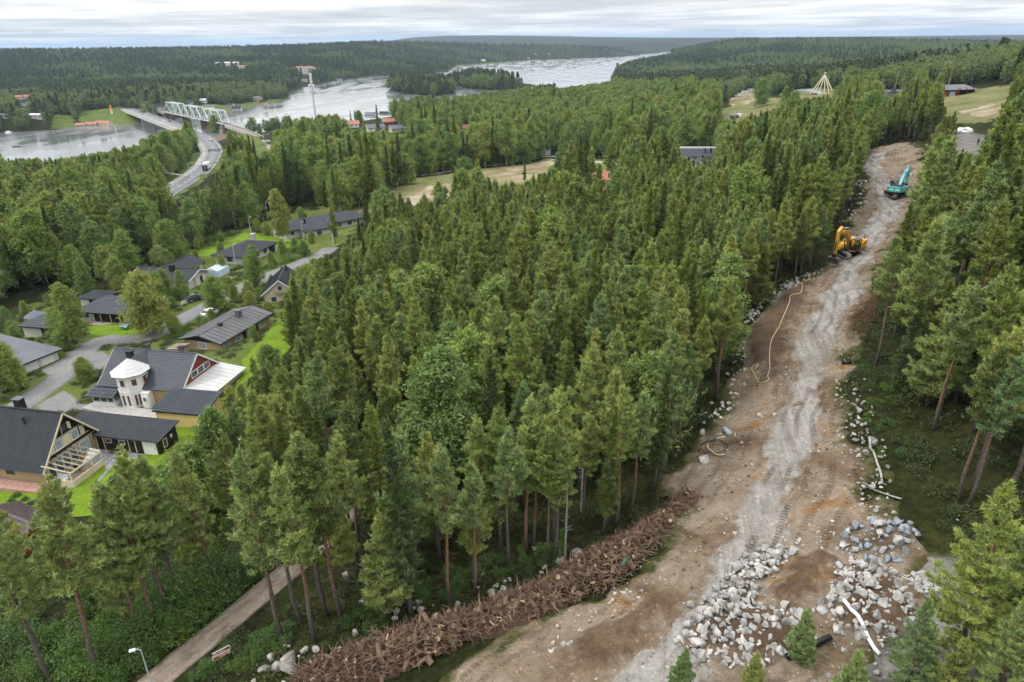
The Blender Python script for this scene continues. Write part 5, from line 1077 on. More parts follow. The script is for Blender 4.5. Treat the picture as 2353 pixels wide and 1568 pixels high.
# ------------------------------------------------------------ bridges, railway, traffic
M['steel'] = mat('pale_grey_green_steel', (0.50, 0.56, 0.55), 0.55, 0.1, 0.4)
M['stonepier'] = mat('brown_stone', (0.13, 0.09, 0.07), 0.9, 0.35, 0.6, bump=0.5, bscale=2)
M['ballast'] = mat('rail_ballast', (0.30, 0.28, 0.26), 0.95, 0.15, 2)
M['rail'] = mat('rusty_rail', (0.12, 0.085, 0.065), 0.5)
M['galv'] = mat('galvanised', (0.42, 0.45, 0.46), 0.5, 0.1, 2)
def road_bridge():
    P = MR[:nb + 6].copy(); e = empty('road_bridge', (P[0][0], P[0][1], 0), 0, 'concrete road bridge carrying the main road over the river', 'bridge')
    def lay(name, offs, z, m, skirt=0.0): 
        o = ribbon(name, P - np.array([P[0][0], P[0][1], 0]), offs, m, zoff=z, parent=e, clear=False, skirt=skirt); return o
    lay('deck_girder', (-5.0, 8.2), -0.5, M['concrete'], 1.7); lay('carriageway', (-4.2, 0, 4.2), 0.16, M['asphalt2'], 0.6); lay('walkway', (4.3, 7.7), 0.24, M['walkway'], 0.7)
    T = nrm(np.gradient(P[:, :2], axis=0)); N2 = np.stack([T[:, 1], -T[:, 0]], -1); o0 = np.array([P[0][0], P[0][1], 0])
    for off, nm in ((-4.8, 'guard_rail'), (8.0, 'guard_rail'), (4.25, 'kerb_rail')):
        pts = [np.append(P[i, :2] + N2[i] * off, P[i, 2] + 1.0) - o0 for i in range(len(P))]
        m = MB(); m.tube(pts, 0.07, 4, True); rl = m.build(nm, M['galv'], e); mid = MB(); mid.tube([p - np.array([0, 0, .45]) for p in pts], 0.05, 4, True); mid.build('lower_rail', M['galv'], rl)
        for i in range(0, len(P), 2): q = pts[i]; m = MB(); m.bar(q - np.array([0, 0, 1.1]), q, 0.09); m.build('rail_post', M['galv'], rl)
    for f in (0.10, 0.34, 0.58, 0.82):
        i = int(f * len(P)); p = P[i] - o0; t = T[i]; a = math.atan2(t[1], t[0]); m = MB(); n = N2[i]
        m.box((p[0] + n[0] * 1.6, p[1] + n[1] * 1.6, 3.2), (2.0, 9.5, 9.0), rz=a); m.build('pier', M['concrete'], e)
    return e
road_bridge()
TA, TB = PZ(520, 283, 9), PZ(386, 256, 9)
def truss_bridge():
    d = TB - TA; Lt = float(np.hypot(d[0], d[1])); yaw = math.atan2(d[1], d[0]); e = empty('truss_bridge', (TA[0], TA[1], 9.0), yaw, 'pale grey three-span steel truss railway bridge over the river', 'bridge')
    n, Ls, Hh, Wd = 3, Lt / 3, 9.5, 6.0; npan = 6
    for k in range(n):
        x0 = k * Ls + 0.6; x1 = (k + 1) * Ls - 0.6; dk = MB(); dk.bx(x0, x1, -2.6, 2.6, -0.9, -0.3); sp = dk.build('span_deck', M['rail'], e); px = [x0 + (x1 - x0) * i / npan for i in range(npan + 1)]
        for sg in (-1, 1):
            y = sg * Wd / 2
            m = MB(); m.bar((x0, y, -0.6), (x1, y, -0.6), 0.6, 0.9); m.build('bottom_chord', M['steel'], sp); m = MB(); m.bar((px[1] - 1.5, y, Hh), (px[-2] + 1.5, y, Hh), 0.6, 0.7); m.build('top_chord', M['steel'], sp)
            for i in range(npan):
                mid = i % 2 == 0
                a = (px[i], y, -0.4 if mid else Hh); b = (px[i + 1], y, Hh if mid else -0.4)
                if i == 0: b = (px[1] - 1.5, y, Hh)
                if i == npan - 1: a = (px[-2] + 1.5, y, Hh); b = (px[-1], y, -0.4)
                m = MB(); m.bar(a, b, 0.55 if i in (0, npan - 1) else 0.4, 0.5); m.build('diagonal', M['steel'], sp)
            for i in range(1, npan): m = MB(); m.bar((px[i], y, -0.4), (px[i], y, Hh), 0.32, 0.32); m.build('vertical', M['steel'], sp)
        for i in range(1, npan): m = MB(); m.bar((px[i], -Wd / 2, Hh), (px[i], Wd / 2, Hh), 0.35, 0.5); m.build('top_strut', M['steel'], sp)
        for i in range(1, npan - 1):
            for sg in (-1, 1): m = MB(); m.bar((px[i], -sg * Wd / 2, Hh + .1), (px[i + 1], sg * Wd / 2, Hh + .1), 0.22, 0.22); m.build('top_brace', M['steel'], sp)
        m = MB()
        for s in (-.76, .76): m.bar((x0, s, -0.2), (x1, s, -0.2), 0.12, 0.16)
        m.build('rail', M['rail'], sp)
    for k in range(n + 1):
        x = k * Ls; m = MB(); w = 2.0 if 0 < k < n else 5; m.prism([(x - w * .7, -9.8), (x + w * .7, -9.8), (x + w * .5, -1.1), (x - w * .5, -1.1)], -4.2, 4.2, 'y'); m.build('pier', M['stonepier'], e)
truss_bridge()
RL = np.concatenate([spline([PZ(u, v, 9) for u, v in ((330,243),(352,249),(386,256))], 4), spline([PZ(u, v, 9) for u, v in ((520,283),(548,292),(575,302),(600,314),(618,328),(626,344),(622,358),(612,372),(600,390))], 3)])
i2 = int(np.argmax(np.linalg.norm(np.diff(RL[:, :2], axis=0), axis=1))) + 1
for seg, lab in ((RL[:i2], 'railway bed leading off beyond the truss bridge'), (RL[i2:], 'grey ballast bed of the railway curving off the truss bridge')):
    o = ribbon('railway_bed', seg, (-2.6, 0, 2.6), M['ballast'], lab, -0.55, skirt=3.0)
    for off in (-0.76, 0.76):
        T = nrm(np.gradient(seg[:, :2], axis=0)); N2 = np.stack([T[:, 1], -T[:, 0]], -1); m = MB()
        for i in range(len(seg) - 1):
            m.bar(np.append(seg[i, :2] + N2[i] * off, seg[i, 2] - .42), np.append(seg[i + 1, :2] + N2[i + 1] * off, seg[i + 1, 2] - .42), 0.12, 0.18)
        m.build('rail', M['rail'], o)
    sm = MB().box((0, 0, 0), (0.26, 2.6, 0.12)).mesh('sleeper', M['rail']); st = 1
    for i in range(0, len(seg) - 1, st):
        t = seg[i + 1] - seg[i]; b = bpy.data.objects.new('sleeper', sm); b.location = (seg[i][0], seg[i][1], seg[i][2] - .5); b.rotation_euler = (0, 0, math.atan2(t[1], t[0])); link(b, o)
drape('rock_embankment', np.array([PZ(u, v, 5)[:2] for u, v in ((425,292),(470,300),(530,296),(545,312),(500,322),(460,318))]), 2.0, M['stonepier'], 0.2, 'brown rock embankment under the near end of the truss bridge', 0.8, 2)
def catenary(i, k):
    p = RL[i]; t = RL[i + 1] - RL[i]; a = math.atan2(t[1], t[0]); e = empty('catenary_mast', (p[0], p[1], p[2] - .6), a, ['catenary mast nearest the truss bridge', 'second catenary mast from the truss bridge along the curve', 'third catenary mast from the truss bridge along the curve', 'catenary mast at the far end of the rail curve'][k], 'mast', 'railway masts')
    m = MB(); m.bar((0, -3.4, -2), (0, -3.4, 8), 0.28); m.build('post', M['galv'], e); m = MB(); m.bar((0, -3.4, 6.6), (0, 0.6, 6.9), 0.1); m.bar((0, -3.4, 7.6), (0, 0.2, 6.9), 0.06); m.build('arm', M['galv'], e); m = MB(); m.cyl((0, .3, 6.6), (0, .3, 7.2), .1, n=6); m.build('insulator', M['white'], e)
nr = len(RL) - i2
for k, f in enumerate((0.12, 0.38, 0.6, 0.85)): catenary(i2 + int(nr * f), k)
# ---- street lamps
def lamp(x, y, z, hgt, rz, label, double=False, cat='street lamp', group=None, arm=1.8):
    e = empty('street_lamp', (x, y, z), rz, label, cat, group); m = MB(); m.tube([(0, 0, -.5), (0, 0, hgt)], [0.1 if hgt > 5 else .06, 0.06 if hgt > 5 else .04], 6); m.build('pole', M['galv'], e)
    for s in ((-1, 1) if double else (1,)):
        m = MB(); m.tube([(0, 0, hgt - .05), (s * arm * .5, 0, hgt + .18), (s * arm, 0, hgt + .2)], 0.045, 5); m.build('arm', M['galv'], e); m = MB(); m.box((s * (arm + .2), 0, hgt + .19), (0.6 if arm > 1 else .42, 0.24, 0.12)); m.build('lantern', M['white'], e)
    return e
T_ = nrm(np.gradient(MR[:, :2], axis=0)); N_ = np.stack([T_[:, 1], -T_[:, 0]], -1); nums = ['first', 'second', 'third', 'fourth', 'fifth', 'sixth', 'seventh', 'eighth', 'ninth', 'tenth']
for q, f in enumerate(np.linspace(0.02, 0.5, 9)):
    i = int(f * len(MR)); p = MR[i, :2] + N_[i] * -5.2; a = math.atan2(N_[i][1], N_[i][0]); lamp(p[0], p[1], MR[i, 2] - .5, 8, a, '%s street lamp from the far end along the road bridge' % nums[q], group='lamps on the road bridge')
for u, v, hg, dbl, lab in ((441,426,10,False,'tall street lamp carrying a white banner where the road bends'),(476,415,8,True,'double-headed street lamp by the cycle path'),(503,372,8,False,'street lamp on the inside of the road bend'),(352,250,8,False,'street lamp at the far end of the road bridge'),(337,252,8,False,'street lamp left of the bridge approach'),(370,255,8,False,'street lamp right of the bridge approach'),(688,262,8,False,'thin lamp by the river right of the truss bridge'),(1105,312,9,False,'green lamp by the dark red house')):
    p = G(u, v); e = lamp(p[0], p[1], p[2], hg, 0.4, lab, dbl)
    if 'banner' in lab: m = MB(); m.bx(.1, 1.0, -.02, .02, hg * .35, hg * .62); m.build('banner', M['white'], e)
for u, v, lab in ((339,772,'green-poled street lamp beside the green car'),(698,558,'street lamp on the corner of the long bungalow drive'),(578,545,'garden lamp post by the chimney bungalow'),(615,505,'lamp post at the far gable of the long bungalow'),(543,615,'lamp post before the round garden tree'),(1338,372,'lamp post left of the gardens by the footpath'),(1346,392,'lamp post with round head by the gardens')):
    p = G(u, v); lamp(p[0], p[1], p[2], 6.0, 1.0, lab, arm=0.5)
p = G(352, 1585); lamp(p[0], p[1], p[2], 4.2, R(200), 'grey lamp post with a white lantern beside the forest track', arm=0.35)
# gantry with direction boards, seen from behind
def gantry():
    p = G(362, 423); q = G(434, 428); d = q - p; a = math.atan2(d[1], d[0]); Lg = float(np.hypot(d[0], d[1])); e = empty('sign_gantry', p, a, 'steel road gantry with two grey direction boards beside the main road', 'gantry')
    for x in (0.0, 2.6): m = MB(); m.bar((x, 0, -.5), (x, 0, 6.4), 0.22); m.build('post', M['galv'], e)
    m = MB(); m.bar((-.4, 0, 6.4), (max(Lg, 12), 0, 6.4), 0.3, 0.35); m.build('beam', M['galv'], e)
    for x, w in ((7.0, 2.0), (10.3, 2.5)): m = MB(); m.box((x, -.25, 6.9), (w, 0.1, 1.7)); b = m.build('sign_board', M['galv'], e); m = MB(); m.box((x, -.31, 6.9), (w, .03, .08)); m.build('stiffener', M['steel'], b)
    p = G(513, 402); e = empty('road_sign', p, .5, 'small blank-backed sign on the verge of the road bend', 'sign'); m = MB(); m.box((0, 0, 2.4), (2.4, .08, 1.5)); m.build('panel', M['galv'], e); m = MB(); m.bar((-.8, 0, -.3), (-.8, 0, 2.4), .1); m.bar((.8, 0, -.3), (.8, 0, 2.4), .1); m.build('post', M['galv'], e)
gantry()
def mast():
    p = PZ(724, 262, 7); e = empty('telecom_mast', p, 0, 'tall slender telecom mast with antenna panels before the river', 'mast'); m = MB(); m.tube([(0, 0, -2), (0, 0, 38)], [1.0, 0.5], 10); m.build('pole', M['galv'], e)
    for zz in (30, 33.5, 36.5):
        for k in range(3): a = k * 2.09; m = MB(); m.box((math.cos(a) * .9, math.sin(a) * .9, zz), (.45, .9, 2.8), rz=a); m.build('antenna', M['white'], e)
    m = MB(); m.cyl((0, 0, 38), (0, 0, 42), .06, n=5); m.build('rod', M['galv'], e)
    for zz in (27, 31.8, 35): m = MB(); m.cyl((0, 0, zz), (0, 0, zz + .15), 1.2, n=10); m.build('platform', M['galv'], e)
mast()
for u, v, hg, lab in ((1035, 330, 12, 'thin white flag pole among the birches'), (880, 292, 10, 'thin white flag pole by the river cluster'), (766, 560, 9, 'white flag pole before the long bungalow')):
    p = G(u, v); e = empty('flag_pole', p, 0, lab, 'pole'); m = MB(); m.tube([(0, 0, -.3), (0, 0, hg)], [.09, .04], 6); m.build('pole', M['white'], e); m = MB(); m.cyl((0, 0, hg), (0, 0, hg + .15), .1, n=6); m.build('finial', M['white'], e)
# ---- cars
M['tyre'] = mat('tyre_rubber', (0.02, 0.02, 0.02), 0.8)
CARM = {c: mat(c + '_car_paint', v, 0.25, spec=0.6) for c, v in {'white': (0.78, 0.78, 0.78), 'red': (0.35, 0.03, 0.03), 'dark': (0.03, 0.035, 0.045), 'green': (0.02, 0.14, 0.15), 'blue': (0.05, 0.09, 0.2), 'silver': (0.5, 0.52, 0.54)}.items()}
def car(x, y, z, yaw, colr, label, van=False, group=None):
    e = empty('car', (x, y, z), yaw, label, 'car', group); pm = CARM[colr]; top = 1.75 if van else 1.45
    b = MB(); prof = [(-2.1, .35), (2.1, .35), (2.15, .7), (1.95, .85), (1.1, .95), (-2.0, 1.0), (-2.15, .8)]; b.prism(prof, -.85, .85, 'y'); bd = b.build('body', pm, e)
    c = MB(); bt = -1.95; pr = [(1.05, .93), (.35, top - .06), (-1.3, top), (-1.95 if van else -1.75, 1.0)]; c.add([(x_, s * (.8 if z_ < 1.1 else .66), z_) for s in (-1, 1) for x_, z_ in pr], [(0, 1, 2, 3), (7, 6, 5, 4), (0, 4, 5, 1), (1, 5, 6, 2), (2, 6, 7, 3)]); cb = c.build('cabin_glass', M['glass'], e)
    r = MB(); r.bx(-1.3, .35, -.64, .64, top - .03, top + .03); r.build('roof', pm, e)
    for wx in (-1.3, 1.3):
        for s in (-1, 1): w = MB(); w.cyl((wx, s * .7, .33), (wx, s * .9, .33), .33, n=12); wh = w.build('wheel', M['tyre'], e); q = MB(); q.cyl((wx, s * .9, .33), (wx, s * .915, .33), .19, n=8); q.build('rim', M['galv'], wh)
    for s in (-1, 1): m = MB(); m.box((2.08, s * .6, .72), (.12, .35, .15)); m.build('headlight', M['white'], e); m = MB(); m.box((-2.1, s * .65, .82), (.1, .25, .2)); m.build('tail_light', CARM['red'], e)
    return e
def on_road(u, v, off, colr, label, flip, van=False):
    uu, vv = PROJ(MR[:, 0], MR[:, 1], MR[:, 2]); i = int(np.argmin(np.hypot(uu - u, vv - v))); p = MR[i, :2] + N_[i] * off; a = math.atan2(T_[i][1], T_[i][0]) + (math.pi if flip else 0); car(p[0], p[1], MR[i, 2] + .17, a, colr, label, van, 'cars on the main road')
on_road(299, 249, -2, 'red', 'red car farthest away at the end of the road bridge', True); on_road(310, 251, 2, 'white', 'white van near the far end of the road bridge', False, True); on_road(318, 255, 2, 'silver', 'silver car following the white van on the road bridge', False)
on_road(384, 275, 2, 'white', 'white car in the middle of the road bridge', False); on_road(387, 272, -2, 'blue', 'blue car meeting a white one on the road bridge', True); on_road(432, 290, 0.9, 'dark', 'dark car alone on the near part of the road bridge', False); on_road(450, 298, 1.6, 'white', 'white car behind the dark one where the bridge ends', False); on_road(486, 316, -1.9, 'white', 'white car on the road just before the bend', True)
p = G(302, 752); car(p[0], p[1], p[2] + .15, R(255), 'green', 'teal car parked on the drive of the tiled bungalow'); p = G(1468, 385); car(p[0], p[1], p[2] + .25, R(10), 'white', 'white car parked by the red-roofed houses'); p = G(486, 726); car(p[0], p[1], p[2] + .2, R(70), 'white', 'white car half hidden beside the long brick bungalow'); p = G(447, 692); car(p[0], p[1], p[2] + .2, R(60), 'dark', 'black car behind the picket fence of the dark bungalow')
def truck():
    i = int(np.argmin(np.abs(MR[:, 1] - PZ(478, 392, 10.3)[1]))); p = MR[i, :2] + N_[i] * -2.1; e = empty('box_truck', (p[0], p[1], MR[i, 2] + .17), math.atan2(T_[i][1], T_[i][0]), 'box truck with a pale roof and dark blue rear driving up the main road', 'truck')
    m = MB(); m.bx(-4.5, 3.0, -1.25, 1.25, 1.0, 3.7); b = m.build('box', M['white'], e); m = MB(); m.bx(-4.56, -4.5, -1.15, 1.15, 1.1, 3.4); m.build('rear_door', CARM['blue'], b); m = MB(); m.bx(3.15, 5.0, -1.2, 1.2, .7, 3.0); c = m.build('cab', CARM['dark'], e); m = MB(); m.bx(4.95, 5.03, -1.05, 1.05, 1.7, 2.7); m.build('windscreen', M['glass'], c); m = MB(); m.bx(-4.5, 4.6, -.5, .5, .6, .98); m.build('chassis', M['black'], e)
    for x in (-3.2, -2.0, 3.9):
        for s in (-1, 1): w = MB(); w.cyl((x, s * .85, .5), (x, s * 1.2, .5), .5, n=12); w.build('wheel', M['tyre'], e)
    p = G(388, 470); e2 = e
truck()
def boat():
    p = PZ(38, 338, 0.0); e = empty('rowing_boat', (p[0], p[1], 0), R(5), 'small dark rowing boat on the river at far left', 'boat'); m = MB(); st = [(-2.6, .75), (-1.5, .95), (0, 1.0), (1.5, .8), (2.8, .05)]; v = []; f = []
    for x, w in st: v += [(x, -w, .5 + .12 * abs(x) / 2.8), (x, -w * .6, -.1), (x, w * .6, -.1), (x, w, .5 + .12 * abs(x) / 2.8)]
    for i in range(4):
        for k in range(3): a = i * 4 + k; f.append((a, a + 1, a + 5, a + 4))
    f.append((0, 1, 2, 3)); m.add(v, f); m.build('hull', M['black'], e)
    for x in (-1.2, .3): m = MB(); m.bx(x - .15, x + .15, -.8, .8, .32, .38); m.build('thwart', M['wood'], e)
    m = MB(); m.bx(-2.9, -2.6, -.15, .15, .1, .9); m.build('outboard_motor', M['black'], e)
    p = PZ(298, 297, 0); e = empty('channel_marker', (p[0], p[1], 0), 0, 'orange channel marker post in the water by the road bridge', 'marker'); m = MB(); m.cyl((0, 0, -1), (0, 0, 3.0), .35, .3, 8); m.build('post', mat('orange_marker', (0.5, 0.12, 0.03), .6), e); m = MB(); m.cyl((0, 0, 3.0), (0, 0, 3.3), .5, .5, 8); m.build('top', M['black'], e)
    p = PZ(20, 305, .1); e = empty('white_boat', (p[0], p[1], 0), 0, 'white boat moored at the far bank', 'boat'); m = MB(); m.prism([(-3, 0), (2.4, 0), (3.2, .8), (-3, .8)], -1, 1, 'y'); m.build('hull', M['white'], e); m = MB(); m.bx(-1.5, .8, -.8, .8, .8, 1.5); m.build('cabin', M['white'], e)
boat()
# ---- the park beyond the wood: pole tent frame, footbridge, barn, trailers
def park():
    p = G(1889, 214); e = empty('pole_tent_frame', p, 0, 'tall cone of pale wooden poles like a bare tent frame', 'tent frame')
    for k in range(14): a = k * 2 * math.pi / 14; m = MB(); m.bar((math.cos(a) * 8.6, math.sin(a) * 8.6, -.5), (-math.cos(a) * .7, -math.sin(a) * .7, 14.2), .34); m.build('pole', M['cream'], e)
    m = MB(); m.cyl((0, 0, 12.9), (0, 0, 13.3), .8, n=12); m.build('ring', M['wood'], e)
    a, b = G(1816, 217), G(1919, 214); d = b - a; Lb = float(np.hypot(d[0], d[1])); e = empty('footbridge', (a[0], a[1], a[2]), math.atan2(d[1], d[0]), 'pale blue arched footbridge behind the tent frame', 'bridge')
    pts = [(Lb * t, 0, 1.0 + 4.0 * math.sin(math.pi * t) ** .8 - 1) for t in np.linspace(0, 1, 15)]
    for s in (-1.5, 1.5):
        m = MB(); m.tube([(x, s, z + .3) for x, y, z in pts], .3, 5); ar = m.build('arch', M['bluewall'], e); m = MB(); m.tube([(x, s, z + 1.6) for x, y, z in pts], .1, 4); m.build('handrail', M['bluewall'], ar)
        for x, y, z in pts[1:-1]: m = MB(); m.bar((x, s, z + .3), (x, s, z + 1.6), .1); m.build('baluster', M['bluewall'], ar)
    m = MB()
    for i in range(14): m.bar(pts[i], pts[i + 1], 3.0, .15)
    m.build('deck', M['walkway'], e)
    p = G(1633, 232); e = empty('pole_sculpture', p, 0, 'small cluster of reddish crossed poles at the meadow edge', 'sculpture')
    for k in range(7): a = k * .9; m = MB(); m.bar((math.cos(a) * 2.2, math.sin(a) * 2.2, -.5), (-math.cos(a) * 1.2, -math.sin(a) * 1.2, 8), .4); m.build('pole', M['redpole'], e)
    for k in range(6): q = G(1641 + k * 3.2, 236); e = empty('flag_post', q, 0, '%s white post in the row beside the crossed poles' % nums[k], 'post', 'white posts by the crossed poles'); m = MB(); m.tube([(0, 0, -.3), (0, 0, 5.5)], .14, 6); m.build('post', M['white'], e); m = MB(); m.cyl((0, 0, 5.5), (0, 0, 5.65), .2, n=6); m.build('cap', M['white'], e)
    for k, (u, v, w, lab) in enumerate(((1697,223,9,'long white trailer at the edge of the meadow'),(1712,217,7,'second white trailer behind the long one'),(1724,212,6,'third white trailer farthest back'))):
        q = G(u, v); e = empty('site_trailer', q, .35, lab, 'trailer', 'white site trailers'); m = MB(); m.bx(-w / 2, w / 2, -1.3, 1.3, .5, 3.2); m.build('body', M['whiteboard'], e); m = MB(); m.bx(-w / 2 - .1, w / 2 + .1, -1.4, 1.4, 3.2, 3.35); m.build('roof', M['sheet2'], e)
        for x in (-w * .25, w * .25): m = MB(); m.bx(x - .5, x + .5, -1.34, -1.29, 1.5, 2.4); m.build('window', M['glass'], e); m = MB(); m.cyl((x, -1.2, .35), (x, 1.2, .35), .35, n=8); m.build('axle', M['tyre'], e)
    p = G(2192, 220); e = empty('red_barn', p, R(8), 'dark red open-fronted barn with a mono-pitch roof on the slope', 'barn'); m = MB(); m.prism([(-4, -1), (4, -1), (4, 4.6), (-4, 3.2)], -8, -.5, 'x'); m.build('wall', M['redboard'], e)
    for x in (-.4, 3.7, 7.8): m = MB(); m.bx(x - .2, x + .2, -4, 4, -1, 4.0); m.build('partition', M['redboard'], e)
    m = MB(); m.bx(-.4, 8, 3.8, 4, -1, 4.6); m.build('back_wall', M['redboard'], e); m = MB(); m.slab([(-9, -5, 3.3), (9, -5, 3.3), (9, 5, 5.1), (-9, 5, 5.1)], .2); m.build('roof', M['greyflat'], e); m = MB(); m.bx(-6, -3, -4.06, -4, -.2, 2.2); m.build('door', M['bluewall'], e)
    p = G(2018, 222); e = empty('flat_roofed_hall', p, R(-4), 'low flat-roofed white pavilion behind the treetops of the park', 'pavilion'); m = MB(); m.bx(-15, 15, -5, 5, -1, 3); m.build('wall', M['whiteboard'], e); m = MB(); m.bx(-16, 16, -6, 6, 3, 3.4); m.build('roof', M['greyflat'], e)
    for k in range(7): m = MB(); m.bx(-13 + k * 4, -10.5 + k * 4, -5.06, -5, .6, 2.4); m.build('window', M['glass'], e)
    p = G(2050, 226); e = empty('black_tent', p, 0, 'black pointed tent beside the park pavilion', 'tent'); m = MB(); n = 10; m.add([(6 * math.cos(i * .628), 5 * math.sin(i * .628), 0) for i in range(n)] + [(2.2 * math.cos(i * .628), 2 * math.sin(i * .628), 2.6) for i in range(n)] + [(0, 0, 6.5)], [(i, (i + 1) % n, n + (i + 1) % n, n + i) for i in range(n)] + [(n + i, n + (i + 1) % n, 2 * n) for i in range(n)]); m.build('canopy', M['black'], e); m = MB(); m.cyl((0, 0, 0), (0, 0, 7), .08, n=5); m.build('pole', M['wood'], e)
    p = G(2058, 200); e = empty('ski_platform', p, 0, 'raised steel platform on legs at the foot of the wooded hill', 'platform'); m = MB(); m.bx(-5, 5, -2, 2, 5, 5.5); m.build('deck', M['galv'], e)
    for x in (-4.5, 4.5): m = MB(); m.bar((x, 0, -1), (x, 0, 5), .4); m.build('leg', M['galv'], e)
    m = MB(); m.bx(-5, 5, -2, -1.9, 5.5, 6.8); m.build('railing', M['galv'], e)
    for k, (u, v) in enumerate(((2082,212),(2068,220),(2108,216),(2120,212),(2138,208),(2150,206),(2231,196))):
        q = G(u, v); lamp(q[0], q[1], q[2], 9, 0, '%s ski slope lamp from the left in the row below the hill' % nums[k], group='lamps below the hill', arm=.6)
    for k, (u, v, hg, lab) in enumerate(((2006,222,15,'bare pole before the pavilion of the park'),(2052,224,14,'leaning tall pole behind the black tent'),(2172,224,14,'tall wooden pole before the red barn'))): q = G(u, v); e = empty('wooden_pole', q, 0, lab, 'pole'); m = MB(); m.tube([(0, 0, -.4), (.4, 0, hg)], [.18, .1], 6); m.build('pole', M['wood'], e); m = MB(); m.box((.4, 0, hg - .4), (1.2, .1, .1)); m.build('crossarm', M['wood'], e)
    q = G(1690, 272); e = empty('dump_truck', q, .2, 'small blue and white truck parked below the meadow', 'truck'); m = MB(); m.bx(-3.5, 1.2, -1.2, 1.2, .9, 1.9); m.build('bed', CARM['blue'], e); m = MB(); m.bx(1.4, 3.3, -1.15, 1.15, .6, 2.7); m.build('cab', M['white'], e)
    for x in (-2.2, 2.2):
        for s in (-1, 1): m = MB(); m.cyl((x, s * .8, .45), (x, s * 1.15, .45), .45, n=10); m.build('wheel', M['tyre'], e)
    m = MB(); m.bx(3.28, 3.34, -1, 1, 1.6, 2.5); m.build('windscreen', M['glass'], e)
    q = G(1568, 302); e = empty('tarpaulin_stack', q, .3, 'stack under a blue tarpaulin among the trees', 'stack'); m = MB(); m.prism([(-4, -.5), (4, -.5), (4, 2.2), (0, 3.4), (-4, 2.2)], -2.5, 2.5, 'y'); m.build('tarpaulin', CARM['blue'], e); m = MB(); m.bx(-4.2, 4.2, -2.6, 2.6, -.6, .4); m.build('pallet', M['wood'], e)
    q = G(1735, 330); 
M['redpole'] = mat('red_pole', (0.42, 0.2, 0.14), 0.8, 0.1, 1)
park()
# ------------------------------------------------------------ machines, stones, stumps and small things of the site
M['cat'] = mat('yellow_machine_paint', (0.62, 0.33, 0.035), 0.45, 0.12, 1.5, spec=0.5)
M['teal'] = mat('blue_green_machine_paint', (0.10, 0.42, 0.42), 0.42, 0.12, 1.5, spec=0.5)
M['trackm'] = mat('track_shoe', (0.24, 0.225, 0.21), 0.7, 0.2, 3)
M['bucket'] = mat('worn_bucket_steel', (0.17, 0.15, 0.135), 0.55, 0.3, 2, metal=0.3)
M['hiviz'] = mat('hi_vis_yellow', (0.55, 0.75, 0.05), 0.7); M['skin'] = mat('skin', (0.5, 0.32, 0.24), 0.6); M['trouser'] = mat('dark_cloth', (0.03, 0.035, 0.05), 0.8)
def person(loc, rz, label, sit=False, shirt='hiviz', trousers='trouser', parent_z=0.0):
    e = empty('person', loc, rz, label, 'person')
    hip = .5 if sit else .92; Z = hip
    J = {'pel': (0, 0, Z, .15), 'chest': (.02, 0, Z + .38, .17), 'neck': (.02, 0, Z + .58, .065), 'hd': (.04, 0, Z + .72, .10), 'top': (.03, 0, Z + .82, .075)}
    for s, k in ((-1, 'r'), (1, 'l')):
        J['sh' + k] = (.02, s * .2, Z + .48, .075); J['el' + k] = (.12, s * .25, Z + .22, .055); J['ha' + k] = ((.42 if sit else .16), s * .2, Z + (.2 if sit else -.02), .045)
        J['hp' + k] = (0, s * .1, Z - .04, .1); J['kn' + k] = ((.45, s * .12, Z - .02, .075) if sit else (.04, s * .11, .48, .075)); J['an' + k] = ((.48, s * .12, Z - .42, .05) if sit else (-.02, s * .11, .08, .05)); J['ft' + k] = ((.64, s * .12, Z - .47, .045) if sit else (.16, s * .12, .045, .045))
    E = [('pel', 'chest'), ('chest', 'neck'), ('neck', 'hd'), ('hd', 'top')]
    for k in 'rl': E += [('chest', 'sh' + k), ('sh' + k, 'el' + k), ('el' + k, 'ha' + k), ('pel', 'hp' + k), ('hp' + k, 'kn' + k), ('kn' + k, 'an' + k), ('an' + k, 'ft' + k)]
    ks = list(J); me = bpy.data.meshes.new('person_body'); me.from_pydata([J[k][:3] for k in ks], [(ks.index(a), ks.index(b)) for a, b in E], []); o = bpy.data.objects.new('body', me); link(o, e)
    for mm in (trousers, shirt, 'skin'): me.materials.append(M[mm])
    o.modifiers.new('skin', 'SKIN'); sv = me.skin_vertices[0].data
    for i, k in enumerate(ks): sv[i].radius = (J[k][3], J[k][3]); sv[i].use_root = (k == 'pel')
    o.modifiers.new('sub', 'SUBSURF').levels = 1; o.modifiers['sub'].render_levels = 1
    dg = bpy.context.evaluated_depsgraph_get(); m2 = bpy.data.meshes.new_from_object(o.evaluated_get(dg)); o.modifiers.clear(); o.data = m2
    for p in m2.polygons: z = p.center.z; p.material_index = 2 if z > Z + .56 or (abs(p.center.y) > .14 and p.center.x > .3 and sit and z > Z + .1) else (1 if z > Z - .02 and not (sit and p.center.x > .2 and z < Z + .1) else 0)
    hm = MB(); hm.tube([(.03, 0, Z + .75), (.03, 0, Z + .84), (.03, 0, Z + .9)], [.125, .12, .05], 10); hm.build('hat', M['white' if sit else 'trouser'], e)
    return e
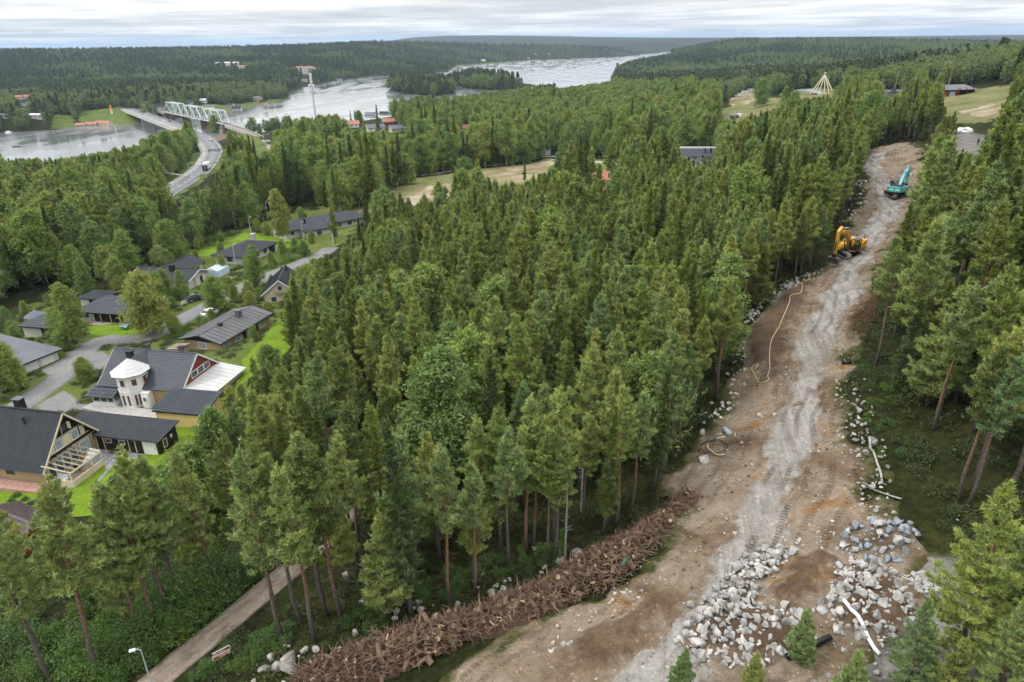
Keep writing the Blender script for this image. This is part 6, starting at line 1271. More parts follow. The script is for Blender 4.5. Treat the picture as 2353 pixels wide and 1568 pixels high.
def excavator(loc, track_yaw, swing, m, label, boomp, armp, buck, style):
    e = empty('excavator', loc, 0, label, 'excavator'); up = Matrix.Rotation(swing, 4, 'Z'); tr = Matrix.Rotation(track_yaw, 4, 'Z')
    def put(mb, name, mt, mx, parent=None): mb.v = [tuple(mx @ Vector(v)) for v in mb.v]; return mb.build(name, mt, parent or e)
    for s in (-1, 1):
        b = MB(); prof = [(-2.35, .45), (-2.15, .1), (-1.8, 0), (1.8, 0), (2.15, .1), (2.35, .45), (2.2, .8), (1.85, .95), (-1.85, .95), (-2.2, .8)]; b.prism(prof, s * 1.3 - .3, s * 1.3 + .3, 'y'); t = put(b, 'track', M['trackm'], tr)
        for q in range(13):
            for zz in (.955,): c = MB(); c.box((-1.8 + q * .3, s * 1.3, zz + .01), (.2, .6, .05)); put(c, 'track_shoe', M['trackm'], tr, t)
        for q in range(4): c = MB(); c.box((2.27 - .03 * q, s * 1.3, .2 + q * .2), (.06, .6, .12)); put(c, 'track_shoe', M['trackm'], tr, t); c = MB(); c.box((-2.27 + .03 * q, s * 1.3, .2 + q * .2), (.06, .6, .12)); put(c, 'track_shoe', M['trackm'], tr, t)
        c = MB(); c.prism([(-1.9, .3), (1.9, .3), (1.9, .7), (-1.9, .7)], s * 1.3 + s * .3, s * 1.3 + s * .34, 'y'); put(c, 'track_frame', M['black'], tr, t)
    b = MB(); b.bx(-.9, .9, -1.1, 1.1, .45, .95); b.cyl((0, 0, .9), (0, 0, 1.2), .8, n=16); put(b, 'undercarriage', M['black'], tr)
    rear = [(1.5, -1.45), (1.5, 1.45), (-2.2, 1.45), (-2.75, 1.05), (-2.95, 0), (-2.75, -1.05), (-2.2, -1.45)] if style == 'round' else [(1.5, -1.45), (1.5, 1.45), (-2.6, 1.45), (-2.95, 1.2), (-2.95, -1.2), (-2.6, -1.45)]
    b = MB(); b.prism(rear, 1.12, 1.3, 'z'); put(b, 'platform', M['black'], up)
    cw = [p for p in rear if p[0] < 0]; cw = [(-1.6, 1.44)] + cw + [(-1.6, -1.44)]; b = MB(); b.prism(cw, 1.31, 2.45 if style != 'round' else 2.3, 'z'); cwt = put(b, 'counterweight', m, up)
    b = MB(); b.bx(-1.58, -.2, -1.42, .35, 1.31, 2.35); put(b, 'engine_hood', m, up); b = MB(); b.bx(-1.58, -.3, .37, 1.42, 1.31, 2.25); put(b, 'side_cover', m, up); b = MB(); b.bx(-.15, 1.3, -1.42, -.55, 1.31, 2.0); put(b, 'fuel_tank', m, up); b = MB(); b.bx(1.32, 2.0, -1.4, -.75, 1.2, 1.75); put(b, 'toolbox', m, up)
    b = MB(); b.bx(-2.2, -.5, -1.2, 1.0, 2.36, 2.5); put(b, 'hood_grille', M['black'] if style == 'round' else m, up)
    b = MB(); b.cyl((-1.1, -.9, 2.3), (-1.1, -.9, 3.05), .08, n=8); put(b, 'exhaust', M['black'], up); b = MB(); b.cyl((-2.3, 1.0, 2.4), (-2.3, 1.0, 3.25), .04, n=6); b.box((-2.3, 1.0, 3.27), (.25, .25, .06)); put(b, 'antenna', M['black'], up); b = MB(); b.cyl((-1.9, -1.1, 2.4), (-1.9, -1.1, 3.15), .04, n=6); b.box((-1.9, -1.1, 3.17), (.25, .25, .06)); put(b, 'antenna', M['black'], up)
    # cab: floor box, pillars, roof, glass
    b = MB(); b.bx(-.25, 1.55, .5, 1.42, 1.31, 1.95); cab = put(b, 'cab', M['black'], up)
    b = MB(); b.prism([(-.22, 1.96), (1.5, 1.96), (1.35, 2.98), (-.22, 2.98)], .54, 1.38, 'y'); put(b, 'cab_glass', M['clearglass'], up, cab)
    for x0, x1, y in ((-.22, -.22, .52), (-.22, -.22, 1.4), (1.52, 1.36, .52), (1.52, 1.36, 1.4), (.5, .5, 1.4)): b = MB(); b.bar((x0, y, 1.95), (x1, y, 3.0), .09); put(b, 'cab_pillar', M['black'], up, cab)
    b = MB(); b.bx(-.3, 1.4, .48, 1.44, 2.98, 3.1); put(b, 'cab_roof', M['sheet'], up, cab); b = MB(); b.bx(.0, .55, .7, 1.25, 1.95, 2.05); b.bx(-.12, .0, .7, 1.25, 1.95, 2.7); put(b, 'seat', M['black'], up, cab)
    b = MB(); b.prism(boomp, -.27, .27, 'y'); bo = put(b, 'boom', m, up); b = MB(); b.prism(armp, -.22, .22, 'y'); put(b, 'arm', m, up)
    kx, kz = boomp[2]; ax, az = armp[0]
    for s in (-1, 1): b = MB(); b.cyl((1.35, s * .42, 1.35), (boomp[1][0] * .75 + .55, s * .42, boomp[1][1] * .75), .09, n=8); put(b, 'boom_cylinder', M['black'], up)
    b = MB(); b.cyl((kx - .4, 0, kz + .32), (kx + (ax - kx) * .55, 0, kz + .5), .11, n=8); b.cyl((kx + (ax - kx) * .55, 0, kz + .5), (ax, 0, az), .06, n=8); put(b, 'arm_cylinder', M['galv'], up)
    lx, lz = armp[2]; b = MB(); b.cyl((ax * .5 + lx * .5 + .35, 0, az * .55 + lz * .45), (lx + .42, 0, lz + .55), .09, n=8); put(b, 'bucket_cylinder', M['black'], up)
    b = MB(); b.box((lx - .02, 0, lz - .25), (.5, .6, .6)); put(b, 'coupler', M['black'], up)
    bx_, bz_ = lx, lz - .5; pr = [(bx_ + .45, bz_), (bx_ - .35, bz_ + .05), (bx_ - .75, bz_ - .45), (bx_ - .55, bz_ - .95), (bx_ - .1, bz_ - 1.1), (bx_ - .02, bz_ - 1.04), (bx_ - .42, bz_ - .8), (bx_ - .55, bz_ - .42), (bx_ - .28, bz_ - .08), (bx_ + .4, bz_ - .1)]
    b = MB(); b.prism(pr, -buck / 2, buck / 2, 'y')
    for s in (-1, 1): b.prism([(bx_ + .45, bz_), (bx_ - .35, bz_ + .05), (bx_ - .75, bz_ - .45), (bx_ - .55, bz_ - .95), (bx_ - .1, bz_ - 1.1)], s * buck / 2 - .03, s * buck / 2 + .03, 'y')
    bk = put(b, 'bucket', M['bucket'], up)
    if style != 'round':
        for q in range(11):
            b = MB(); b.box((-2.8 + q * .38, 1.47, 1.24), (.19, .05, .13)); put(b, 'hazard_stripe', M['cat'] if q % 2 else CARM['red'], up)
        for q in range(2): b = MB(); b.box((1.53, .65 + q * .55, 1.24), (.05, .45, .13)); put(b, 'hazard_stripe', M['cat'], up)
    else:
        for y, w in ((.55, .75), (-.6, .8)): b = MB(); b.box((-2.93 + abs(y) * .12, y, 1.75), (.05, w, .2), rz=R(-12 if y > 0 else 12)); put(b, 'lettering_strip', M['white'], up, cwt)
    return e, up
pc = G(1950, 593); zc = h(pc[0], pc[1]) + 0.42
pb = G(1899, 612); sw = math.atan2(pb[1] - pc[1], pb[0] - pc[0]); reach = float(np.hypot(pb[0] - pc[0], pb[1] - pc[1])); print('YEX reach', reach, math.degrees(sw), pc, pb)
rx = 5.8; sw = R(-138)
e1, up1 = excavator((pc[0], pc[1], zc), R(95), sw, M['cat'], 'yellow excavator with its boom bent down to the left of the haul road', [(.35, 1.75), (1.6, 3.9), (2.8, 4.7), (rx - .6, 5.0), (rx - .4, 4.65), (3.0, 4.2), (2.1, 3.5), (.9, 1.7)], [(rx - .9, 5.7), (rx + .1, 5.1), (rx + .1, 1.45), (rx - .2, 1.4), (rx - .45, 4.4), (rx - 1.0, 5.1)], 1.5, 'square')
pp = Vector((pc[0], pc[1], zc + 1.55)) + (up1 @ Vector((.25, .97, 0))); person(tuple(pp), sw, 'seated operator in a yellow hi-vis vest in the cab of the yellow excavator', True)
pc2 = G(2059, 456); zc2 = h(pc2[0], pc2[1]) + 0.42
excavator((pc2[0], pc2[1], zc2), R(86), R(48), M['teal'], 'blue-green excavator seen from behind where the haul road forks', [(.35, 1.75), (1.7, 3.5), (2.8, 4.15), (5.3, 5.0), (5.5, 4.65), (3.2, 3.6), (2.3, 3.0), (.95, 1.7)], [(5.0, 5.5), (5.9, 5.1), (6.1, 1.75), (5.85, 1.6), (5.3, 4.4), (4.85, 4.9)], 1.2, 'round')
# stones
M['granite'] = mat('granite', (0.26, 0.25, 0.24), 0.85, base2=(0.50, 0.47, 0.43), scale=1.3, bump=0.3, bscale=8); M['granite_blue'] = mat('blue_granite', (0.16, 0.185, 0.215), 0.8, base2=(0.30, 0.33, 0.36), scale=1.3, bump=0.3, bscale=8); M['boulder'] = mat('boulder_stone', (0.22, 0.20, 0.18), 0.9, base2=(0.43, 0.40, 0.36), scale=1.0, bump=0.4, bscale=6)
def stone_mat(name, c1, c2, dirt):
    m = mat(name, c1, 0.88, bump=0.35, bscale=8); nt = m.node_tree; g = nd(nt, 'ShaderNodeNewGeometry'); n = nd(nt, 'ShaderNodeTexNoise', i_Scale=1.1, i_Detail=5.0, i_Roughness=.65); nt.links.new(g.outputs['Position'], n.inputs['Vector']); nt.links.new(ramp(nt, n.outputs[0], [(.3, dirt), (.42, c1), (.62, c2)]), nt.nodes['Principled BSDF'].inputs['Base Color']); return m
M['granite'] = stone_mat('blasted_granite', (0.25, 0.245, 0.24), (0.50, 0.475, 0.44), (0.17, 0.13, 0.095)); M['boulder'] = stone_mat('field_boulder', (0.23, 0.21, 0.19), (0.46, 0.43, 0.385), (0.15, 0.12, 0.085))
def rock_mesh(seed, m, n=11, sq=(1, .8, .65)):
    r = rng(seed); bm = bmesh.new()
    for p in nrm(r.normal(size=(n, 3))) * (0.42 + 0.1 * r.random((n, 1))) * np.array(sq): bm.verts.new(p)
    bmesh.ops.convex_hull(bm, input=bm.verts[:]); bmesh.ops.delete(bm, geom=[v for v in bm.verts if not v.link_faces], context='VERTS')
    bmesh.ops.bevel(bm, geom=bm.edges[:], offset=0.025, segments=1, affect='EDGES', profile=.5)
    me = bpy.data.meshes.new('rock'); bm.to_mesh(me); bm.free(); me.materials.append(m); return me
M['clod'] = mat('earth_clod', (0.13, 0.09, 0.06), .95, .3, 2)
ROCKS = [rock_mesh(200 + i, M['granite'], 10 + i % 4) for i in range(9)]; BLUES = [rock_mesh(230 + i, M['granite_blue']) for i in range(4)]; ROUND = [rock_mesh(250 + i, M['boulder'], 18, (1, .85, .7)) for i in range(4)]
def bed(name, poly, m, hgt, label, res=.4): return drape(name, poly, res, m, .1, label, .12, 1.4, lambda X, Y, d: .1 + .25 * smooth((d + .3) / 1.2) + .8 * hgt * smooth(d / 2.6), clear=True)
RZ = [(GP([(1548,1490),(1600,1410),(1680,1315),(1740,1275),(1805,1262),(1835,1300),(1750,1335),(1735,1400),(1800,1402),(1855,1450),(1850,1500),(1760,1545),(1660,1548),(1590,1525)]), .35, 1.0, 'lower left rock heap', ROCKS, 'rubble_bed'),
      (GP([(1870,1350),(1930,1300),(2000,1295),(2085,1340),(2110,1440),(2010,1490),(1930,1475),(1880,1430)]), .37, .8, 'right-hand rock heap', ROCKS, 'rubble_bed'),
      (GP([(1920,1250),(1990,1200),(2095,1205),(2115,1280),(2030,1310),(1940,1295)]), .5, .5, 'upper grey rock heap', BLUES + ROCKS[:2], 'rubble_bed')]
rocks = []  # x,y,z,size,mesh,zone
rr = rng(321)
for P, sp, hgt, nm, meshes, bn in RZ:
    bed(bn, P, M['bank'], hgt, 'brown rubble bed under the ' + nm)
    x0, y0 = P.min(0); x1, y1 = P.max(0); X, Y = np.meshgrid(np.arange(x0, x1, sp), np.arange(y0, y1, sp)); X = (X + rr.uniform(-.3, .3, X.shape)).ravel(); Y = (Y + rr.uniform(-.3, .3, Y.shape)).ravel(); ok = inpoly(X, Y, P); X, Y = X[ok], Y[ok]; d = pdist(X, Y, P)
    Z = H(X, Y) + .46 + .8 * hgt * smooth(d / 2.6)
    for x, y, z in zip(X, Y, Z): s = rr.uniform(.6, 1.0) * rr.choice([.3, .4, .55, .75, .95, 1.25]); rocks.append((x, y, z + rr.uniform(.02, .3) * s, s, meshes[int(rr.integers(len(meshes)))], nm))
def strip(pts, n, width, s0, s1, nm, meshes):
    L_ = spline(GP(pts), .5)
    for _ in range(n):
        p = L_[int(rr.integers(len(L_)))] + rr.normal(size=2) * width; s = rr.uniform(s0, s1); rocks.append((p[0], p[1], h(p[0], p[1]) + .28 + .1 * s, s, meshes[int(rr.integers(len(meshes)))], nm))
strip([(1710,745),(1770,690),(1830,650),(1870,632)], 130, .75, .3, .8, 'stone border by the hose bank', ROCKS + ROUND); strip([(1640,965),(1680,920),(1700,850),(1705,790)], 60, .6, .3, .75, 'stone border at the wood edge', ROCKS + ROUND)
strip([(1950,880),(1965,960),(1975,1030),(2000,1100),(1985,1180)], 150, .9, .2, .6, 'stones along the right edge of the haul road', ROCKS + ROUND); strip([(1940,520),(1960,480),(1975,420)], 60, .9, .3, .9, 'stones left of the blue-green excavator', ROCKS); strip([(2060,420),(2110,390),(2140,420),(2100,470)], 90, 1.6, .3, .9, 'stones right of the blue-green excavator', ROCKS)
strip([(600,1560),(680,1525),(800,1500),(900,1440),(1000,1400),(1150,1340),(1290,1290)], 60, 1.2, .3, .9, 'stones at the wood side of the stump row', ROUND); strip([(1250,1520),(1380,1440),(1480,1350)], 40, .8, .2, .6, 'stones on the road side of the stump row', ROUND); strip([(1900,1500),(2000,1400),(1870,1280),(1800,1350),(1940,1300),(2050,1300)], 260, 2.0, .15, .6, 'loose stones between the rock heaps', ROCKS)
BIG = [(1620,1067,1.8),(1745,963,1.0),(1780,962,.8),(1615,1000,.9),(2005,1020,1.3),(1975,950,.8),(668,1522,1.5),(640,1540,1.2),(610,1548,1.3),(665,1545,1.6),(730,1500,1.1),(625,1520,1.0),(700,1500,.8),(850,1480,.9),(905,1470,1.2),(1290,1300,1.1),(1330,1280,1.4),(1365,1265,1.0),(1745,1140,.7),(1480,1440,.9),(1590,1400,1.0),(1915,1375,1.6),(1990,1050,.9),(800,1325,1.1),(835,1392,1.0)]
for u, v, s in BIG: p = G(u, v); rocks.append((p[0], p[1], p[2] + .2 + .12 * s, s, ROUND[int(rr.integers(4))], 'BIG'))
rocks_d = sorted(rocks, key=lambda r_: -(r_[3] + (3 if r_[5] == 'BIG' else 0)) / math.hypot(r_[0], r_[1])); things = rocks_d[:300]; rest = rocks_d[300:]; cnt = {}
things.sort(key=lambda r_: r_[1])
for x, y, z, s, me, nm in things:
    c = cnt.get(nm, 0); cnt[nm] = c + 1
    o = bpy.data.objects.new('boulder' if nm == 'BIG' else 'granite_rock', me); o.location = (x, y, z); o.scale = (s, s, s); o.rotation_euler = tuple(rr.uniform(0, 6.28, 3)) if s < 1.4 else (0, 0, float(rr.uniform(0, 6.28)))
    u, v = PROJ(x, y, z)
    tag(link(o), ('large pale boulder, %snearest of the big loose boulders' % ordinal(c)) if nm == 'BIG' else '%s rock, %snearest of the %s' % ('grey blue' if me in BLUES else 'pale angular', ordinal(c), nm), 'rock', 'big loose boulders' if nm == 'BIG' else 'rocks of the ' + nm)
def join_rocks(name, lst, label):
    Vs, Fs, mi, b = [], [], [], 0; cache = {}; mats = [M['granite'], M['granite_blue'], M['boulder'], M['clod']]
    for x, y, z, s, me, nm in lst:
        if me.name not in cache: cache[me.name] = (np.array([v.co[:] for v in me.vertices]), [tuple(p.vertices) for p in me.polygons])
        V, F = cache[me.name]; M3 = np.array(Matrix.Rotation(rr.uniform(0, 6.28), 3, rr.normal(size=3).tolist())); Vs.append((V * s) @ M3.T + [x, y, z]); Fs += [tuple(i + b for i in f) for f in F]; mi += [mats.index(me.materials[0])] * len(F); b += len(V)
    me = bpy.data.meshes.new(name); me.from_pydata(np.concatenate(Vs).tolist(), [], Fs); [me.materials.append(q) for q in mats]; me.polygons.foreach_set('material_index', mi); tag(link(bpy.data.objects.new(name, me)), label, kind='stuff')
PEB = []
for k in range(4):
    r_ = rng(600 + k); bm = bmesh.new(); [bm.verts.new(p) for p in nrm(r_.normal(size=(9, 3))) * np.array([.5, .42, .32])]; bmesh.ops.convex_hull(bm, input=bm.verts[:]); bmesh.ops.delete(bm, geom=[v for v in bm.verts if not v.link_faces], context='VERTS'); me = bpy.data.meshes.new('pebble'); bm.to_mesh(me); bm.free(); me.materials.append(M[('granite', 'boulder', 'clod', 'clod')[k]]); PEB.append(me)
for _ in range(9000):   # pebbles and clods strewn over the strip
    i = int(rr.integers(len(HAUL))); o_ = rr.normal() * 5.5; p = HAUL[i] + np.array([o_, rr.normal() * 2])
    if abs(o_) < 2.4 and rr.random() < .8: continue
    s = rr.uniform(.06, .2) if rr.random() < .8 else rr.uniform(.2, .42); rest.append((p[0], p[1], None, s, PEB[int(rr.integers(4))], ''))
ps = np.array([(a[0], a[1]) for a in rest if a[2] is None]); ins = inpoly(ps[:, 0], ps[:, 1], SITE); hz = H(ps[:, 0], ps[:, 1]); dd = site_z(ps[:, 0], ps[:, 1], pdist(ps[:, 0], ps[:, 1], SITE)); k = [a for a in rest if a[2] is not None]
rest = k + [(a[0], a[1], z + .33 + d_ + .1 * a[3], a[3], a[4], '') for a, ok_, z, d_ in zip([a for a in rest if a[2] is None], ins, hz, dd) if ok_]
strip2 = GP([(2080,1330),(2353,1260),(2400,1560),(1960,1600)])
for _ in range(420):
    x, y = rr.uniform(*zip(strip2.min(0), strip2.max(0))); s = rr.uniform(.2, .8)
    if inpoly(x, y, strip2): rest.append((x, y, h(x, y) + .22 + .1 * s, s, ROCKS[int(rr.integers(9))], ''))
join_rocks('rubble', rest, 'smaller stones strewn over the cleared strip and its edges')
# ---- row of grubbed stumps
M['root'] = mat('root_bark', (0.075, 0.043, 0.026), 0.9, base2=(0.24, 0.165, 0.11), scale=1.6); M['cutwood'] = mat('cut_wood', (0.42, 0.30, 0.18), 0.8, 0.25, 3); M['oldcut'] = mat('weathered_cut', (0.15, 0.095, 0.06), 0.85, 0.3, 3); M['rootbed'] = mat('root_soil', (0.055, 0.034, 0.022), 0.95, .3, 2)
SR = spline(GP([(690,1600),(800,1548),(930,1500),(1050,1455),(1160,1415),(1270,1370),(1370,1320),(1450,1265),(1520,1205),(1585,1150)]), .6)
nS = len(SR); Tn = nrm(np.gradient(SR, axis=0)); Ns = np.stack([Tn[:, 1], -Tn[:, 0]], -1); wS = np.array([1.75 + .35 * math.sin(i * .21) + .2 * math.sin(i * .57) for i in range(nS)]) * np.clip(np.minimum(1, (nS - np.arange(nS)) / 14), .45, 1)
SP_ = np.concatenate([SR + Ns * wS[:, None], (SR - Ns * wS[:, None])[::-1]])
drape('stump_bed', SP_[::2], .4, M['rootbed'], .1, 'dark soil under the row of grubbed stumps', .35, 1.4, lambda X, Y, d: .12 + .25 * smooth((d + .2) / 1.0) + .7 * smooth(d / 1.6))
def zrow(x, y): d = float(pdist(np.array([x]), np.array([y]), SP_[::3])[0]); ins = bool(inpoly(np.array([x]), np.array([y]), SP_[::3])[0]); return h(x, y) + (.4 + .9 * float(smooth(np.array(d / 1.5))) if ins else .15)
def stump(seed):
    r = rng(seed); L_ = r.uniform(.45, 1.0); ra = r.uniform(.13, .24); t = MB(); t.tube([(0, 0, 0), (0, 0, L_ * .5), (r.normal() * .05, 0, L_)], [ra * 1.5, ra, ra * .92], 8); c = MB(); c.tube([(0, 0, L_ - .02), (0, 0, L_ + .02)], [ra * .95, ra * .93], 8); q = MB()
    for k in range(int(r.integers(5, 9))):
        a = r.uniform(0, 6.28); l = r.uniform(.5, 1.3); d = np.array([math.cos(a), math.sin(a), 0]); p = [np.zeros(3), d * l * .4 + [0, 0, -.05], d * l * .75 + r.normal(size=3) * .12, d * l + r.normal(size=3) * .2 + [0, 0, -.1]]; q.tube(p, [ra * .6, ra * .4, ra * .22, .015], 5, False)
    return t.mesh('stump_trunk', M['root']), c.mesh('cut_face', M['cutwood' if seed % 4 == 0 else 'oldcut']), q.mesh('roots', M['root'])
ST_ = [stump(400 + i) for i in range(8)]; sr = rng(55); lst = []
for k in range(170):
    i = int(sr.integers(nS)); o = sr.uniform(-.95, .95) * wS[i]; p = SR[i] + Ns[i] * o; lst.append((i, p[0], p[1]))
lst.sort(key=lambda t: -t[0])
for k, (i, x, y) in enumerate(lst):
    e = empty('tree_stump', (x, y, zrow(x, y) + .18), 0, 'torn-out stump with roots, %sfrom the road end of the stump row' % (ordinal(k) or 'first '), 'stump', 'stumps of the grubbed row'); e.rotation_euler = (sr.uniform(.5, 2.6), sr.uniform(-.5, .5), sr.uniform(0, 6.28)); sc_ = sr.uniform(.7, 1.15); e.scale = (sc_,) * 3
    t, c, q = ST_[int(sr.integers(8))]; tt = link(bpy.data.objects.new('trunk', t), e); link(bpy.data.objects.new('cut_face', c), tt); link(bpy.data.objects.new('roots', q), e)
def root_tangle():
    m = MB(); r = rng(66); Vs, Fs, b = [], [], 0; N = 7500
    for k in range(N):
        i = int(r.integers(nS)); o = r.uniform(-1.05, 1.05) * wS[i]; p = np.append(SR[i] + Ns[i] * o, 0); p[2] = h(p[0], p[1]) + .4 + .95 * float(smooth(np.array((wS[i] - abs(o)) / 1.3))) + r.uniform(-.1, .28)
        a = r.uniform(0, 6.28); d = np.array([math.cos(a), math.sin(a), r.uniform(-.35, .6)]); l = r.uniform(.25, 1.0); c = r.normal(size=3) * .3; ra = r.choice([.012, .02, .03, .05, .07]); pts = [p, p + d * l * .35 + c * l * .4, p + d * l * .7 + c * l * .5, p + d * l]
        s = nrm(np.cross(d, [0, 0, 1.0])); u = nrm(np.cross(s, d))
        for j, q in enumerate(pts):
            w = ra * (1 - .25 * j)
            for tt in range(3): Vs.append(q + (s * math.cos(tt * 2.094) + u * math.sin(tt * 2.094)) * w)
        for j in range(3):
            for tt in range(3): t2 = (tt + 1) % 3; Fs.append((b + j * 3 + tt, b + j * 3 + t2, b + j * 3 + 3 + t2, b + j * 3 + 3 + tt))
        b += 12
    o = bpy.data.objects.new('root_tangle', npmesh('root_tangle', np.array(Vs), np.array(Fs), M['root'])); tag(link(o), 'tangle of torn brown roots heaped along the stump row', kind='stuff')
root_tangle()
def splinters():
    r = rng(67); m = MB()
    for k in range(130):
        i = int(r.integers(nS)); o = r.uniform(-1, 1) * wS[i]; p = SR[i] + Ns[i] * o; z = h(p[0], p[1]) + .55 + .9 * float(smooth(np.array((wS[i] - abs(o)) / 1.3))) + r.uniform(0, .2); a = r.uniform(0, 6.28); d = np.array([math.cos(a), math.sin(a), r.uniform(-.3, .7)]) * r.uniform(.12, .4); m.tube([(p[0], p[1], z), (p[0] + d[0], p[1] + d[1], z + d[2])], [r.uniform(.03, .1), r.uniform(.02, .07)], 5)
    tag(m.build('wood_splinters', M['cutwood']), 'pale split wood and torn root ends scattered through the stump row', kind='stuff')
splinters()
# ---- hose, pipes, cables, logs
M['hose'] = mat('yellow_hose', (0.50, 0.42, 0.23), 0.6, .1, 2); M['blackpipe'] = mat('black_pipe', (0.012, 0.012, 0.014), 0.4); M['whitepipe'] = mat('white_liner', (0.72, 0.72, 0.72), .6, .06, 2); M['greenpipe'] = mat('green_pipe', (0.07, 0.12, 0.09), .5)
cv = lambda x, y: ((2500 + x / 1.7418) / 1.741, (1050 + y / 1.7418) / 1.741)
DPG = bpy.context.evaluated_depsgraph_get()
def top(p, dz=.5):   # resting on whatever lies at that place
    dp = DPG; hit = sc.ray_cast(dp, Vector((p[0], p[1], 69)), Vector((0, 0, -1))); return np.array([p[0], p[1], (hit[1].z if hit[0] else p[2] + dz)])
def lay(name, pts, rad, m, label, cat, n=6, step=.5, lift=0.0):
    P = spline(GP(pts), step); P = [top(np.append(q, 0)) + [0, 0, rad * .8 + lift] for q in P]; mb = MB(); mb.tube(P, rad, n); o = mb.build(name, m, None, True); tag(o, label, cat); return o
lay('hose', [cv(*a) for a in ((1218,78),(1245,58),(1270,90),(1283,150),(1250,163),(1222,165),(1228,210),(1215,270),(1145,295),(1138,340),(1100,430),(1060,520),(1020,590),(1003,650),(997,720),(1003,790),(988,830),(1000,850),(950,862),(920,845),(890,790),(878,762),(920,758),(905,772),(850,770))], .055, M['hose'], 'long pale yellow hose snaking down the brown earth bank', 'hose', lift=.02)
lay('pipe_piece', [cv(*a) for a in ((575,1300),(573,1325),(600,1350),(645,1368),(690,1360))], .08, M['hose'], 'curved piece of yellow pipe lying on the black cable coil', 'pipe', lift=.05)
for pts, lab in ((((635,1218),(672,1216)), 'short yellow pipe piece nearest the grey roll'), (((632,1255),(700,1240)), 'longer straight yellow pipe piece below the grey roll'), (((765,1215),(760,1240)), 'short upright-lying yellow pipe piece right of the grey roll')): lay('pipe_piece', [cv(*a) for a in pts], .08, M['hose'], lab, 'pipe')
P = [cv(610 + math.cos(t) * (95 + 14 * math.sin(t * 1.7)), 1312 + math.sin(t) * (48 + 8 * math.cos(t * 1.3))) for t in np.arange(0, 19, .5)]; lay('cable_coil', P, .03, M['blackpipe'], 'loose coil of thin black cable on the bare earth', 'cable', 4)
lay('pipe_roll', [cv(690, 1185), cv(728, 1228)], .28, M['galv'], 'short thick grey roll beside the yellow pipe pieces', 'roll', 10)
lay('fallen_log', [cv(1050, 163), cv(1130, 105)] and [(1755, 668), (1800, 640)], .08, M['dead_wood'], 'thin pale fallen trunk at the wood edge above the stone border', 'log')
c8 = lambda x, y: ((2732 + x / 1.6862) / 1.741, (1800 + y / 1.6862) / 1.741)
lay('liner_roll', [c8(1065, 1100), c8(1190, 1260), c8(1320, 1410)], .13, M['whitepipe'], 'long white rolled liner lying across the rock heaps', 'roll', 10, lift=.1)
lay('drain_pipe', [c8(985, 1303), c8(690, 1450)], .22, M['blackpipe'], 'thick black drain pipe lying in front of the rock heaps', 'pipe', 10, lift=.05)
lay('pipe_stub', [((1366 + 1880 / 1.7225) / 1.741, (1900 + 680 / 1.7225) / 1.741), ((1366 + 1955 / 1.7225) / 1.741, (1900 + 695 / 1.7225) / 1.741)], .2, M['greenpipe'], 'short green pipe stub sticking out of the stump row', 'pipe', 10, lift=.1)
lay('cut_log', [(1994, 1019), (2010, 1065), (2027, 1118)], .1, M['dead_wood'], 'pale cut log lying among the heather right of the haul road', 'log', 8, lift=.15)
lay('branch', [c8(1190, 255), c8(1290, 290), c8(1400, 330), c8(1470, 350)], .08, M['dead_wood'], 'bent grey dead branch at the right edge of the cleared strip', 'branch', 5, lift=.2)
lay('tarpaulin', [cv(1505, 730), cv(1575, 722)], .22, M['blackpipe'], 'dark bundled tarpaulin at the edge of the haul road', 'bundle', 8)
0 and lay('liner_scrap', [c8(1180, 1200), c8(1240, 1290)], .3, M['whitepipe'], 'crumpled white sheet beside the white liner roll', 'sheet', 7)
# brush heap right of the haul road
def brush():
    r = rng(88); Vs, Fs, b = [], [], 0; P = GP([(1940,760),(1975,700),(2010,680),(2010,740),(1985,780),(1950,790)]); x0, y0 = P.min(0); x1, y1 = P.max(0); k = 0
    while k < 900:
        x, y = r.uniform(x0, x1), r.uniform(y0, y1)
        if not inpoly(x, y, P): k += .2; continue
        k += 1; p = np.array([x, y, h(x, y) + .2 + r.uniform(0, .8)]); a = r.uniform(0, 6.28); d = np.array([math.cos(a), math.sin(a), r.uniform(-.2, .4)]); l = r.uniform(.4, 1.4); s = nrm(np.cross(d, [0, 0, 1.])) * .025
        Vs += [p - s, p + s, p + d * l + s * .3, p + d * l - s * .3]; Fs.append((b, b + 1, b + 2, b + 3)); b += 4
    tag(link(bpy.data.objects.new('brushwood', npmesh('brushwood', np.array(Vs), np.array(Fs), mat('dead_twigs', (0.13, 0.06, 0.035), .9, .3, 2)))), 'reddish brown heap of dead twigs right of the haul road', kind='stuff')
brush()
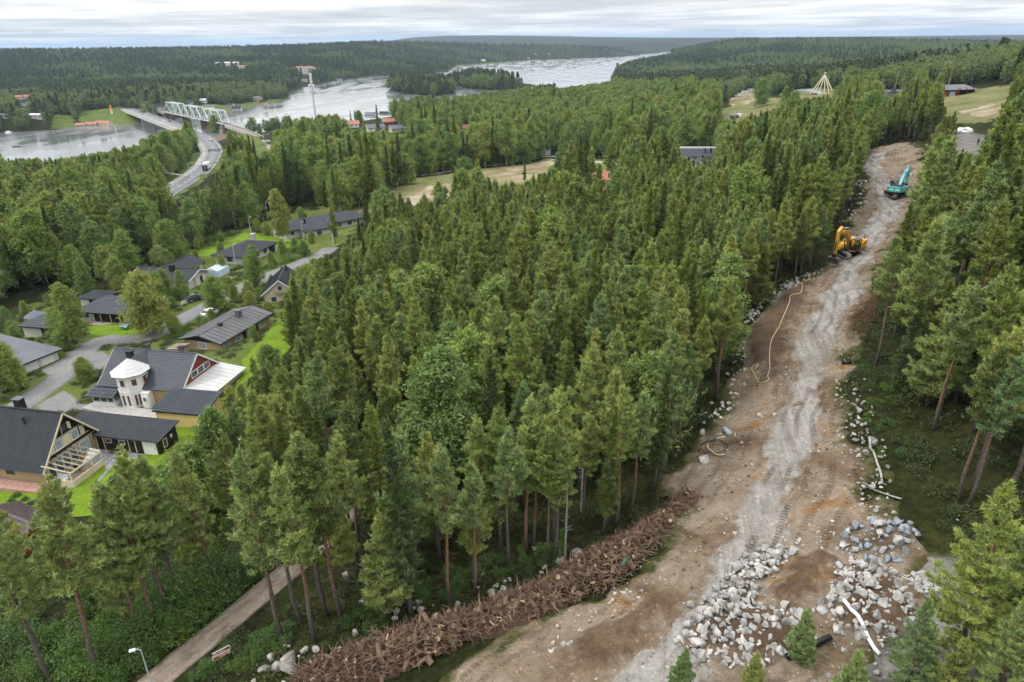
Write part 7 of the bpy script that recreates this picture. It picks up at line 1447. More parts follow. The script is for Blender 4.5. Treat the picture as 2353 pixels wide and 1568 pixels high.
def trail_sign():
    p = G(520, 1548); a = G(500, 1556); d = np.array([1.0, .75]); yaw = math.atan2(.8, 1.0); e = empty('trail_sign', p, yaw, 'brown trail sign with two arrow boards on posts beside the forest track', 'sign'); br = mat('sign_brown', (0.23, 0.065, 0.02), .5)
    e.scale = (.62, .62, 1.0)
    for x in (-.75, .75): m = MB(); m.bx(x - .05, x + .05, -.05, .05, -.4, 2.6); m.build('post', M['brown'], e)
    for z, fl in ((2.25, 1), (1.85, -1)):
        w = 1.05; m = MB(); m.prism([(-w, z), (w, z), (w + .12 * fl, z + .17), (w, z + .34), (-w, z + .34), (-w + .12 * fl, z + .17)], -.11, -.06, 'y'); b = m.build('board', M['white'], e); m = MB(); m.prism([(-w + .04, z + .03), (w - .04, z + .03), (w - .04 + .1 * fl, z + .17), (w - .04, z + .31), (-w + .04, z + .31), (-w + .04 + .1 * fl, z + .17)], -.125, -.112, 'y'); f = m.build('face', br, b)
        for q in range(2): m = MB(); m.bx(-.85 + q * .2 if fl > 0 else .6 + q * .2, -.72 + q * .2 if fl > 0 else .73 + q * .2, -.135, -.126, z + .1, z + .24); m.build('pictogram', M['white'], b)
        m = MB(); m.bx(-.35, .45, -.135, -.126, z + .15, z + .2); m.build('lettering', M['white'], b)
trail_sign()
# dead grey snag and dead spruce poles
def snag(u, v, hgt, label):
    p = G(u, v); r = rng(int(u)); e = empty('dead_snag', p, 0, label, 'tree'); m = MB(); m.tube([(0, 0, -.3), (.05, 0, hgt * .5), (.1, .05, hgt)], [.12, .08, .02], 6); m.build('trunk', M['dead_wood'], e); b = MB()
    for k in range(40): z = hgt * r.uniform(.3, .97); a = r.uniform(0, 6.28); l = r.uniform(.4, 1.1) * (1.15 - z / hgt); b.tube([(0.06, 0, z), (math.cos(a) * l * .6, math.sin(a) * l * .6, z - .05), (math.cos(a) * l, math.sin(a) * l, z + .1)], [.02, .014, .006], 3, False)
    b.build('branches', M['dead_wood'], e)
snag(1298, 1290, 8.5, 'bare grey dead snag with short branches at the wood edge'); snag(1335, 1175, 9, 'dead grey tree with fine twigs among the pines behind the snag'); snag(335, 590, 9, 'dead reddish pine trunk in the dark wood behind the bungalows')
# white bags and small things at the road head
p = G(2212, 305)
for k in range(5):
    q = G(2200 + k * 7, 306 - (k % 2) * 5); o = bpy.data.objects.new('white_bag', rock_mesh(500 + k, M['whitepipe'], 26, (1, .9, .75))); o.location = (q[0], q[1], q[2] + .5); o.scale = (2.2, 2.2, 2.2); tag(link(o), '%s big white bulk bag from the left at the road head' % nums[k], 'bag', 'white bags at the road head')
q = G(2196, 312); person(tuple(top(q)), 2.0, 'person in dark clothes standing beside the white bags', False, 'trouser'); q = G(2246, 335); person(tuple(top(q)), 1.0, 'person in dark clothes standing on the gravel road head', False, 'trouser')
uu, vv = PROJ(MR[:, 0], MR[:, 1], MR[:, 2]); i = int(np.argmin(np.hypot(uu - 345, vv - 262))); q = MR[i, :2] + N_[i] * 6; person((q[0], q[1], MR[i, 2] + .25), 2.2, 'pedestrian in dark clothes on the bridge walkway', False, 'trouser'); i = int(np.argmin(np.hypot(uu - 462, vv - 385))); q = MR[i, :2] + N_[i] * 6; person((q[0], q[1], MR[i, 2] + .25), -1.2, 'pedestrian in a white top on the cycle path by the truck', False, 'white')
# ---- gardens: star paving, pots, bench, tunnels, fences, bins
def gardens():
    # patterned yard of the tower house
    q = GV([(215,935),(360,945),(385,962),(375,975),(190,948)]); m = MB(); z = float(q[:, 2].max()) + .12; m.slab([(a[0], a[1], z) for a in q][::-1], .5); o = m.build('patterned_yard', M['concrete']); tag(o, 'paved yard with rows of cream star tiles before the tower house', kind='structure')
    a = np.array(WP(-58.4, 85.6, 19.7)); d = np.array([math.cos(R(-11)), math.sin(R(-11))]); nrm_ = np.array([-d[1], d[0]]); tm = []
    for s, mm in ((.42, M['cream']), (.26, M['redpole'])): b = MB(); b.prism([(s * (1 if k % 2 else .72) * math.cos(k * math.pi / 6), s * (1 if k % 2 else .72) * math.sin(k * math.pi / 6)) for k in range(12)], 0, .03, 'z'); tm.append(b.mesh('star_tile', mm))
    for j in range(2):
        for i in range(9):
            p = a + d * (i * 1.02 + j * .3) - nrm_ * j * 1.1; b = bpy.data.objects.new('star_tile', tm[0]); b.location = (p[0], p[1], z); b.rotation_euler = (0, 0, i); link(b, o); c = bpy.data.objects.new('star_centre', tm[1]); c.location = (p[0], p[1], z + .012); link(c, b); c.location = (0, 0, .012)
    red = mat('red_flowers', (0.55, 0.02, 0.02), .7, .2, 4); pot = mat('terracotta', (0.33, 0.13, 0.06), .8)
    def pot_at(x, y, z, label, fl=red, par=None):
        e = empty('flower_pot', tuple(loc1(x, y, z)), 0, label, 'flower pot', 'flower pots of the brown house'); b = MB(); b.tube([(0, 0, 0), (0, 0, .35)], [.16, .24], 10); b.build('pot', pot, e); r = rng(int(x * 50)); V = leaves(r, r.normal(size=(30, 3)) * .12 + [0, 0, .48], .14, .04, 4); link(bpy.data.objects.new('blossom', trimesh('blossom', V, fl)), e)
    pot_at(3.6, -2.0, .12, 'red flower pot in the middle of the terrace edge'); pot_at(3.5, -3.6, .12, 'red flower pot at the near end of the terrace'); pot_at(3.4, -.6, .12, 'red flower pot at the far end of the terrace'); pot_at(3.0, 3.2, .05, 'clay pot by the wing wall, nearer the house', M['shrub']); pot_at(4.6, 3.3, .05, 'clay pot by the wing wall, farther from the house', M['shrub'])
    e = empty('garden_bench', tuple(loc1(1.6, -3.6, .12)), R(-12), 'white bench on the terrace of the brown house', 'bench'); 
    for nm, bx in (('seat', (-.75, .75, -.25, .25, .4, .46)), ('backrest', (-.75, .75, .22, .28, .46, .9))): b = MB(); b.bx(*bx); b.build(nm, M['whiteboard'], e)
    for x in (-.65, .65): b = MB(); b.bx(x - .04, x + .04, -.22, .22, 0, .4); b.build('leg', M['whiteboard'], e)
    e = empty('garden_table', tuple(loc1(2.0, -1.2, .12)), R(-12), 'dark table on the terrace under the glass roof', 'table'); b = MB(); b.cyl((0, 0, .68), (0, 0, .73), .6, n=14); b.build('table_top', M['brown'], e); b = MB(); b.cyl((0, 0, 0), (0, 0, .68), .06, n=6); b.build('leg', M['brown'], e)
    # vegetable tunnels
    for k in range(6):
        p = GV([(448 + (k % 3) * 15, 1030 + (k // 3) * 16)])[0]; e = empty('crop_tunnel', (p[0], p[1], p[2] + .12), R(-12), 'white hoop of the %s vegetable bed beyond the brown wing' % nums[k], 'crop tunnel', 'vegetable beds'); b = MB(); b.bx(-1.3, 1.3, -.45, .45, -.2, .12); b.build('bed', M['bank'], e)
        for x in (-1.1, 0, 1.1): b = MB(); b.tube([(x, .45 * math.cos(t), .1 + .5 * math.sin(t)) for t in np.linspace(0, math.pi, 9)], .03, 5); b.build('hoop', M['white'], e)
        r = rng(k); link(bpy.data.objects.new('seedlings', trimesh('seedlings', leaves(r, np.stack([r.uniform(-1.2, 1.2, 50), r.uniform(-.35, .35, 50), np.full(50, .2)], -1), .16, .05, 4), M['shrub'])), e)
    for u, v, lab, c in ((212, 870, 'green wheelie bin by the garage yard', 'greenpipe'), (711, 583, 'dark wheelie bin at the bungalow drive', 'greenpipe'), (832, 520, 'black rubbish bin at the end of the long bungalow', 'blackpipe')):
        p = G(u, v); e = empty('wheelie_bin', (p[0], p[1], p[2] + .13), .5, lab, 'bin'); b = MB(); b.prism([(-.3, .1), (.28, .1), (.36, 1.0), (-.36, 1.0)], -.3, .3, 'y'); b.build('body', M[c], e); b = MB(); b.box((0, 0, 1.04), (.78, .66, .07), ry=R(-4)); b.build('lid', M[c], e); b = MB(); b.cyl((-.28, -.32, .12), (-.28, .32, .12), .12, n=8); b.build('wheel', M['tyre'], e)
    p = loc1(12.3, 5.0); e = empty('wheelbarrow', tuple(p), R(20), 'green wheelbarrow at the end of the brown wing', 'wheelbarrow'); b = MB(); b.add([(-.45, -.3, .3), (.4, -.22, .25), (.4, .22, .25), (-.45, .3, .3), (-.6, -.4, .65), (.6, -.35, .6), (.6, .35, .6), (-.6, .4, .65)], [(0, 1, 2, 3), (0, 4, 5, 1), (1, 5, 6, 2), (2, 6, 7, 3), (3, 7, 4, 0)]); b.build('tray', M['greenpipe'], e); b = MB(); b.cyl((.65, -.05, .2), (.65, .05, .2), .2, n=10); b.build('wheel', M['tyre'], e)
    for s in (-1, 1): b = MB(); b.bar((.65, s * .1, .2), (-1.1, s * .32, .6), .05); b.build('handle', M['wood'], e); b = MB(); b.bar((-.4, s * .3, .35), (-.45, s * .3, 0), .05); b.build('leg', M['wood'], e)
    # picket fences
    def fence(a, b, label, hgt=1.0, m=M['white'], sp=.32):
        pa, pb = G(*a), G(*b); d = pb - pa; L_ = float(np.hypot(d[0], d[1])); e = empty('picket_fence', pa, math.atan2(d[1], d[0]), label, 'fence'); pm = MB().bx(-.09, .09, -.03, .0, 0, hgt).mesh('picket', m)
        sl = (pb[2] - pa[2]) / max(L_, .1)
        for k in range(int(L_ / sp)): o = bpy.data.objects.new('picket', pm); o.location = (k * sp, 0, k * sp * sl); link(o, e)
        for z in (.25, .75): q = MB(); q.bar((0, .03, z), (L_, .03, z + sl * L_), .05, .09); q.build('rail', m, e)
    fence((418, 702), (456, 690), 'white picket fence along the street before the dark bungalow'); fence((515, 655), (535, 643), 'short white picket fence beside the light green tree'); fence((560, 738), (575, 728), 'wooden fence behind the long brick bungalow', 1.3, M['wood'], .2); fence((410, 1248), (445, 1232), 'leaning pale wooden fence in the bushes below the lawn', 1.3, M['cream'], .3)
    e = empty('garden_arch', G(662, 568), 0.5, 'white garden frame before the long bungalow', 'frame')
    for x in (-1, 1): b = MB(); b.bar((x, 0, 0), (x, 0, 1.6), .1); b.build('post', M['white'], e)
    for s in (-1, 1): b = MB(); b.bar((s * 1.1, 0, 1.6), (0, 0, 2.1), .1); b.build('rafter', M['white'], e)
    e = empty('blue_tent', G(500, 632), R(-12), 'pale blue garden tent between two bungalows', 'tent'); b = MB(); b.prism([(-2, 0), (2, 0), (1.9, 1.8), (0, 2.5), (-1.9, 1.8)], -2.4, 2.4, 'y'); b.build('canopy', M['bluewall'], e); b = MB(); b.bar((0, -2.5, 2.5), (0, 2.5, 2.5), .06); b.build('ridge_pole', M['white'], e)
    e = empty('satellite_dish', G(470, 622, 0), .4, 'black satellite dish on a post behind the dark bungalow', 'dish'); b = MB(); b.tube([(0, 0, 2.2), (.2, 0, 2.25), (.35, 0, 2.3)], [.2, .5, .75], 12, False); b.build('dish', M['black'], e); b = MB(); b.cyl((0, 0, -.3), (0, 0, 2.25), .05, n=6); b.build('post', M['black'], e)
gardens()
# ------------------------------------------------------------ the woods
TREES = []   # kind, variant, x, y, z, scale, rot, manual
def add_tree(kind, x, y, hgt=None, var=None, r=None, manual=False, sz=1.0):
    r = r or rng(int(abs(x * 131 + y * 977)) + 7)
    Hs = {'pine': PINEH, 'spruce': SPRUCEH, 'birch': BIRCHH}[kind]
    var = int(r.integers(min(8, len(Hs)))) if var is None else var
    s = (hgt / Hs[var]) if hgt else r.uniform(0.72, 1.15) * sz
    TREES.append([kind, var, x, y, 0.0, s, r.uniform(0, 6.283), manual])
def tree_at(kind, u, v, hgt, var=None): p = G(u, v); add_tree(kind, p[0], p[1], hgt, var, None, True)
def scatter(poly, sp, mix, seed, sz=1.0, thin=0.0, jit=0.42):
    r = rng(seed); poly = np.asarray(poly); x0, y0 = poly.min(0); x1, y1 = poly.max(0)
    X, Y = np.meshgrid(np.arange(x0, x1, sp), np.arange(y0, y1, sp)); X = X + (np.arange(X.shape[0])[:, None] % 2) * sp * 0.5
    X = (X + r.uniform(-jit, jit, X.shape) * sp).ravel(); Y = (Y + r.uniform(-jit, jit, Y.shape) * sp).ravel()
    ok = inpoly(X, Y, poly) & (r.random(len(X)) > thin)
    for P in CLEAR: ok &= ~inpoly(X, Y, P)
    X, Y = X[ok], Y[ok]; kinds = list(mix); w = np.cumsum([mix[k] for k in kinds]); w = w / w[-1]; q = r.random(len(X))
    for x, y, a in zip(X, Y, q): add_tree(kinds[int(np.searchsorted(w, a))], x, y, r=r, sz=sz)
def P_main(): return GP([(650,1275),(690,1430),(760,1470),(900,1430),(1000,1400),(1130,1320),(1300,1270),(1440,1200),(1490,1130),(1550,1070),(1600,985),(1650,930),(1685,860),(1695,790),(1760,695),(1865,622),(1915,560),(1950,500),(1975,420),(1985,350),(2050,325),(2110,325),(2150,345),(2185,320),(2180,285),(2100,262),(1960,280),(1850,300),(1750,340),(1680,400),(1560,440),(1480,470),(1380,490),(1280,480),(1180,520),(1050,540),(900,560),(790,575),(760,610),(700,640),(680,760),(668,840),(600,880),(560,940),(510,1000),(505,1070),(560,1150),(620,1190)])
scatter(P_main(), 3.05, {'pine': 0.81, 'spruce': 0.15, 'birch': 0.04}, 1, 0.95)
scatter(GP([(2085,510),(2055,570),(2005,640),(1985,690),(1970,790),(1990,870),(2060,900),(2090,1000),(2130,1120),(2180,1170),(2300,1150),(2450,1200),(2700,1000),(2800,600),(2700,400),(2400,330),(2310,340),(2250,400),(2180,400),(2140,450)]), 3.4, {'pine': 0.76, 'spruce': 0.24}, 2, 1.05)
scatter(GP([(1960,820),(1990,1000),(2080,1120),(2120,1100),(2070,900),(1990,840)]), 6.5, {'pine': 0.8, 'spruce': 0.2}, 3)
scatter(GP([(2290,300),(2310,340),(2420,330),(2700,330),(2700,220),(2353,215),(2310,255)]), 4.2, {'pine': 0.9, 'spruce': 0.1}, 4)
# dark wood behind the houses on the left
scatter(GP([(-150,760),(0,705),(60,672),(200,655),(290,625),(420,565),(480,550),(570,520),(600,500),(650,480),(725,462),(735,440),(700,405),(650,390),(600,420),(470,440),(390,480),(300,470),(330,440),(200,420),(0,430),(-300,440),(-500,560)]), 3.8, {'pine': 0.55, 'spruce': 0.22, 'birch': 0.23}, 5, 1.25)
# trees on the near bank left of the road
scatter(GP([(270,415),(330,395),(400,360),(440,330),(455,345),(455,370),(420,400),(370,425),(310,440)]), 4.6, {'birch': 0.85, 'spruce': 0.1, 'pine': 0.05}, 6, 1.15)
scatter(GP([(-300,405),(0,402),(150,392),(330,372),(330,400),(200,425),(0,435),(-300,445)]), 5.0, {'birch': 0.75, 'pine': 0.2, 'spruce': 0.05}, 7, 1.0)
# between railway, road and the lot
scatter(GP([(500,400),(560,385),(600,410),(640,395),(650,360),(690,350),(780,340),(900,345),(1000,352),(1100,360),(1180,365),(1100,378),(1000,393),(850,405),(760,425),(740,455),(600,430),(520,430)]), 5.4, {'spruce': 0.3, 'pine': 0.15, 'birch': 0.55}, 8, 1.2)
scatter(GP([(650,330),(700,312),(800,290),(900,276),(1050,258),(1180,244),(1290,228),(1400,200),(1450,215),(1600,215),(1650,240),(1640,290),(1600,330),(1500,350),(1420,362),(1330,360),(1240,345),(1150,355),(1000,345),(800,335)]), 5.8, {'birch': 0.8, 'spruce': 0.1, 'pine': 0.1}, 9, 1.12)
scatter(GP([(1560,365),(1480,358),(1600,330),(1650,300),(1700,290),(1800,270),(1850,240),(1990,240),(2130,245),(2180,282),(2100,260),(1960,278),(1850,298),(1750,338),(1680,380)]), 4.8, {'pine': 0.45, 'birch': 0.47, 'spruce': 0.08}, 10)
scatter(GP([(300,1560),(400,1470),(500,1390),(600,1310),(560,1230),(450,1120),(380,1150),(300,1190),(200,1220),(60,1230),(-60,1250),(-200,1400),(-200,1600)]), 6.2, {'pine': 1.0}, 11, 0.98, 0.3)
scatter(GP([(1000,545),(1180,520),(1280,480),(1250,440),(1180,455),(1080,470),(980,490),(900,505),(870,560)]), 5.5, {'birch': 0.6, 'pine': 0.4}, 13)
scatter(GP([(60,760),(170,770),(160,830),(60,780)]), 6, {'birch': 1}, 14, .8); scatter(GP([(330,690),(420,655),(470,670),(380,730),(320,740)]), 6, {'birch': .8, 'spruce': .2}, 15, .5); scatter(GP([(500,600),(640,560),(660,600),(560,650)]), 7, {'birch': 1}, 16, .5); scatter(GP([(-50,900),(60,890),(70,930),(-20,960)]), 5, {'birch': .7, 'pine': .3}, 17, .8)
scatter(GP([(200,690),(300,640),(430,570),(480,555),(440,600),(330,660),(250,700)]), 5, {'pine': .5, 'birch': .5}, 18, 0.8)
scatter(GP([(745,446),(850,424),(1000,404),(1120,390),(1240,372),(1240,350),(1100,350),(900,356),(750,396)]), 4.8, {'birch': .78, 'spruce': .22}, 19, 1.2)
scatter(GP([(740,470),(820,450),(900,428),(960,415),(900,445),(830,480),(770,500)]), 4.5, {'spruce': .6, 'birch': .4}, 20, 1.15)
scatter(GP([(1215,505),(1300,462),(1380,444),(1460,438),(1560,424),(1600,432),(1560,452),(1450,492),(1300,525)]), 3.3, {'pine': .85, 'spruce': .15}, 21, 1.12)
def garden_trees():
    r = rng(91); P = GP([(0,900),(0,760),(80,705),(240,685),(320,640),(440,580),(600,525),(700,500),(780,545),(690,640),(660,740),(600,800),(420,770),(250,800),(160,850)]); x0, y0 = P.min(0); x1, y1 = P.max(0); X = r.uniform(x0, x1, 700); Y = r.uniform(y0, y1, 700); ok = inpoly(X, Y, P); got = []
    for Q in CLEAR: ok &= ~inpoly(X, Y, Q)
    for x, y in zip(X[ok], Y[ok]):
        if any((x - a) ** 2 + (y - b) ** 2 < 25 for a, b in got): continue
        got.append((x, y)); add_tree('birch', x, y, r.uniform(2.5, 5.2), (2, 4, 0)[int(r.integers(3))], r, True)
        if len(got) >= 60: break
garden_trees()
# far woods: density falls with distance
FARPTS = []
def far_zone():
    r = rng(12); pts = []
    D = 330.0
    while D < 4200:
        s = max(6.0, D / 135.0); n = int(1.75 * D / s)
        a = np.linspace(-0.80, 0.80, n) + r.uniform(-0.5, 0.5, n) * s / D; q = D + r.uniform(-0.5, 0.5, n) * s
        pts.append(np.stack([np.sin(a) * q, np.cos(a) * q, np.full(n, s)], -1)); D += s * 0.9
    P = np.concatenate(pts); x, y = P[:, 0], P[:, 1]; ok = np.ones(len(P), bool)
    near = np.zeros(len(P), bool)
    uu, vv = PROJ(x, y, H(x, y) * 1.0)
    for Q in (RIVER, POND): 
        ins = inpoly(x, y, Q)
        for I in ISL: ins &= ~inpoly(x, y, I)
        ok &= ~ins; ok &= ~((pdist(x, y, Q) < 3) & ~ins)
    for Q in CLEAR + FARCLEAR: ok &= ~inpoly(x, y, Q)
    # the near side of the river is filled by the zones above
    nearside = GP([(-600,440),(0,402),(150,392),(330,372),(450,330),(530,303),(600,312),(690,303),(800,284),(900,270),(1050,252),(1180,238),(1280,222),(1340,212),(1400,205)])
    poly = np.concatenate([nearside, GP([(1450,215),(1600,215),(1650,240),(1700,230),(1800,215),(1900,205),(2050,210),(2200,205),(2300,190),(2353,215),(2700,230),(2900,500)]), [[200, 0], [-400, 0]]])
    ok &= ~inpoly(x, y, poly)
    P = P[ok]; return P
FARCLEAR = []
def visible_size(t):
    d = math.sqrt(t[2] ** 2 + t[3] ** 2 + (CAMZ - t[4]) ** 2); return t[5] / d
LAND = []   # (phrase, x, y, z) landmarks for the labels
def finish_forest():
    T = TREES
    xy = np.array([[t[2], t[3]] for t in T]); z = H(xy[:, 0], xy[:, 1])
    for t, zz in zip(T, z): t[4] = zz
    hh = np.array([{'pine': PINEH, 'spruce': SPRUCEH, 'birch': BIRCHH}[t[0]][t[1]] * t[5] for t in T])
    man = np.array([t[7] for t in T]); drop = np.zeros(len(T), bool)
    rad = np.array([{'pine': 1.5, 'spruce': 1.3, 'birch': 2.0}[t[0]] for t in T])
    dist = np.hypot(xy[:, 0], xy[:, 1])
    for poly, far in KEEP:       # gardens, streets and roofs that no wood tree hides
        for f in (0.35, 0.55, 0.75, 0.97):
            for sx in (-1, 0, 1):
                w = sx * rad * (1.0 if f < 0.9 else 0.2)
                u, v = PROJ(xy[:, 0] + w, xy[:, 1], z + hh * f); drop |= inpoly(u, v, poly) & (dist < far)
    for P in CLEAR: drop |= inpoly(xy[:, 0], xy[:, 1], P)
    bu, bv = PROJ(xy[:, 0], xy[:, 1], z); drop |= inpoly(bu, bv, np.array([(640, 1240), (700, 1480), (1000, 1420), (1300, 1290), (1480, 1180), (1560, 1060), (1480, 1060), (1250, 1180), (900, 1250)], float)) & (rng(4).random(len(T)) < np.where([t[0] == 'pine' for t in T], .45, 1.0))
    drop &= ~man; u, v = PROJ(xy[:, 0], xy[:, 1], z + hh * 0.6); ub, vb = PROJ(xy[:, 0], xy[:, 1], z); ut, vt = PROJ(xy[:, 0], xy[:, 1], z + hh)
    inview = (u > -30) & (u < 2385) & (vb > 60) & (vt < 1580)
    far_out = (u < -500) | (u > 2900)
    order = np.argsort([-visible_size(t) for t in T]); count = {}; pick = []; rest = []
    for i in order:
        if drop[i]: continue
        if inview[i] and count.get(T[i][0], 0) < 300: count[T[i][0]] = count.get(T[i][0], 0) + 1; pick.append(i)
        elif not far_out[i]: rest.append(i)
    print('TREES', len(T), 'dropped', int(drop.sum()), 'things', count, 'stuff', len(rest))
    src = {'pine': PINES, 'spruce': SPRUCES, 'birch': BIRCHES}
    NAME = {'pine': 'pine_tree', 'spruce': 'spruce_tree', 'birch': 'birch_tree'}
    WORD = {'pine': 'Scots pine', 'spruce': 'spruce', 'birch': 'birch'}
    L = np.array([[a[1], a[2]] for a in LAND]); seen = {}
    near = []
    for i in pick:
        d = np.hypot(L[:, 0] - xy[i, 0], L[:, 1] - xy[i, 1]); j = int(np.argmin(d)); near.append((d[j], i, j))
    first = {}
    for d, i, j in sorted(near):
        k, var, x, y, zz, s, rot, _ = T[i]
        dx = x - LAND[j][1]; dy = y - LAND[j][2]
        side = ('right of' if dx > 0 else 'left of') if abs(dx) > abs(dy) else ('beyond' if dy > 0 else 'in front of')
        key = (k, j, side); c = seen.get(key, 0); seen[key] = c + 1
        size = 'tall ' if hh[i] > 16 else ('small ' if hh[i] < 11 else '')
        lab = '%s%s, %snearest %s %s %s' % (size, WORD[k], ordinal(c), k, side, LAND[j][0])
        e = empty(NAME[k], (x, y, zz), rot, lab, 'tree', {'pine': 'pines of the wood', 'spruce': 'spruces among the pines', 'birch': 'birches of the wood'}[k])
        e.scale = (s, s, s); e.rotation_euler = (0.03 * math.sin(x * 7.1), 0.03 * math.sin(y * 5.3), rot)
        a = link(bpy.data.objects.new('trunk', src[k][var][0]), e); b = link(bpy.data.objects.new('crown', src[k][var][1]), e)
        first.setdefault((k, var), (a, b))
    for k in ('pine', 'spruce', 'birch'):
        ids = [i for i in rest if T[i][0] == k and (k, T[i][1]) in first]
        if ids:
            vs = sorted({T[i][1] for i in ids})
            gn_scatter({'pine': 'pine_forest', 'spruce': 'spruce_forest', 'birch': 'birch_forest'}[k], [(T[i][2], T[i][3], T[i][4], T[i][5], T[i][6], vs.index(T[i][1])) for i in ids], [first[(k, v)] for v in vs],
                       {'pine': 'dense green mass of pines of the wood beyond the nearest ones', 'spruce': 'scattered dark spruces deeper in the woods', 'birch': 'mass of light green birches deeper in the woods'}[k])
    # the far woods over the river and up to the hills
    FP_ = far_zone(); x, y, s = FP_.T; zz = H(x, y); r = rng(77)
    u, v = PROJ(x, y, zz + 9); D = np.hypot(x, y)
    ok = np.ones(len(x), bool)
    for poly, far in KEEP:
        for f in (4, 9, 14):
            uu, vv = PROJ(x, y, zz + f); ok &= ~(inpoly(uu, vv, poly) & (D < far))
    x, y, s, zz, u, D = x[ok], y[ok], s[ok], zz[ok], u[ok], D[ok]
    leafy = noise2(x, y, 130, 5) + 0.35 * noise2(x, y, 40, 6)
    pl = np.where((D < 1250) & (u < 1250), 0.42, np.where(u > 1380, 0.6, 0.82)); isB = leafy + r.normal(size=len(x)) * 0.14 > pl
    sc_ = np.where(D > 1300, np.minimum(1.0, 0.95 + (D - 1300) / 9000), 1.0) * r.uniform(0.68, 1.15, len(x))
    for I_ in ISL: sc_ = np.where(inpoly(x, y, I_), sc_ * 1.45, sc_)
    for nm, sel, meshes, lab in (('distant_conifer_forest', ~isB, FAR_C, 'dark blue-green conifer forest covering the land to the far hills'), ('distant_birch_forest', isB, FAR_B, 'paler leafy woods on both banks of the river')):
        I = np.where(sel)[0]; near = I[np.argsort(D[I])]
        # the nearest few in view stand as trees of their own
        k3 = [i for i in near if 60 < u[i] < 2300][:3]; srcs = []
        for q, i in enumerate(k3):
            e = empty(['fir_tree', 'rowan_tree'][int(isB[i])], (x[i], y[i], zz[i]), 0, ['dark fir, %snearest at the edge of the distant woods', 'leafy rowan, %snearest at the edge of the distant woods'][int(isB[i])] % ordinal(q), 'tree', ['firs edging the distant woods', 'rowans edging the distant woods'][int(isB[i])])
            srcs.append((link(bpy.data.objects.new('trunk', FAR_T), e), link(bpy.data.objects.new('crown', meshes[q]), e)))
        I = [i for i in I if i not in k3]
        gn_scatter(nm, [(x[i], y[i], zz[i] - 0.5, sc_[i], r.uniform(0, 6.283), int(r.integers(3))) for i in I], srcs, lab)
        print(nm, len(I))
def gn_scatter(name, pts, srcs, label):
    P = np.array(pts, np.float32); me = bpy.data.meshes.new(name); me.vertices.add(len(P)); me.vertices.foreach_set('co', P[:, :3].ravel())
    for nm, c, ty in (('size', 3, 'FLOAT'), ('turn', 4, 'FLOAT')):
        me.attributes.new(nm, ty, 'POINT').data.foreach_set('value', P[:, c].copy())
    me.attributes.new('kindex', 'INT', 'POINT').data.foreach_set('value', P[:, 5].astype(np.int32))
    o = link(bpy.data.objects.new(name, me)); tag(o, label, kind='stuff')
    ng = bpy.data.node_groups.new(name, 'GeometryNodeTree'); ng.interface.new_socket('Geometry', in_out='INPUT', socket_type='NodeSocketGeometry'); ng.interface.new_socket('Geometry', in_out='OUTPUT', socket_type='NodeSocketGeometry')
    gi = ng.nodes.new('NodeGroupInput'); go = ng.nodes.new('NodeGroupOutput'); Lk = ng.links.new
    inst = ng.nodes.new('GeometryNodeInstanceOnPoints'); inst.inputs['Pick Instance'].default_value = True
    jn = ng.nodes.new('GeometryNodeJoinGeometry')
    for tr, cr in reversed(srcs):
        j2 = ng.nodes.new('GeometryNodeJoinGeometry')
        for ob in (tr, cr):
            oi = ng.nodes.new('GeometryNodeObjectInfo'); oi.transform_space = 'ORIGINAL'; oi.inputs['Object'].default_value = ob; oi.inputs['As Instance'].default_value = False
            Lk(oi.outputs['Geometry'], j2.inputs[0])
        g2 = ng.nodes.new('GeometryNodeGeometryToInstance'); Lk(j2.outputs[0], g2.inputs[0]); Lk(g2.outputs[0], jn.inputs[0])
    def attr(nm, ty):
        a = ng.nodes.new('GeometryNodeInputNamedAttribute'); a.data_type = ty; a.inputs[0].default_value = nm; return a.outputs['Attribute']
    Lk(gi.outputs[0], inst.inputs['Points']); Lk(jn.outputs[0], inst.inputs['Instance']); Lk(attr('kindex', 'INT'), inst.inputs['Instance Index'])
    cx = ng.nodes.new('ShaderNodeCombineXYZ'); Lk(attr('turn', 'FLOAT'), cx.inputs[2]); Lk(cx.outputs[0], inst.inputs['Rotation']); Lk(attr('size', 'FLOAT'), inst.inputs['Scale'])
    Lk(inst.outputs[0], go.inputs[0])
    o.modifiers.new('scatter', 'NODES').node_group = ng
    return o
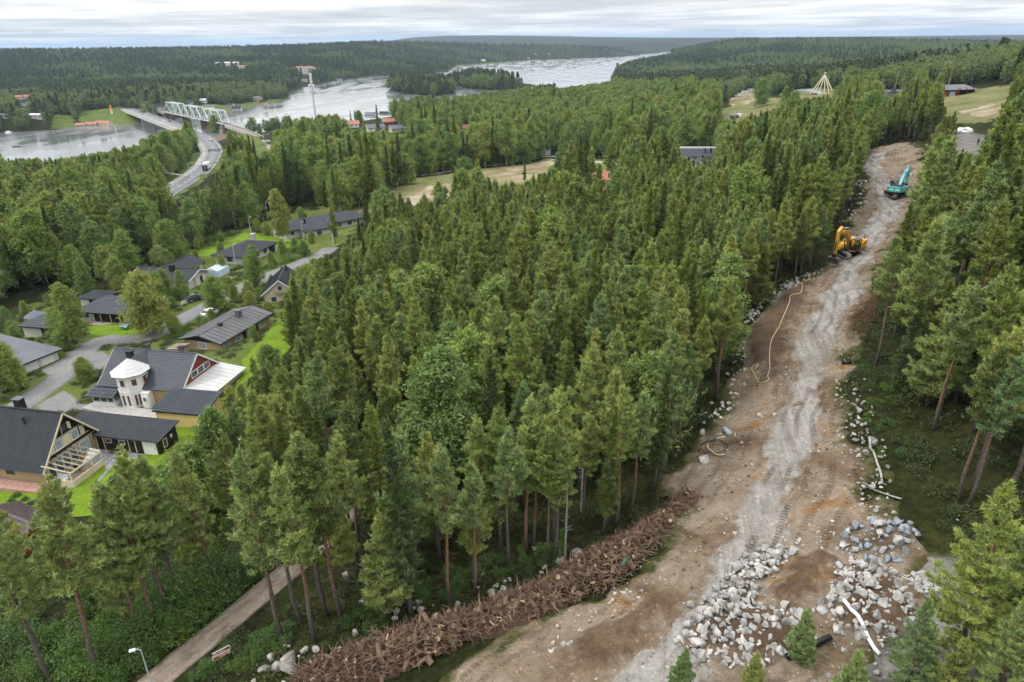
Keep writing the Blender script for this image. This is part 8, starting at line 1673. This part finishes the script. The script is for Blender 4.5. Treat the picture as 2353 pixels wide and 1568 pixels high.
# ------------------------------------------------------------ single trees set by hand, shrubs, heath
def tree_bt(kind, u, vb, vt, var=None, sx=1.0):
    p = G(u, vb); k = level((u - 1176.5) / 1569, (784 - vt) / 1569.0)[1]; dz = p[1] * (k * CP - SP) / (CP + k * SP) + CAMZ - p[2]
    add_tree(kind, p[0], p[1], float(np.clip(dz, 3, 26)), var, None, True)
for a in [('spruce',945,1418,955,2),('pine',1035,1390,1035,1),('pine',1088,1370,1075,3),('pine',1113,1270,960,1),('pine',1168,1305,985,3),('pine',1151,1266,945,0),('pine',1011,1285,990,0),('pine',1225,1266,960,1),('pine',1265,1291,1000,3),('pine',1277,1286,985,0),('spruce',1385,1235,950,4),('pine',1412,1215,900,3),('pine',1447,1185,900,1),('pine',825,1311,1000,6),('pine',1335,1135,830,1),('spruce',1500,1130,850,4),('pine',1555,1050,790,3),
          ('pine',123,1575,1165,0),('pine',230,1560,1115,6),('pine',314,1482,1130,2),('pine',357,1455,1095,0),('pine',389,1418,1040,6),('pine',417,1388,1060,2),('pine',494,1345,1035,0),('pine',649,1468,1040,0),('pine',695,1432,1050,3),('pine',724,1475,1075,1),('pine',752,1415,1000,3),('pine',785,1425,1020,1),('pine',60,1440,1120,2),('pine',560,1300,1010,6),('birch',520,1160,930,3),('birch',470,1200,1020,4),
          ('pine',2205,1150,800,3),('pine',2222,1165,820,1),('pine',2195,1530,1120,8),('pine',2300,1500,1180,2),('pine',2080,1600,1385,8),('pine',1830,1530,1405,7),('pine',1560,1610,1490,7),('pine',2270,1640,1390,8),('pine',2335,1590,1340,2),('pine',1725,1600,1500,7),('pine',2150,1640,1470,7),('pine',1940,1640,1500,7),('pine',2340,1420,1160,8),
          ('birch',185,800,640,3),('birch',350,770,620,2),('birch',500,718,635,4),('birch',592,670,560,3),('birch',652,560,428,3),('birch',150,805,750,4),('spruce',692,850,635,0),('birch',575,690,645,4),('birch',630,880,790,4),('birch',940,920,775,3),('birch',530,680,635,4),('pine',770,560,478,5),('spruce',830,600,500,1),('spruce',845,590,520,1),('birch',200,880,820,4),('birch',720,760,600,1),('birch',735,700,590,1),
          ('birch',1310,440,345,2),('spruce',1205,428,362,4),('birch',1075,440,398,4),('birch',1012,505,412,3),('pine',1055,495,395,2),('birch',1115,515,408,3),('birch',1080,500,410,3),('spruce',1806,278,190,1),('birch',1748,245,178,2),('spruce',1442,393,366,3),('spruce',1432,393,370,3),('spruce',1462,393,365,3),('spruce',1556,388,335,3),('birch',1522,398,365,4),('birch',497,312,262,2),('birch',530,325,297,4),('pine',545,330,300,5),('spruce',770,480,330,0),('spruce',820,470,310,0),('spruce',790,460,325,2),('spruce',860,475,300,0),('birch',905,400,345,1),('spruce',870,310,240,0),('spruce',1000,320,240,0),('spruce',980,318,245,0),('spruce',1240,255,178,0),('spruce',1272,255,190,3)]: tree_bt(*a)
for k, far in (([(0,905),(150,930),(420,962),(470,985),(470,1000),(330,1050),(250,1120),(240,1170),(60,1180),(0,1170)],95),([(190,785),(430,700),(635,700),(650,790),(560,830),(500,900),(500,985),(360,960),(190,900)],125),([(60,690),(330,690),(480,610),(480,560),(600,545),(610,490),(690,482),(840,490),(760,590),(690,610),(640,640),(600,700),(400,760),(200,790),(60,740)],150),([(470,570),(610,490),(700,480),(845,495),(760,590),(690,610),(600,620)],205),([(0,770),(140,775),(140,830),(90,850),(0,850)],120),([(370,450),(400,420),(465,378),(485,345),(465,318),(390,285),(300,252),(305,245),(480,308),(525,345),(500,390),(440,432),(400,462)],540),([(515,285),(560,290),(620,318),(635,345),(610,375),(595,370),(612,345),(590,315),(520,295)],640),([(383,228),(450,232),(515,262),(522,290),(500,288),(383,258)],780),([(0,312),(320,290),(320,330),(150,362),(0,368)],620),([(530,262),(660,230),(700,205),(890,180),(890,240),(760,262),(640,262),(600,270)],1050),([(1045,160),(1240,142),(1420,133),(1410,185),(1290,200),(1240,190),(1050,155)],2200),([(1420,133),(1550,119),(1565,121),(1480,131),(1420,150)],3600),([(870,470),(960,436),(1040,412),(1040,428),(960,455)],330),([(1120,396),(1265,368),(1265,395),(1150,424)],330),([(1720,760),(1880,640),(1960,540),(1990,400),(2000,350),(2090,345),(2118,400),(2085,480),(2045,540),(1985,640),(1940,740),(1940,1000),(1960,1100),(2000,1150),(1700,1200),(1650,1000),(1710,860)],150),([(1885,530),(1995,538),(1998,620),(1885,625)],112),([(2190,306),(2260,300),(2265,340),(2235,360),(2200,345)],250),([(1640,265),(1700,230),(1800,220),(1790,245),(1700,272)],640),([(1815,225),(1890,170),(1925,220)],640),([(2150,225),(2250,197),(2330,205),(2260,272),(2210,262)],640),([(2010,226),(2035,212),(2060,205),(2075,226)],640),([(1352,388),(1414,389),(1412,406),(1358,405)],320),([(1346,426),(1392,418),(1388,438)],320),([(1508,378),(1522,378),(1535,392),(1520,397)],300),([(1560,330),(1652,333),(1645,362),(1570,368)],345)):
    KEEP.append((np.array(k, float), far))
for x, y in FARH:
    d = math.hypot(x, y)
    if d < 430: continue
    z = h(x, y); u, v = PROJ(x, y, z + 3.0); w, q = 9.0 / d * 1569, 3.2 / d * 1569; KEEP.append((np.array([(u - w, v - q), (u + w, v - q), (u + w, v + q), (u - w, v + q)]), d - 4))
NSH = [0]
def shrubs(poly, n, seed, where, s0=.6, s1=1.3, variants=(0, 1, 2, 3)):
    r = rng(seed); P = GP(poly); x0, y0 = P.min(0); x1, y1 = P.max(0); k = 0
    X = r.uniform(x0, x1, n * 12); Y = r.uniform(y0, y1, n * 12); ok = inpoly(X, Y, P)
    for Q in HARD: ok &= ~inpoly(X, Y, Q)
    X, Y = X[ok][:n], Y[ok][:n]; o_ = np.argsort(Y)
    for x, y in zip(X[o_], Y[o_]):
        v = variants[int(r.integers(len(variants)))]; e = empty('shrub', (x, y, h(x, y) + .05), r.uniform(0, 6.28), 'leafy shrub, %snearest of those %s' % (ordinal(k), where), 'shrub', 'shrubs ' + where); s = r.uniform(s0, s1); e.scale = (s, s, s * r.uniform(.8, 1.1)); link(bpy.data.objects.new('stem', BUSHES[v][0]), e); link(bpy.data.objects.new('foliage', BUSHES[v][1]), e); k += 1
        if k >= n: break
HARD = [Q for Q in CLEAR if Q is not LAWN and len(Q) != 0 and Q is not LAWN2]
shrubs([(60,1568),(330,1400),(480,1320),(610,1290),(690,1235),(640,1350),(440,1490),(340,1568)], 85, 1, 'crowding the left side of the forest track', .7, 1.3)
shrubs([(-40,1330),(150,1230),(330,1200),(480,1130),(560,1180),(480,1300),(330,1390),(60,1540),(-40,1568)], 45, 2, 'below the garden lawn among the pines', .6, 1.2)
shrubs([(400,1545),(470,1500),(560,1470),(660,1430),(700,1460),(560,1540),(450,1568)], 30, 3, 'round the brown trail sign', .35, .7, (0, 2))
shrubs([(760,1480),(900,1440),(1000,1400),(1150,1330),(1300,1280),(1300,1240),(1100,1280),(900,1380),(760,1440)], 40, 4, 'between the wood and the stump row', .35, .8, (0, 2))
shrubs([(20,930),(60,900),(140,870),(165,880),(110,925),(60,950)], 14, 5, 'in the bed by the garage yard', .5, .9, (0, 2)); shrubs([(370,775),(420,760),(460,735),(475,745),(400,785)], 9, 6, 'along the street before the long brick bungalow', .5, .9, (0, 2)); shrubs([(610,620),(650,585),(690,570),(700,580),(640,625)], 14, 7, 'in the hedge by the long bungalow drive', .7, 1.0, (1,)); shrubs([(230,700),(330,690),(420,640),(440,660),(380,720),(300,745),(240,740)], 16, 8, 'in the garden of the tiled bungalow', .7, 1.2)
shrubs([(330,1080),(420,1060),(430,1110),(340,1140)], 8, 9, 'on the lawn beyond the stepping stones', .4, .7, (0, 2)); shrubs([(0,760),(120,740),(160,790),(60,770)], 12, 10, 'between the garages and the carport', .8, 1.3); shrubs([(590,650),(640,690),(620,720),(560,690)], 10, 11, 'before the pale yellow gabled house', .6, 1.1); shrubs([(1960,820),(2050,900),(2100,1050),(2030,1060),(1980,960)], 25, 12, 'on the mossy ground right of the haul road', .25, .5, (2,)); shrubs([(20,1140),(75,1140),(75,1165),(20,1165)], 4, 13, 'in the flower bed at the left picture edge', .4, .6, (2,)); shrubs([(430,560),(600,520),(640,540),(480,590)], 16, 14, 'behind the bungalow gardens at the wood edge', .6, 1.1)
# heath and bilberry cover of the forest floor
def heath():
    r = rng(9); n = 9000; a = r.uniform(-.75, .75, n); q = 38 + 150 * r.random(n) ** .8; x = np.sin(a) * q; y = np.cos(a) * q; ok = np.ones(n, bool)
    for Q in CLEAR: ok &= ~inpoly(x, y, Q)
    x, y = x[ok], y[ok]; z = H(x, y); me = bush(700, .55, .75, 90, 5, .16, 'heath'); p = G(1120, 1330)
    e = empty('heath_bush', (p[0], p[1], p[2]), 0, 'low bilberry bush on the forest floor before the pines', 'bush'); a_ = link(bpy.data.objects.new('stem', me[0]), e); b_ = link(bpy.data.objects.new('foliage', me[1]), e)
    gn_scatter('undergrowth', [(x[i], y[i], z[i], r.uniform(.5, 1.3), r.uniform(0, 6.28), 0) for i in range(len(x))], [(a_, b_)], 'low bilberry and heather cover of the forest floor')
heath()
def lm(name, u, v):
    p = G(u, v); LAND.append((name, p[0], p[1]))
for a in [('the yellow excavator', 1930, 600), ('the blue-green excavator', 2060, 455), ('the brown timber house', 230, 1090), ('the white tower house', 330, 935), ('the long brick house', 560, 760), ('the blue tiled bungalow', 250, 745), ('the brown trail sign', 518, 1548), ('the stump row end by the road', 1570, 1180), ('the grey dead snag', 1298, 1285), ('the rock heap', 1700, 1450), ('the sandy lot', 1050, 430), ('the red-roofed houses', 1400, 430), ('the white modern house', 1610, 380), ('the pole tent frame', 1890, 218), ('the red barn', 2190, 222), ('the road head with white bags', 2220, 330), ('the rail curve', 620, 345), ('the main road bend', 490, 350), ('the white garages', 60, 850), ('the middle of the pine wood', 1250, 800), ('the middle of the yellow hose', 1790, 780), ('the stump row middle', 1150, 1390), ('the leaning cut log', 2010, 1080), ('the dark end bungalow', 720, 540), ('the forest track', 700, 1270), ('the back of the pine wood', 1500, 580)]: lm(*a)
finish_forest()
def haze():
    mb = MB(); mb.bx(-26000, 26000, -300, 27500, -5, 230)
    m = bpy.data.materials.new('haze_air'); m.use_nodes = True; nt = m.node_tree; nt.nodes.clear()
    out = nd(nt, 'ShaderNodeOutputMaterial'); v = nd(nt, 'ShaderNodeVolumePrincipled'); v.inputs['Color'].default_value = (0.54, 0.74, 0.99, 1); v.inputs['Density'].default_value = HAZE; v.inputs['Anisotropy'].default_value = 0.2
    nt.links.new(v.outputs[0], out.inputs['Volume'])
    tag(mb.build('haze', m), 'thin bluish haze in the air over the valley', kind='stuff')
HAZE = 0.00006
haze()
